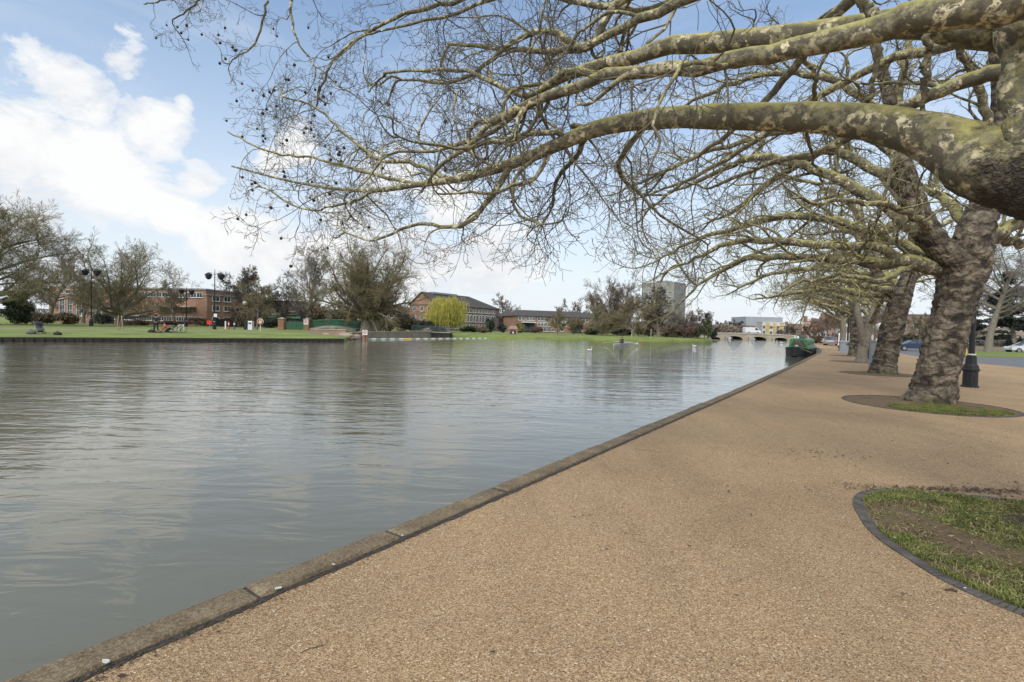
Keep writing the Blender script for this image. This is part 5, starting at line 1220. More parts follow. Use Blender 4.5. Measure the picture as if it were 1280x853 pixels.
# 1 long brick block, left
q = quad(gx(61, 112), gx(257, 108), 112, 108, 14)
b1 = block('brick_block', 'long flat-roofed brick block with rows of white windows on the left', 'building', q, G0, gz(200, 362, 110) - G0, 'brick', 'flat', roofmat='concrete')
L1v = q[1] - q[0]; Hb = gz(200, 362, 110) - G0
sp = grid_spec(19, [.9], 1.25, 1.0, .40, .99, rows=1) + grid_spec(12, [Hb - 1.7], 1.5, 1.1, .55, .98) + [(u, 1.5, 1.3, 3.8, dict(rows=3)) for u in (.09, .14, .20, .235, .29, .33)] + grid_spec(6, [Hb - 1.4], 1.5, 1.0, .06, .34)
windows(b1, (0, 0), L1v, sp)
mb = MB(); mb.box((L1v[0] * .82, L1v[1] * .82 - .9, Hb * .52), (9, 1.8, .18), math.atan2(L1v[1], L1v[0])); mb.build('canopy', 'offwhite', b1)
q = quad(gx(258.5, 107), gx(278, 107), 107, 112, 12)
b1b = block('brick_block', 'taller corner block of red brick behind the clear lamp post', 'building', q, G0, gz(268, 370, 108) - G0, 'brick', 'flat', roofmat='concrete')
windows(b1b, (0, 0), q[1] - q[0], grid_spec(2, [.8, 3.3, 5.4], 1.5, 1.15, .1, .9))
q = quad(gx(278.5, 116), gx(305, 116), 116, 118, 12)
b1c = block('brick_block', 'lower brick wing with white windows behind the rounded dark tree', 'building', q, G0, gz(285, 377, 116) - G0, 'brick', 'flat', roofmat='concrete')
windows(b1c, (0, 0), q[1] - q[0], grid_spec(3, [.8, 3.3], 1.5, 1.15, .05, .95))
# 2 dark glazed building
q = quad(gx(318, 128), gx(374, 128), 128, 128, 14)
H2 = gz(340, 377, 128) - G0
b2_ = block('dark_pavilion', 'low dark building with a strip of glazing behind the bare trees', 'building', q, G0, H2, 'wood_dark', 'flat', roofmat='wood_dark')
windows(b2_, (0, 0), q[1] - q[0], grid_spec(11, [H2 * .50], .9, .9, frame='stone') + grid_spec(9, [.7], 1.0, 1.5, frame='wood_dark'))
mb = MB(); mb.box(((q[1][0] - q[0][0]) / 2, -.25, H2 * .38), (q[1][0] - q[0][0] + .6, .4, .5)); mb.build('fascia', 'green_rail', b2_)
# 3 tan terrace behind the giant tree
q = quad(gx(466, 135), gx(528, 135), 135, 140, 12); H3 = gz(500, 392.5, 137) - G0
b3 = block('tan_terrace', 'long low tan building with dark roof behind the giant tree', 'building', q, G0, H3, 'stone_tan', 'hip', 2.0, 'roof_brown')
windows(b3, (0, 0), q[1] - q[0], grid_spec(8, [.8], 1.1, 1.2) + grid_spec(8, [H3 - 1.2], 1.1, .9))
# 4 main brick building with the long slate roof
q = [np.array([gx(543, 128), 128.]), np.array([gx(623, 152), 152.])]
t = (q[1] - q[0]) / np.linalg.norm(q[1] - q[0]); n_ = np.array([-t[1], t[0]])
q += [q[1] + n_ * 9, q[0] + n_ * 9]
H4 = gz(545, 381, 128) - G0
b4 = block('brick_hall', 'large three-storey brick building with a long grey roof behind the yellow willow', 'building', q, G0, H4, 'brick', 'hip', gz(535, 365, 128) - G0 - H4, 'roof', half=True)
L4 = np.linalg.norm(q[1] - q[0])
for rowz, hh, ww, st_ in ((H4 * .08, 1.35, 1.15, 'plain'), (H4 * .38, 1.5, 1.1, 'arch'), (H4 * .78, 1.1, 1.1, 'plain')):
    windows(b4, (0, 0), q[1] - q[0], [(.05 + .90 * (g + .5) / 9 + s * .022, rowz, ww, hh, dict(style=st_)) for g in range(9) for s in (-1, 1)])
windows(b4, q[3] - q[0], (0, 0), grid_spec(3, [H4 * .08, H4 * .4, H4 * .75], 1.1, 1.3))
mb = MB(); c_ = (q[0] + q[1] + q[2] + q[3]) / 4 - q[0] - t * 6; mb.box((*c_, gz(535, 365, 128) - G0 + .1), (10, 1.6, .5), math.atan2(t[1], t[0])); mb.build('rooflight', 'steel', b4)
p_ = t * L4 * .93 + np.array([t[1], -t[0]]) * 1.3; mb = MB(); mb.box((*p_, H4 * .3), (3.0, 2.4, H4 * .62), math.atan2(t[1], t[0])); po = mb.build('porch', 'roof', b4)
# 5 gabled house
q = quad(gx(623, 150), gx(643, 150), 150, 150, 10); H5 = gz(640, 396, 150) - G0
b5 = block('gabled_house', 'brick house with a brown gable between the two long brick buildings', 'house', q, G0, H5, 'brick', 'hip', gz(632, 388, 150) - gz(632, 396, 150), 'roof')
windows(b5, (0, 0), q[1] - q[0], grid_spec(3, [.7, H5 * .6], 1.0, 1.1, .1, .9))
# 6 long building
q = quad(gx(645.5, 138), gx(745, 146), 138, 146, 12); H6 = gz(660, 395, 138) - G0
b6 = block('brick_terrace', 'long two-storey brick building with white awnings on the far bank', 'building', q, G0, H6, 'brick', 'hip', gz(660, 387.5, 138) - gz(660, 395, 138), 'roof')
windows(b6, (0, 0), q[1] - q[0], [(u, H6 - 1.25, .95, .95, {}) for u in (.04, .08, .14, .17, .20, .27, .31, .35, .44, .47, .56, .6, .7, .74, .84, .88, .95)]
        + [(u, H6 * .40, .8, .8, dict(style='arch')) for u in (.27, .31, .35, .39, .46, .56, .6, .94)] + [(u, .4, .95, 1.0, {}) for u in (.06, .12, .27, .31, .35, .39, .45, .56, .7, .75, .94)])
for u0, u1 in ((.07, .22), (.68, .82)):
    a = (q[1] - q[0]) * u0; b_ = (q[1] - q[0]) * u1; m_ = (a + b_) / 2; mb = MB(); mb.box((m_[0], m_[1] - 1.0, H6 * .62), (np.linalg.norm(b_ - a), 2.0, .28), math.atan2(*(b_ - a)[::-1])); mb.build('awning', 'white', b6)
    mb = MB(); mb.box((m_[0], m_[1] - .3, H6 * .3), (np.linalg.norm(b_ - a) * .96, .5, H6 * .5), math.atan2(*(b_ - a)[::-1])); mb.build('bay', 'glass', b6)
# brick hut at the water
x = gx(641.5, 97); r = empty('brick_hut', (x, 97, .05), 0, 'small dark brick hut with a sloped roof and white emblem near the water', 'hut')
mb = MB(); mb.prism([(-.85, -.6), (.85, -.6), (.85, .6), (-.85, .6)], 0, 1.25); mb.build('wall', 'brick', r)
mb = MB(); mb.add([(-1.0, -.75, 1.2), (1.0, -.75, 1.2), (1.0, .75, 1.2), (-1.0, .75, 1.2), (-.6, 0, 1.85), (.6, 0, 1.85)], [(0, 1, 5, 4), (1, 2, 5), (2, 3, 4, 5), (3, 0, 4), (0, 3, 2, 1)]); mb.build('roof', 'brick_far', r)
mb = MB(); mb.box((0, -.61, .55), (1.1, .03, .8)); d_ = mb.build('door', 'wood_dark', r); mb = MB(); mb.add([(-.25, -.635, .4), (.25, -.635, .4), (0, -.635, .85)], [(0, 1, 2)]); mb.build('emblem', 'white', d_)
# tower block
q = quad(gx(801, 262), gx(841, 250), 262, 250, 14); Ht = gz(820, 354, 256) - G0
tb = block('tower_block', 'grey concrete tower block rising above the bare trees', 'tower block', q, G0, Ht, 'concrete', 'flat', roofmat='concrete', over=.1)
windows(tb, (0, 0), q[1] - q[0], grid_spec(6, [1.0 + 2.75 * i for i in range(int(Ht / 2.75) - 1)], 1.7, 1.3, .03, .97, frame='offwhite', bar=.12))
mb = MB(); c_ = sum(q) / 4 - q[0]; mb.box((*c_, Ht + .9), (7, 5, 1.4)); mb.build('plant_room', 'concrete', tb)
# beyond the bridge
q = quad(gx(932, 300), gx(978, 300), 300, 300, 20); Hf = gz(950, 397, 300) - G0
ob = block('office_slab', 'wide blue-grey office slab beyond the stone bridge', 'office block', q, G0, Hf, 'concrete_blue', 'flat', roofmat='concrete_blue', over=.1)
windows(ob, (0, 0), q[1] - q[0], grid_spec(9, [1.2 + 3.0 * i for i in range(int(Hf / 3.0) - 1)], 1.7, 1.2, .02, .98, frame='concrete', bar=.14))
q = quad(gx(953, 235), gx(985, 235), 235, 232, 12); Hf = gz(965, 403.5, 235) - G0
fb = block('apartment_building', 'white and yellow apartment building in front of the blue-grey slab', 'apartment building', q, G0, Hf, 'offwhite', 'flat', roofmat='offwhite', over=.2)
for u in (.18, .42, .66, .90):
    mb = MB(); mb.box(((q[1] - q[0])[0] * u, (q[1] - q[0])[1] * u - .35, Hf / 2), (1.2, .5, Hf - .3)); mb.build('bay', 'yellowrender', fb)
windows(fb, (0, 0), q[1] - q[0], [(u, z, 1.2, 1.5, {}) for z in np.arange(1.0, Hf - 1.8, 2.6) for u in (.06, .30, .54, .78)])
for px0, px1, Y, top, mat, rf, lb in [(986.5, 1002, 200, 405, 'brick_far', 'gable', 'pale brick house just right of the apartment building'), (1002.5, 1013, 175, 402, 'pink', 'flat', 'pinkish flat-fronted house beyond the green boat'),
        (1013.5, 1024, 150, 399, 'brick', 'gable', 'red brick house above the green boat roof'), (1024.5, 1036, 135, 402, 'white', 'gable', 'white house behind the row of trunks'),
        (1036.5, 1052, 125, 396, 'pink', 'gable', 'salmon-coloured house seen through the branches'), (1053, 1085, 118, 392, 'offwhite', 'hip', 'large cream house behind the far trunks'), (1118, 1178, 108, 394, 'brick_far', 'flat', 'wide tan building behind the navy car')]:
    q = quad(gx(px0, Y), gx(px1, Y), Y, Y - 2, 9); Hh = gz(px0, top, Y) + .1 - (2.0 if rf != 'flat' else 0)
    hb = block('town_house', lb, 'house', q, -.1, Hh, mat, rf, 2.0, 'roof_brown' if rf != 'flat' else 'concrete')
    Lw = np.linalg.norm(q[1] - q[0]); nc = max(2, int(Lw / 2.6))
    windows(hb, (0, 0), q[1] - q[0], grid_spec(nc, list(np.arange(.8, Hh - 1.5, 2.6)), 1.1, 1.4))
    if rf != 'flat': mb = MB(); mb.box((Lw * .2, 4, Hh + 2.2), (.9, .6, 1.6)); mb.build('chimney', 'brick', hb)

# stone bridge
def stone_bridge():
    Y = 150.; x0, x1 = gx(868, Y), gx(1000, Y); r = empty('stone_bridge', (x0, Y, WZ), 0, 'low arched stone bridge crossing the far end of the river', 'bridge')
    L = x1 - x0; top = gz(940, 417.6, Y) - WZ; par = top
    arches = [(gx(a, Y) - x0, gx(b_, Y) - x0) for a, b_ in ((887, 901), (908.6, 929), (938.5, 959), (967.5, 985))]
    crown = [gz(894, 421.3, Y) - WZ, gz(919, 420.4, Y) - WZ, gz(949, 421.2, Y) - WZ, gz(976, 422.4, Y) - WZ]
    N = 330; zi = []
    for i in range(N + 1):
        x = L * i / N; z = -0.8
        for (a, b_), c in zip(arches, crown):
            if a < x < b_:
                u = (2 * x - a - b_) / (b_ - a); z = c * math.sqrt(max(0, 1 - u * u)) ** .9
        zi.append(z)
    zt_ = lambda i: top - .7 * abs(i / N - .45) ** 1.5
    mb = MB()
    for y_ in (0, 7):
        for i in range(N):
            a, b_ = L * i / N, L * (i + 1) / N
            f = [(a, y_, zi[i]), (b_, y_, zi[i + 1]), (b_, y_, zt_(i + 1)), (a, y_, zt_(i))]; mb.add(f if y_ == 0 else f[::-1], [(0, 1, 2, 3)])
    for i in range(N):
        a, b_ = L * i / N, L * (i + 1) / N
        if zi[i] > -.5 or zi[i + 1] > -.5: mb.add([(a, 0, zi[i]), (a, 7, zi[i]), (b_, 7, zi[i + 1]), (b_, 0, zi[i + 1])], [(0, 1, 2, 3)])
        mb.add([(a, 0, zt_(i)), (b_, 0, zt_(i + 1)), (b_, 7, zt_(i + 1)), (a, 7, zt_(i))], [(0, 1, 2, 3)])
    mb.build('arches', 'stone', r)
    mb = MB()
    for i in range(0, N, 10):
        a, b_ = L * i / N, L * (i + 10) / N
        for y_ in (-.12,): mb.box(((a + b_) / 2, y_ + .1, (zt_(i) + zt_(i + 10)) / 2 + .10), (b_ - a + .02, .36, .22))
    mb.build('parapet', 'offwhite', r)
    for (a, b_) in list(zip([x[1] for x in arches[:-1]], [x[0] for x in arches[1:]])):
        mb = MB(); c = (a + b_) / 2; mb.prism([(c - (b_ - a) / 2 * .7, -.01), (c, -.9), (c + (b_ - a) / 2 * .7, -.01)], -.8, top * .45); mb.build('cutwater', 'stone', r)
    return x0, top + WZ
bx0, btop = stone_bridge()

# ------------------------------------------------------------------ vehicles
def car(name, label, loc, rz, mat, van=False, group='cars parked and passing beyond the trees'):
    r = empty(name, loc, rz, label, 'van' if van else 'car', group)
    L, W_, H_ = (4.9, 1.95, 2.0) if van else (4.3, 1.78, 1.42)
    if van: body = [(-2.45, .35), (-2.45, 1.85), (-2.3, 2.0), (1.05, 2.0), (1.3, 1.9), (1.85, 1.15), (2.4, .95), (2.45, .4)]; cab = [(.55, 1.18), (.55, 1.78), (1.1, 1.78), (1.55, 1.18)]
    else: body = [(-2.1, .35), (-2.15, .75), (-2.0, .95), (-1.55, .98), (1.0, .95), (1.9, .78), (2.13, .6), (2.13, .35)]; cab = [(-1.6, .96), (-.95, 1.38), (-.5, 1.42), (.2, 1.4), (1.0, .95)]
    def sec(prof, w0, shrink):
        pass
    mb = MB(); n = len(body)
    w_ = W_ / 2
    L1_ = [(x, -w_ * (1 if z < 1.0 or not van else .94), z) for x, z in body]; L2_ = [(x, w_ * (1 if z < 1.0 or not van else .94), z) for x, z in body]
    mb.add(L1_ + L2_, [tuple(range(n)), tuple(range(n, 2 * n))[::-1]] + [(i, n + i, n + (i + 1) % n, (i + 1) % n) for i in range(n)])
    bo_ = mb.build('body', mat, r, bevel=.06)
    if not van:
        mb = MB(); k = len(cab); wl = [w_ * (.93 if z < 1.0 else .72) for x, z in cab]
        mb.add([(x, -w1, z) for (x, z), w1 in zip(cab, wl)] + [(x, w1, z) for (x, z), w1 in zip(cab, wl)], [tuple(range(k)), tuple(range(k, 2 * k))[::-1]] + [(i, k + i, k + (i + 1) % k, (i + 1) % k) for i in range(k)])
        mb.build('window', 'glass', r, bevel=.03)
        mb = MB(); mb.box((-.36, 0, 1.425), (1.3, W_ * .66, .04)); mb.build('roof', mat, r, bevel=.015)
        mb = MB(); [mb.tube([(-.05, s * w_ * .9, .97), (-.1, s * w_ * .725, 1.40)], .035, 4) for s in (-1, 1)]; [mb.tube([(x0_, s * w_ * .94, .95), (x1_, s * w_ * .73, 1.40)], .04, 4) for s in (-1, 1) for x0_, x1_ in ((1.02, .22), (-1.62, -.95))]; mb.build('pillar', mat, r)
    else:
        mb = MB(); [mb.add([(x, s * (w_ + .004), z) for x, z in cab], [tuple(range(4))]) for s in (-1, 1)]; mb.add([(1.36, -.8, 1.85), (1.36, .8, 1.85), (1.84, .85, 1.2), (1.84, -.85, 1.2)], [(0, 1, 2, 3)]); mb.build('window', 'glass', r)
    first = None
    for x in (-1.3, 1.35):
        for s in (-1, 1):
            mb = MB(); mb.tube([(x, s * (w_ - .2), .32), (x, s * (w_ + .01), .32)], .32, 16); wh = mb.build('wheel', 'rubber', r)
            mb = MB(); mb.tube([(x, s * (w_ + .0), .32), (x, s * (w_ + .02), .32)], .2, 12); mb.build('rim', 'steel', wh)
    for s in (-1, 1):
        mb = MB(); mb.box((body[-2][0] - .02, s * w_ * .72, .66), (.1, .34, .14)); mb.build('headlight', 'lamp_glass', r); mb = MB(); mb.box((body[1][0] + .02, s * w_ * .78, .78), (.1, .26, .16)); mb.build('tail_light', 'red', r)
    return r
car('parked_car', 'navy car passing behind the leaning burred tree', (gx(1143, 61), 61, -.1), 2.9, 'blue_car')
car('parked_car', 'white car cut off by the right edge of the photo', (gx(1284, 64), 64, -.1), 2.95, 'white_car')
car('parked_car', 'white car behind the shrub bed, left of the pale trunk', (gx(1222, 86), 86, -.1), .1, 'white_car')
car('parked_car', 'silver car behind the shrub bed, right of the pale trunk', (gx(1253, 88), 88, -.1), .1, 'grey_car')
car('parked_car', 'silver car parked past the farthest tree trunk', (gx(1040, 78), 78, -.1), .9, 'grey_car')
car('parked_car', 'white car parked left of the farthest tree trunk', (gx(1033, 96), 96, -.1), .9, 'white_car')
car('parked_van', 'white van seen between the far trunks', (gx(1060, 66), 66, -.1), .95, 'white_car', True)
car('parked_car', 'dark car parked beside the far white van', (gx(1080, 62), 62, -.1), .95, 'blue_car')
car('parked_car', 'white car glimpsed past the blue-grey pillar sign', (gx(1104, 66), 66, -.1), 1.0, 'white_car')
car('parked_van', 'white van crossing the stone bridge', (gx(941, 152), 152.5, btop - .02), 0, 'white_car', True)

# ------------------------------------------------------------------ traffic island, planting bed, wall
isl = smoothline([(42.7, 47.0), (45.5, 46.9), (49.2, 47.6), (60, 49.5), (84, 54), (92, 62), (84, 70), (64, 66), (52, 58), (45, 49.5), (42.7, 47.0)], 60)[:-1]
flat_poly('traffic_island_grass', isl, 0.0, 'lawn', skirt=.12)
def bed():
    P = quad(gx(1212, 72), gx(1330, 66), 72, 66, 7); r = empty('raised_bed', (*P[0], -.1), 0, 'long raised planting bed with a low stone edge behind the traffic island', 'planter')
    c = [p - P[0] for p in P]; mb = MB(); mb.prism([tuple(x) for x in c], 0, .62); mb.build('edge', 'stone_tan', r)
    mid = sum(c) / 4; a = (c[1] - c[0]); t = a / np.linalg.norm(a)
    o = leaf_cloud('planting', (0, 0, 0), (np.linalg.norm(a) / 2 * 1.0, 3.1, .45), 9000, .09, 'shrub_brown', r, 77, 40); o.location = (mid[0], mid[1], .7); o.rotation_euler.z = math.atan2(a[1], a[0])
bed()
def topiary(px, Y, h, label):
    x = gx(px, Y); r = empty('conical_shrub', (x, Y, .5), 0, label, 'shrub', 'dark clipped cones in the raised bed'); rng = np.random.default_rng(int(px)); n = 3500
    z = rng.random(n) ** 1.4 * h; rad = (1 - z / h) * .45 * h * np.sqrt(rng.uniform(.6, 1, n)); a = rng.random(n) * 2 * PI
    p_ = np.stack([rad * np.cos(a), rad * np.sin(a), z], 1); u = norm(rng.normal(size=(n, 3))) * .07; v = norm(np.cross(u, rng.normal(size=(n, 3)))) * .05
    raw_mesh('foliage', np.stack([p_ - u - v, p_ + u - v, p_ + u + v, p_ - u + v], 1), np.arange(4 * n).reshape(n, 4), 'evergreen_dark', False, r)
    mb = MB(); mb.tube([(0, 0, -.4), (0, 0, h * .8)], .06, 6); mb.build('stem', 'bark_grey', r)
topiary(1262, 70, 1.5, 'left dark conical shrub in the raised bed'); topiary(1276, 70, 1.5, 'right dark conical shrub in the raised bed')
q = quad(gx(1240, 92), gx(1330, 92), 92, 90, 10)
hb = block('tan_building', 'tan sloping-roofed building behind the dark cones', 'building', q, -.1, gz(1270, 422, 92), 'stone_tan', 'hip', 1.6, 'stone_tan')
windows(hb, (0, 0), q[1] - q[0], grid_spec(5, [.5], 1.1, .8))

# ------------------------------------------------------------------ trees
def treeline(name, x0, x1, Y, h, n, mat, seed, label, base=0.0):
    rng = np.random.default_rng(seed); x = rng.uniform(x0, x1, n)
    top = h * (.55 + .45 * np.array([mnoise.noise(Vector((a * .05, seed, 0))) + .5 * mnoise.noise(Vector((a * .17, seed, 4))) for a in x]) + .25)
    z = rng.random(n) ** .8 * np.maximum(top, .5); p_ = np.stack([x, Y + rng.normal(size=n) * 4, z + base], 1)
    u = norm(rng.normal(size=(n, 3))) * .35; v = norm(np.cross(u, rng.normal(size=(n, 3)))) * .12
    o = raw_mesh(name, np.stack([p_ - u - v, p_ + u - v, p_ + u + v, p_ - u + v], 1), np.arange(4 * n).reshape(n, 4), mat, False); tag(o, label, 'trees', kind='stuff')
treeline('distant_trees', -330, 130, 300, 7.0, 42000, 'twig_brown', 3, 'distant mass of bare trees behind the far bank buildings')
treeline('distant_trees', 20, 78, 165, 5.0, 9000, 'twig_brown', 9, 'thicket behind the far lawn near the tower block', .2)
treeline('distant_trees', 115, 420, 185, 8.0, 42000, 'twig_grey', 5, 'hazy line of trees across the road on the right')
def T(px, Y, top, wpx, seed, label, group='bare trees along the far bank', base=None, name='bare_tree', rmult=1.0, **kw):
    x = gx(px, Y); z = zl(x, Y) if base is None else base
    H = gz(px, top, Y) - z; W_ = wpx * Y / FPX
    kw.setdefault('trunk_r', max(.12, H * .028) * rmult)
    kw.setdefault('twig_r', max(.009, Y * .00018))
    return bare_tree(name, label, 'tree', (x, Y, z), H, W_, seed, group=group, **kw)
T(-8, 64, 236, 205, 101, 'tall wide bare tree cut by the left edge of the photo', mat_t='twig_olive', nl=26, dens=1.2, trunk_h=.17, rmult=1.0, fuzz=1.2)
T(62, 92, 308, 110, 102, 'thin bare tree between the left edge tree and the spreading one', mat_t='twig_brown', nl=11, trunk_h=.2)
T(150, 84, 309, 158, 103, 'low spreading many-stemmed bare tree in front of the brick block', mat_t='twig_olive', stems=5, nl=16, trunk_h=.10, trunk_r=.6, trop=.03, dens=1.0)
T(104, 100, 335, 50, 104, 'small brownish bare tree behind the left tall lamp post', mat_t='twig_brown', nl=9, trunk_h=.15)
T(218, 102, 352, 50, 118, 'small bare tree before the right end of the brick block', mat_t='twig_brown', nl=9, trunk_h=.2)
T(309, 104, 336, 68, 105, 'rounded dense dark bare tree right of the clear lamp post', mat_t='twig_dark', nl=16, trunk_h=.1, dens=1.15, limb_ang=(15, 60))
T(321, 76, 352, 50, 106, 'slender pale-trunked olive tree behind the lifebuoy', mat_t='twig_olive', nl=12, trunk_h=.24, trunk_r=.16, dens=1.0)
T(352, 112, 354, 46, 107, 'dark bare tree behind the left brick pillar', mat_t='twig_dark', nl=12, trunk_h=.15)
T(384, 106, 311, 70, 108, 'tall upright bare tree above the brick pillars', mat_t='twig_grey', nl=14, trunk_h=.14, limb_el=(25, 88), trop=.08)
T(458, 80, 302, 134, 109, 'giant many-limbed bare tree beside the footbridge', mat_t='twig_olive', stems=6, nl=28, trunk_h=.15, trunk_r=1.0, dens=1.12, trop=.04)
T(628, 168, 365, 40, 110, 'thin bare tree above the gabled house', mat_t='twig_grey', nl=9, trunk_h=.3, dens=.8)
T(704, 175, 373, 28, 111, 'left bare tree above the long grey roof', mat_t='twig_grey', nl=8, dens=.85)
T(722, 178, 374, 28, 112, 'middle bare tree above the long grey roof', mat_t='twig_grey', nl=8, dens=.8)
T(738, 172, 376, 22, 113, 'right bare tree above the long grey roof', mat_t='twig_grey', nl=8, dens=.8)
T(697, 108, 390, 34, 114, 'small olive tree in front of the long brick building', mat_t='twig_olive', nl=9, trunk_h=.15, trunk_r=.14)
T(717, 112, 394, 26, 115, 'shorter olive tree right of it, before the second awning', mat_t='twig_olive', nl=8, trunk_h=.15, trunk_r=.12)
T(769, 122, 345, 68, 116, 'tall dense bare tree left of the tower block', mat_t='twig_brown', stems=3, nl=18, trunk_h=.12, limb_el=(15, 88), dens=1.05, trunk_r=.6, trop=.08)
T(752, 110, 383, 52, 117, 'broad olive-toned tree under the tall dense one', mat_t='twig_olive', nl=14, trunk_h=.1, stems=3, trunk_r=.22, droop=.05)
T(792, 112, 376, 52, 119, 'drooping olive tree between tall tree and tower block', mat_t='twig_olive', nl=14, trunk_h=.1, droop=.06, trunk_r=.2)
T(824, 122, 359, 50, 120, 'dark bare tree standing in front of the tower block', mat_t='twig_dark', nl=13, trunk_h=.25, trunk_r=.62, limb_ang=(20, 65))
T(815, 128, 385, 34, 121, 'brownish tree left of the dark trunk by the tower', mat_t='twig_red', nl=10, trunk_h=.08, droop=.03)
T(846, 116, 384, 42, 122, 'pale brown thicket tree right of the tower block', mat_t='twig_grey', nl=12, trunk_h=.08, stems=2, droop=.03)
T(866, 118, 387, 36, 123, 'grey-brown bare tree near the end of the far bank', mat_t='twig_brown', nl=11, trunk_h=.08, stems=2)
T(881, 124, 390, 30, 124, 'last bare tree before the bridge on the far bank', mat_t='twig_dark', nl=11, trunk_h=.1)
for i, (px, Y, top, w_, lb) in enumerate([(897, 260, 401, 18, 'dark tree just above the left arch of the bridge'), (908, 280, 402, 18, 'greyish tree above the second bridge arch'), (919, 270, 400, 22, 'wider greyish tree left of the office slab'), (930, 255, 409, 12, 'small tree at the foot of the office slab'), (988, 190, 407, 18, 'dark tree right of the apartment building'), (976, 185, 412, 14, 'low dark tree above the right bridge arch')]):
    T(px, Y, top, w_, 130 + i, lb, base=0.2, mat_t='twig_dark' if i % 2 == 0 else 'twig_grey', nl=9, dens=.85, trunk_h=.08)
for i, (px, Y, top, w_, mt, lb) in enumerate([(1014, 92, 405, 26, 'twig_red', 'reddish bare tree behind the roof of the green boat'), (1036, 84, 388, 40, 'twig_red', 'reddish bare tree beyond the farthest trunk'), (1062, 96, 375, 50, 'twig_brown', 'brownish bare tree behind the far lamp posts'), (1100, 98, 372, 60, 'twig_brown', 'brown tree behind the second burred trunk'), (1150, 92, 393, 36, 'twig_olive', 'rounded olive tree behind the navy car')]):
    T(px, Y, top, w_, 140 + i, lb, base=-.1, mat_t=mt, nl=10, trunk_h=.14, group='bare trees across the road')
T(1237, 62, 285, 130, 150, 'pale-trunked bare tree across the road near the right edge', base=-.1, mat_t='twig_grey', nl=13, trunk_h=.28, trunk_r=.42, limb_ang=(25, 75), group='bare trees across the road')
T(1300, 84, 300, 110, 151, 'bare tree beyond the white car at the right edge', base=-.1, mat_t='twig_grey', nl=11, trunk_h=.2, group='bare trees across the road')
T(1195, 104, 330, 70, 152, 'greyish bare tree far behind the lamp post shaft', base=-.1, mat_t='twig_grey', nl=11, trunk_h=.2, group='bare trees across the road')
# evergreen trees across the road
def cedar(px, Y, top, wpx, seed, label, base=-.1, mat='evergreen_dark'):
    x = gx(px, Y); H = gz(px, top, Y) - base; W_ = wpx * Y / FPX; root = empty('cedar_tree', (x, Y, base), 0, label, 'tree'); rng = np.random.default_rng(seed)
    l0 = grow(rng, np.array([[0, 0, -.1]]), np.array([[0, 0, 1.]]), np.array([H * .95]), np.array([H * .03]), 12, .02, .5)
    s, d, L, r = spawn(rng, l0, 34, .2, .98, (65, 95), (.3, .5), .4, .6); l1 = grow(rng, s, d, L, r, 8, .06, .5, -.01)
    tubes([(l0, 10), (l1, 5)], 'trunk', 'bark_grey', root)
    P = l1[0][:, 2:].reshape(-1, 3); n = 16000; k = rng.integers(0, len(P), n); p_ = P[k] + rng.normal(size=(n, 3)) * [W_ * .05, W_ * .05, .12]
    u = norm(rng.normal(size=(n, 3)) * [1, 1, .3]) * .16; v = norm(np.cross(u, rng.normal(size=(n, 3)))) * .06
    raw_mesh('crown', np.stack([p_ - u - v, p_ + u - v, p_ + u + v, p_ - u + v], 1), np.arange(4 * n).reshape(n, 4), mat, False, root)
cedar(1268, 80, 352, 80, 1, 'dark layered cedar behind the pale-trunked tree')
cedar(1215, 98, 385, 50, 2, 'dark evergreen seen left of the pale trunk')
cedar(20, 74, 366, 44, 3, 'dark evergreen under the left edge tree', base=.3, mat='evergreen')
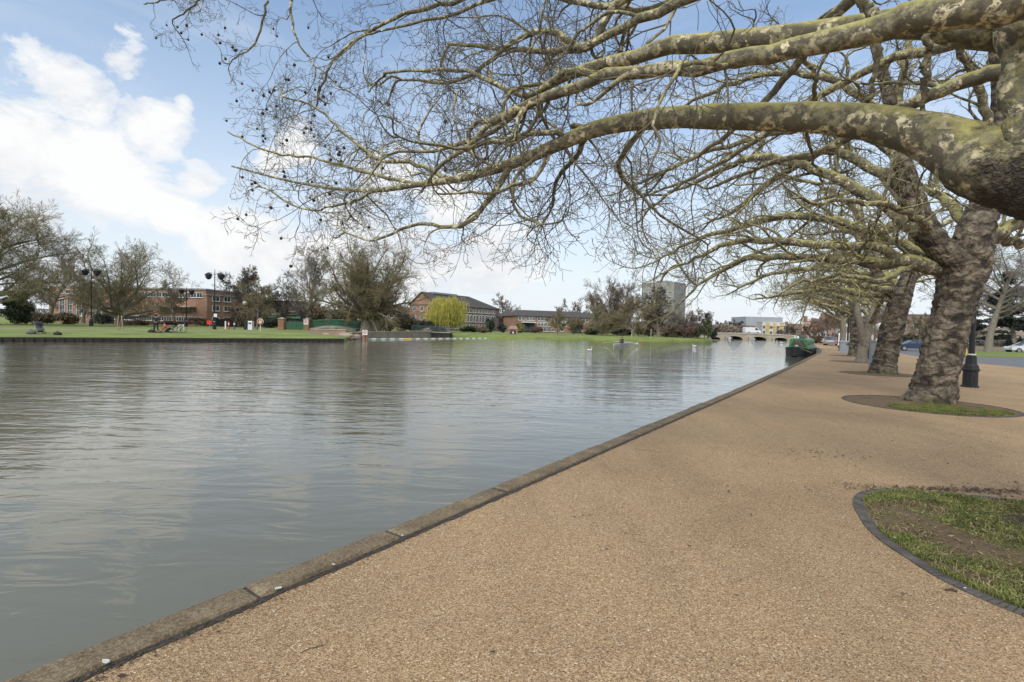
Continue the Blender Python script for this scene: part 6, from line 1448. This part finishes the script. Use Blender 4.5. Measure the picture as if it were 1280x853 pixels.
# shrubs and hedges: (px, Y, width px, depth m, height m)
SH = [(24, 72, 36, 3, 3.6, 'evergreen', 'dark green bush under the left edge tree'), (52, 80, 40, 2.5, 1.9, 'shrub_brown', 'brown leafless hedge behind the slim signpost'), (84, 82, 34, 2.5, 1.9, 'shrub_brown', 'brown leafless hedge behind the left tall lamp post'),
      (126, 92, 22, 2.5, 2.0, 'evergreen_dark', 'dark clipped bush left of the spreading tree'), (165, 92, 40, 3, .9, 'shrub_red', 'low reddish planting at the foot of the spreading tree'), (215, 100, 50, 3, 1.0, 'shrub_red', 'low reddish planting below the brick block windows'),
      (250, 104, 34, 3, 1.6, 'shrub_brown', 'brown shrub before the brick corner block'), (306, 92, 22, 3, 2.3, 'shrub_brown', 'straw-brown shrub behind the bins'), (290, 100, 20, 2, 2.2, 'evergreen_dark', 'dark shrub behind the black fence'), (340, 100, 30, 3, 2.0, 'evergreen_dark', 'dark shrub left of the brick pillars'),
      (398, 98, 34, 5, 5.0, 'shrub_brown', 'tall tan thicket left behind the footbridge'), (428, 102, 40, 5, 4.6, 'shrub_brown', 'tall tan thicket right behind the footbridge'), (444, 94, 26, 3, 2.4, 'evergreen_dark', 'dark shrub left of the giant tree trunk'),
      (482, 96, 26, 3, 2.2, 'evergreen_dark', 'dark evergreen shrub right of the giant tree'), (500, 98, 34, 5, 3.3, 'shrub_brown', 'brown rounded shrub behind the weir'), (520, 100, 34, 4, 2.6, 'evergreen_dark', 'dark green hedge left of the yellow willow'), (545, 102, 36, 4, 2.4, 'evergreen_dark', 'dark hedge under the yellow willow'),
      (588, 112, 30, 3, 1.5, 'evergreen', 'low hedge under the brick hall windows'), (612, 116, 12, 3, 3.4, 'evergreen_dark', 'tall dark shrub at the right end of the brick hall'), (604, 104, 16, 2, 1.2, 'shrub_brown', 'small brown shrub on the far bank'), (627, 118, 12, 2, 2.2, 'evergreen_dark', 'dark shrub below the gabled house'),
      (650, 120, 12, 2, 2.4, 'willow_pale', 'small yellow-green shrub right of the brick hut'), (672, 122, 16, 2, 1.6, 'shrub_red', 'reddish shrub under the left awning'), (740, 118, 24, 3, 1.8, 'evergreen', 'low dark shrub under the broad olive tree'), (780, 116, 30, 3, 1.6, 'evergreen_dark', 'dark undergrowth bush beneath the tall dense tree'),
      (808, 112, 24, 3, 2.2, 'shrub_brown', 'brown shrub left of the dark trunk'), (838, 112, 30, 4, 2.6, 'shrub_brown', 'brown shrub right of the dark trunk'), (858, 112, 30, 4, 3.2, 'shrub_red', 'reddish-brown shrub above the far lawn'), (872, 112, 18, 3, 2.6, 'evergreen', 'green-brown shrub near the bank corner'),
      (885, 116, 10, 2, 4.2, 'ivy', 'bright ivy-green bush at the corner of the far bank'), (892, 124, 12, 3, 2.6, 'evergreen_dark', 'dark bush beside the left bridge arch'), (1136, 96, 30, 3, 2.0, 'evergreen_dark', 'dark hedge behind the navy car'), (1045, 90, 24, 3, 1.5, 'evergreen_dark', 'dark hedge beyond the farthest trunk'),
      (1020, 96, 20, 3, 1.6, 'shrub_brown', 'brown hedge behind the green boat'), (1075, 88, 24, 3, 1.8, 'evergreen', 'green hedge between the far trunks'), (1250, 96, 50, 3, 3.4, 'evergreen_dark', 'dark hedge behind the tan building'), (1190, 100, 40, 3, 2.4, 'evergreen_dark', 'dark hedge across the road behind the lamp post')]
for i, (px, Y, w_, d, h, mt, lb) in enumerate(SH):
    x = gx(px, Y); base = zl(x, Y) if px < 900 else -.1
    W_ = w_ * Y / FPX
    shrub('shrub', lb, 'shrub', px, Y, base, W_, d, h, mt, 200 + i, n=int(2600 + 500 * W_), size=.09 + .01 * h, clumps=18)
# willow
def willow(px, Y, top, wpx, seed, label):
    x = gx(px, Y); z0 = zl(x, Y); H = gz(px, top, Y) - z0; W_ = wpx * Y / FPX; root = empty('willow_tree', (x, Y, z0), 0, label, 'tree'); rng = np.random.default_rng(seed)
    l0 = grow(rng, np.array([[0, 0, -.1]]), np.array([[0.05, 0, 1.]]), np.array([H * .5]), np.array([.42]), 8, .04, .5, taper=.6)
    s, d, L, r = spawn(rng, l0, 15, .45, 1, (25, 75), (.8, 1.2), .5, 0.3, up=.6); l1 = grow(rng, s, d, L * 1.0, r, 8, .08, .5, .03)
    s, d, L, r = spawn(rng, l1, 9, .3, 1, (30, 70), (.3, .5), .5, .3); l2 = grow(rng, s, d, L, r, 6, .15, .5, -.05)
    tubes([(l0, 12), (l1, 6), (l2, 4)], 'trunk', 'bark_grey', root)
    P = np.concatenate([l2[0][:, 2:].reshape(-1, 3), l1[0][:, 5:].reshape(-1, 3)]); n = 6500; k = rng.integers(0, len(P), n); st = P[k] * [1.25, 1.25, 1] + rng.normal(size=(n, 3)) * [.6, .6, .2]
    rad = np.hypot(st[:, 0], st[:, 1]); sc_ = np.where(rad > W_ / 2, W_ / 2 / np.maximum(rad, .1), 1); st[:, 0] *= sc_; st[:, 1] *= sc_
    rad = np.minimum(rad, W_ / 2)
    lim = np.maximum(st[:, 2] - (.4 + rng.random(n) * 1.6), .3); L = np.minimum(rng.uniform(.8, 4.0, n), lim)
    d = np.stack([rng.normal(size=n) * .25, rng.normal(size=n) * .25, np.full(n, -.5)], 1)
    lv = grow(rng, st, d, L, np.full(n, .016), 6, .05, .5, -.35, taper=.8)
    # narrow leaves along the hanging shoots
    Pl = lv[0]; k2 = 12; idx = rng.integers(0, n, n * k2 // 2); tt = rng.random(len(idx)) * 5.99; i0 = tt.astype(int); fr = (tt - i0)[:, None]
    c = Pl[idx, i0] * (1 - fr) + Pl[idx, i0 + 1] * fr; m_ = len(c); u = norm(rng.normal(size=(m_, 3)) * [.4, .4, .2] + [0, 0, -1]) * .13; v = norm(np.cross(u, rng.normal(size=(m_, 3)))) * .035
    c = c + rng.normal(size=(m_, 3)) * .05
    tubes([(lv, 3)], 'shoots', 'willow', root)
    raw_mesh('crown', np.stack([c - u, c - v, c + u, c + v], 1), np.arange(4 * m_).reshape(m_, 4), 'willow', False, root)
willow(556, 104, 365, 70, 5, 'bright yellow-green weeping willow in front of the brick hall')
# young staked tree
x, Y, z = lawn_pt(150, 52); T(150, 52, 372, 16, 160, 'young staked tree on the lawn before the spreading tree', nl=6, trunk_h=.5, trunk_r=.04, dens=.6, mat_t='twig_olive', twig_r=.006, levels=3)
for s, lb in ((-1, 'left leaning wooden stake of the young tree'), (1, 'right leaning wooden stake of the young tree')):
    mb = MB(); mb.tube([(s * .32, 0, -.1), (s * .16, 0, 1.55)], .05, 6); tag(mb.build('tree_stake', 'wood_pale', None, (x, Y, z)), lb, 'stake', 'stakes of the young tree')

# ------------------------------------------------------------------ narrowboat
def narrowboat():
    d = np.array([.572, .82]); d /= np.linalg.norm(d); n_ = np.array([-d[1], d[0]])
    bow = np.array([26.0, 43.0]) + n_ * 1.3 + d * .2
    r = empty('narrowboat', (bow[0], bow[1], WZ), math.atan2(d[1], d[0]), 'green narrowboat moored at the quay with its bow this way', 'boat')
    secs = []
    for xx, w_, zt, zb in [(0, .05, 1.05, .1), (.35, .45, 1.0, -.05), (.9, .78, .92, -.2), (1.8, 1.0, .85, -.3), (3.0, 1.05, .8, -.3), (14, 1.05, .8, -.3), (15.2, .7, .85, -.2), (15.8, .2, .9, .1)]:
        secs.append([(xx, -w_, zt), (xx, -w_ * .92, zb), (xx, w_ * .92, zb), (xx, w_, zt)])
    mb = MB(); mb.loft(secs); mb.build('hull', 'boat_hull', r)
    mb = MB()
    for a, b_ in zip(secs[:-1], secs[1:]):
        for k in (0, 3): mb.tube([(a[k][0], a[k][1] * 1.01, a[k][2] - .03), (b_[k][0], b_[k][1] * 1.01, b_[k][2] - .03)], .05, 6)
    mb.build('gunwale', 'boat_green', r)
    mb = MB(); s2 = [[(xx, -.86, .8), (xx, -.72, 1.72), (xx, -.3, 1.80), (xx, .3, 1.80), (xx, .72, 1.72), (xx, .86, .8)] for xx in (3.2, 14)]; mb.loft([[p for p in s] for s in s2]); cb = mb.build('cabin', 'boat_green', r)
    mb = MB(); mb.loft([[(1.5, -.62, .85), (1.5, -.02, 1.32), (1.5, .02, 1.32), (1.5, .62, .85)], [(3.19, -.8, .85), (3.19, -.35, 1.66), (3.19, .35, 1.66), (3.19, .8, .85)]]); mb.build('cratch_cover', 'tarp', r)
    mb = MB(); [mb.box((3.17, s * .58, 1.25), (.03, .42, .75)) for s in (-1, 1)]; mb.build('front_panel', 'boat_green', r)
    mb = MB(); mb.box((1.47, 0, 1.05), (.03, .3, .22)); mb.build('lamp', 'lamp_glass', r)
    for x_ in (4.6, 6.4, 8.2, 10, 11.8):
        for s in (-1, 1):
            mb = MB(); mb.tube([(x_, s * .80, 1.3), (x_, s * .84, 1.3)], .2, 14); mb.build('porthole', 'glass', cb)
    for i, (x_, y_, w2, h_, mt) in enumerate([(3.9, -.25, .5, .3, 'grey_cloth'), (4.6, .3, .6, .25, 'white'), (5.6, 0, .7, .35, 'grey_cloth'), (7.0, -.2, .5, .45, 'wood'), (8.5, .1, .6, .3, 'white')]):
        mb = MB(); mb.box((x_, y_, 1.8 + h_ / 2), (w2, w2 * .8, h_), .2 * i, .8); mb.build('roof_box', mt, r, bevel=.03)
    mb = MB(); mb.tube([(6.2, .35, 1.78), (6.2, .35, 2.3)], .06, 8); mb.build('chimney', 'black', r)
    for y_, x_ in ((-1.0, 1.2), (-1.12, 3.6)):
        mb = MB(); mb.tube([(x_ + .24 * math.cos(a), y_, .55 + .24 * math.sin(a)) for a in np.linspace(0, 2 * PI, 15)], .07, 7, cap=False); mb.build('tyre_fender', 'rubber', r)
    w0 = np.array([bow[0], bow[1]]); 
    mb = MB(); mb.tube([(.6, -.2, .98), (.0, -.9, .7), (-.9, -1.5, .5)], .018, 5); mb.build('mooring_rope', 'wood_pale', r)
    r.scale = (.9, .9, .9)
narrowboat()

# ------------------------------------------------------------------ people
def skin_mesh(name, nodes, edges, mat, parent, sub=1):
    """nodes: name -> (xyz, r)"""
    keys = list(nodes); me = bpy.data.meshes.new(name); me.from_pydata([nodes[k][0] for k in keys], [(keys.index(a), keys.index(b_)) for a, b_ in edges], []); me.materials.append(M[mat])
    o = bpy.data.objects.new(name, me); link(o, parent); sk = o.modifiers.new('skin', 'SKIN')
    if not me.skin_vertices: me.skin_vertices.new(name='')
    for i, k in enumerate(keys):
        rr = nodes[k][1]; rr = (rr, rr) if isinstance(rr, (int, float)) else rr; me.skin_vertices[0].data[i].radius = rr; me.skin_vertices[0].data[i].use_root = (i == 0)
    sk.use_smooth_shade = True; s_ = o.modifiers.new('sub', 'SUBSURF'); s_.levels = sub; s_.render_levels = sub
    return o
def person(loc, rz, label, J, top, bottom, hair='hair', shoes='black', scale=1.0):
    r = empty('person', loc, rz, label, 'person'); r.scale = (scale,) * 3
    N = {k: v for k, v in J.items()}
    body = {'pel': (N['pel'], .12), 'sp': (tuple((np.array(N['pel']) + N['ch']) / 2), .11), 'ch': (N['ch'], .135), 'nk': (N['nk'], .055), 'h0': (tuple(np.array(N['nk']) * .4 + np.array(N['hd']) * .6), .075), 'hd': (N['hd'], .095), 'ht': (tuple(np.array(N['hd']) + (np.array(N['hd']) - N['nk']) * .45), .075)}
    E = [('pel', 'sp'), ('sp', 'ch'), ('ch', 'nk'), ('nk', 'h0'), ('h0', 'hd'), ('hd', 'ht')]
    jacket = {'pel': (N['pel'], .15), 'sp': (body['sp'][0], .15), 'ch': (N['ch'], .17), 'co': (tuple(np.array(N['ch']) * .45 + np.array(N['nk']) * .55), .09)}; JE = [('pel', 'sp'), ('sp', 'ch'), ('ch', 'co')]
    tro = {'pel': (tuple(np.array(N['pel']) + [0, 0, .04]), .145)}; TE = []
    for s in 'lr':
        body.update({s + 'sh': (N[s + 'sh'], .06), s + 'el': (N[s + 'el'], .043), s + 'wr': (N[s + 'wr'], .028)}); E += [('ch', s + 'sh'), (s + 'sh', s + 'el'), (s + 'el', s + 'wr')]
        jacket.update({s + 'sh': (N[s + 'sh'], .085), s + 'el': (N[s + 'el'], .065), s + 'wr': (N[s + 'wr'], .05)}); JE += [('ch', s + 'sh'), (s + 'sh', s + 'el'), (s + 'el', s + 'wr')]
        v = np.array(N[s + 'wr']) - N[s + 'el']; v = v / np.linalg.norm(v); pm = np.array(N[s + 'wr']) + v * .07; side = np.cross(v, [0, 1, .2]); side /= np.linalg.norm(side)
        body[s + 'pm'] = (tuple(pm), .03); E.append((s + 'wr', s + 'pm'))
        for f in range(4):
            a = pm + side * (f - 1.5) * .02 + v * .035; b_ = a + v * (.045 + .012 * (f in (1, 2))) + np.array([0, -.012, -.004])
            body[f'{s}f{f}a'] = (tuple(a), .010); body[f'{s}f{f}b'] = (tuple(b_), .007); E += [(s + 'pm', f'{s}f{f}a'), (f'{s}f{f}a', f'{s}f{f}b')]
        a = pm - v * .03 + side * .04; body[s + 'tb'] = (tuple(a + v * .035 + side * .01), .009); E.append((s + 'pm', s + 'tb'))
        body.update({s + 'hp': (N[s + 'hp'], .095), s + 'kn': (N[s + 'kn'], .06), s + 'an': (N[s + 'an'], .038), s + 'to': (N[s + 'to'], .035)}); E += [('pel', s + 'hp'), (s + 'hp', s + 'kn'), (s + 'kn', s + 'an'), (s + 'an', s + 'to')]
        tro.update({s + 'hp': (N[s + 'hp'], .115), s + 'kn': (N[s + 'kn'], .08), s + 'an': (N[s + 'an'], .065)}); TE += [('pel', s + 'hp'), (s + 'hp', s + 'kn'), (s + 'kn', s + 'an')]
        mb = MB(); p0, p1 = np.array(N[s + 'an']) - [0, 0, .03], np.array(N[s + 'to']); mb.tube([tuple(p0 - (p1 - p0) * .25), tuple(p0), tuple(p1), tuple(p1 + (p1 - p0) * .15)], [.04, .055, .05, .03], 8); mb.build('shoe', shoes, r)
    skin_mesh('body', body, E, 'skin', r, 2); skin_mesh('jacket', jacket, JE, top, r, 2); skin_mesh('trousers', tro, TE, bottom, r, 2)
    hd = np.array(N['hd']); up = (hd - np.array(N['nk'])); up /= np.linalg.norm(up)
    mb = MB(); c = hd + up * .05 + np.array([0, .02, 0]); mb.ball(tuple(c), (.108, .118, .115), 12, 8); mb.build('hair', hair, r, smooth=True)
    # face: nose, eyes, mouth on the -y side
    fz = np.array([0, -1, 0]); mb = MB(); mb.ball(tuple(hd + fz * .10 - up * .01), (.014, .022, .022), 6, 5); mb.build('nose', 'skin', r)
    for s in (-1, 1):
        mb = MB(); mb.ball(tuple(hd + fz * .088 + np.array([s * .033, 0, 0]) + up * .02), (.013, .01, .008), 6, 5); mb.build('eye', 'black', r)
        mb = MB(); mb.ball(tuple(hd + np.array([s * .095, 0, 0])), (.012, .02, .03), 6, 5); mb.build('ear', 'skin', r)
    return r
x, Y, z = lawn_pt(195, 49)
J = dict(pel=(0, 0, .95), ch=(0, .0, 1.32), nk=(0, -.02, 1.50), hd=(0, -.06, 1.62), lsh=(.19, 0, 1.42), lel=(.27, -.06, 1.16), lwr=(.12, -.24, 1.04), rsh=(-.19, 0, 1.42), rel=(-.27, -.06, 1.16), rwr=(-.10, -.24, 1.06),
         lhp=(.10, 0, .90), lkn=(.13, -.03, .49), lan=(.15, .02, .09), lto=(.17, -.15, .04), rhp=(-.10, 0, .90), rkn=(-.13, -.02, .49), ran=(-.15, .03, .09), rto=(-.18, -.14, .04))
person((x, Y, z), .5, 'person in a dark jacket and dark trousers standing on the lawn', J, 'black_cloth', 'black_cloth')
x, Y, z = lawn_pt(207.5, 49.2)
J = dict(pel=(.30, 0, .42), ch=(.02, 0, .66), nk=(-.12, 0, .78), hd=(-.16, -.03, .92), lsh=(0, .18, .70), lel=(-.20, .20, .45), lwr=(-.32, .12, .22), rsh=(0, -.18, .70), rel=(-.20, -.22, .45), rwr=(-.32, -.12, .22),
         lhp=(.28, .10, .38), lkn=(-.05, .16, .12), lan=(.40, .15, .08), lto=(.52, .15, .05), rhp=(.28, -.10, .38), rkn=(-.05, -.14, .12), ran=(.40, -.13, .08), rto=(.52, -.13, .05))
person((x, Y, z), .3, 'person in a coral top kneeling on the lawn beside the bicycles', J, 'orange_cloth', 'black_cloth')
# rower in a sculling boat
g = gp(778, 430.5, WZ); r = empty('rowing_scull', (g[0], g[1], WZ), 1.05, 'narrow white sculling boat out on the river', 'rowing boat')
mb = MB(); mb.loft([[(xx, -w_, .18), (xx, -w_ * .6, .0), (xx, w_ * .6, .0), (xx, w_, .18)] for xx, w_ in [(-4, .03), (-3, .14), (-1.2, .27), (1.0, .28), (3, .15), (4, .03)]]); mb.build('hull', 'white', r)
for s in (-1, 1):
    mb = MB(); mb.tube([(.1, s * .1, .42), (.0, s * .8, .36), (-.5, s * 2.6, .12)], .014, 6); o_ = mb.build('oar', 'white', r); mb = MB(); mb.box((-.56, s * 2.8, .1), (.16, .45, .03), -s * .28); mb.build('blade', 'red', o_)
J = dict(pel=(0, 0, .12), ch=(0, -.08, .48), nk=(0, -.11, .66), hd=(0, -.14, .80), lsh=(.19, -.08, .58), lel=(.27, -.34, .42), lwr=(.14, -.56, .36), rsh=(-.19, -.08, .58), rel=(-.27, -.34, .42), rwr=(-.14, -.56, .36),
         lhp=(.09, 0, .10), lkn=(.12, -.42, .30), lan=(.08, -.80, .08), lto=(.08, -.90, .15), rhp=(-.09, 0, .10), rkn=(-.12, -.42, .30), ran=(-.08, -.80, .08), rto=(-.08, -.90, .15))
person((g[0] - .1, g[1] - .3, WZ + .12), 1.05 - PI / 2, 'rower in a dark top seated in the white scull', J, 'black_cloth', 'black_cloth', scale=1.0)
# pushchair
def pushchair(px, Y, rz, label):
    r = empty('pushchair', lawn_pt(px, Y), rz, label, 'pushchair')
    w0 = None
    for x_, y_, rr in ((-.32, -.25, .14), (-.32, .25, .14), (.32, -.22, .11), (.32, .22, .11)):
        mb = MB(); mb.tube([(x_ + rr * math.cos(a), y_, rr + rr * math.sin(a)) for a in np.linspace(0, 2 * PI, 13)], .022, 6, cap=False); wh = mb.build('wheel', 'rubber', r)
        mb = MB(); [mb.tube([(x_, y_, rr), (x_ + rr * math.cos(a), y_, rr + rr * math.sin(a))], .007, 4) for a in np.linspace(0, 2 * PI, 7)[:-1]]; mb.build('spokes', 'steel', wh)
    mb = MB()
    for s in (-.24, .24): mb.tube([(.34, s, .14), (-.2, s, .62), (-.52, s, 1.0)], .014, 6); mb.tube([(-.32, s, .14), (.12, s, .5)], .014, 6)
    mb.tube([(-.52, -.24, 1.0), (-.52, .24, 1.0)], .016, 6); mb.build('frame', 'steel', r)
    mb = MB(); mb.loft([[(.32, s * .2, .36) for s in (-1, 1)] + [(.32, s * .2, .42) for s in (1, -1)], [(-.05, s * .22, .34) for s in (-1, 1)] + [(-.05, s * .22, .46) for s in (1, -1)], [(-.38, s * .22, .75) for s in (-1, 1)] + [(-.30, s * .22, .82) for s in (1, -1)]]); mb.build('seat', 'grey_cloth', r, bevel=.02)
    mb = MB(); n = 7; secs = []
    for k in range(n): a = PI * .05 + PI * .62 * k / (n - 1); secs.append([(-.30 + .36 * math.cos(a) * .9, .25 * math.cos(b_), .72 + .30 * math.sin(a) * (.55 + .45 * math.sin(b_))) for b_ in np.linspace(0, PI, 8)])
    mb.loft(secs, cap=False); mb.build('hood', 'black_cloth', r)
    mb = MB(); mb.box((0, 0, .22), (.4, .36, .16)); mb.build('basket', 'black_cloth', r)
pushchair(50, 40.5, -.5, 'dark pushchair parked alone on the lawn at the far left')
def bag(px, Y, s, mat, label, nm='bag'):
    mb = MB(); mb.loft([[(s * f * math.cos(a), s * .6 * f * math.sin(a), h * s) for a in np.linspace(0, 2 * PI, 11)[:-1]] for f, h in ((.8, 0), (1.05, .2), (1, .5), (.6, .75), (.25, .85))])
    p = lawn_pt(px, Y); r = empty(nm, p, .3, label, 'bag'); mb.build('body', mat, r, smooth=True); mb = MB(); mb.tube([(-.25 * s, 0, .8 * s), (-.12 * s, 0, 1.1 * s), (.12 * s, 0, 1.1 * s), (.25 * s, 0, .8 * s)], .02, 5); mb.build('strap', 'black', r)
bag(198.5, 48.4, .32, 'wood', 'brown bag on the grass beside the standing person'); bag(190, 48.2, .36, 'black_cloth', 'dark low bag left of the standing person'); bag(39, 40, .34, 'grey_cloth', 'pale grey bag on the lawn left of the pushchair')
bag(72, 40.5, .30, 'black_cloth', 'dark flat bag on the lawn right of the pushchair')
def bicycle(px, Y, rz, lean, label, mat):
    p = lawn_pt(px, Y); r = empty('bicycle', (p[0], p[1], p[2] + .02), rz, label, 'bicycle'); r.rotation_euler = (lean, 0, rz)
    for x_ in (-.52, .52):
        mb = MB(); mb.tube([(x_ + .33 * math.cos(a), 0, .34 + .33 * math.sin(a)) for a in np.linspace(0, 2 * PI, 21)], .022, 6, cap=False); wh = mb.build('wheel', 'rubber', r)
        mb = MB(); [mb.tube([(x_, 0, .34), (x_ + .32 * math.cos(a), 0, .34 + .32 * math.sin(a))], .004, 3) for a in np.linspace(0, 2 * PI, 13)[:-1]]; mb.build('spokes', 'steel', wh)
    mb = MB(); P = dict(r=(-.52, 0, .34), b=(-.08, 0, .30), s=(-.2, 0, .82), h=(.34, 0, .80), f=(.52, 0, .34), t=(.32, 0, .92))
    for a, b_ in ('rb', 'bs', 'rs', 'sh', 'bh', 'hf', 'ht'): mb.tube([P[a], P[b_]], .022, 6)
    mb.build('frame', mat, r); mb = MB(); mb.tube([(.40, -.28, .98), (.32, -.1, .94), (.32, .1, .94), (.40, .28, .98)], .014, 6); mb.build('handlebar', 'black', r)
    mb = MB(); mb.loft([[(-.34, s * .07, .86) for s in (-1, 1)] + [(-.34, s * .07, .9) for s in (1, -1)], [(-.06, s * .02, .86) for s in (-1, 1)] + [(-.06, s * .02, .9) for s in (1, -1)]]); mb.build('saddle', 'black', r)
bicycle(215, 49.6, .15, .55, 'dark bicycle tilted on the grass by the kneeling person', 'steel')
bicycle(223, 49.8, -.2, -.35, 'white bicycle propped on the grass, right of the dark one', 'white')
# swans and ducks
def swan(px, py, rz, label, s=1.0, mat='feather', duck=False):
    g = gp(px, py, WZ); r = empty('duck' if duck else 'swan', (g[0], g[1], WZ), rz, label, 'duck' if duck else 'swan', 'birds on the river'); r.scale = (s * .6,) * 3
    mb = MB(); mb.loft([[(x_, w_ * math.cos(a), zc + hh * math.sin(a)) for a in np.linspace(0, 2 * PI, 13)[:-1]] for x_, w_, hh, zc in [(-.62, .03, .03, .30), (-.45, .14, .10, .22), (-.15, .25, .20, .17), (.18, .24, .20, .15), (.38, .12, .13, .16), (.46, .05, .06, .18)]])
    mb.tube([(.34, 0, .18), (.48, 0, .34), (.46, 0, .52), (.44, 0, .66), (.52, 0, .76), (.60, 0, .74)] if not duck else [(.34, 0, .2), (.44, 0, .34), (.50, 0, .42)], [.09, .06, .045, .042, .06, .04] if not duck else [.1, .08, .09], 8)
    mb.build('body', mat, r, smooth=True)
    for sd_ in (-1, 1): mb = MB(); mb.ball((-.12, sd_ * .17, .27), (.38, .10, .13), 10, 6); mb.build('wing', mat, r, smooth=True)
    mb = MB(); mb.tube([(.60, 0, .74), (.70, 0, .70)] if not duck else [(.56, 0, .41), (.66, 0, .39)], [.032, .014], 6); mb.build('bill', 'yellow', r)
swan(868, 433.5, 2.6, 'white swan off the corner of the far bank', .8); swan(737, 439, .5, 'white bird on the water left of the scull', .8); swan(796, 431.5, 1.0, 'white bird just right of the scull', .9); swan(977, 429.5, 2.0, 'white swan near the bow of the green boat'); swan(971, 427.5, 1.0, 'far white swan toward the stone bridge')
# post on the far lawn
post_sign((gx(728, 98.5), 98.5, 0), 1.5, .35, .5, 'brick_orange', 'small orange notice post on the far lawn edge', pole='wood')
post_sign((gx(790, 99), 99, 0), 1.6, .12, .12, 'offwhite', 'thin pale post on the far lawn', pole='offwhite'); post_sign((gx(814, 100), 100, 0), 1.9, .12, .12, 'offwhite', 'taller thin pale post nearer the dark trunk', pole='offwhite')
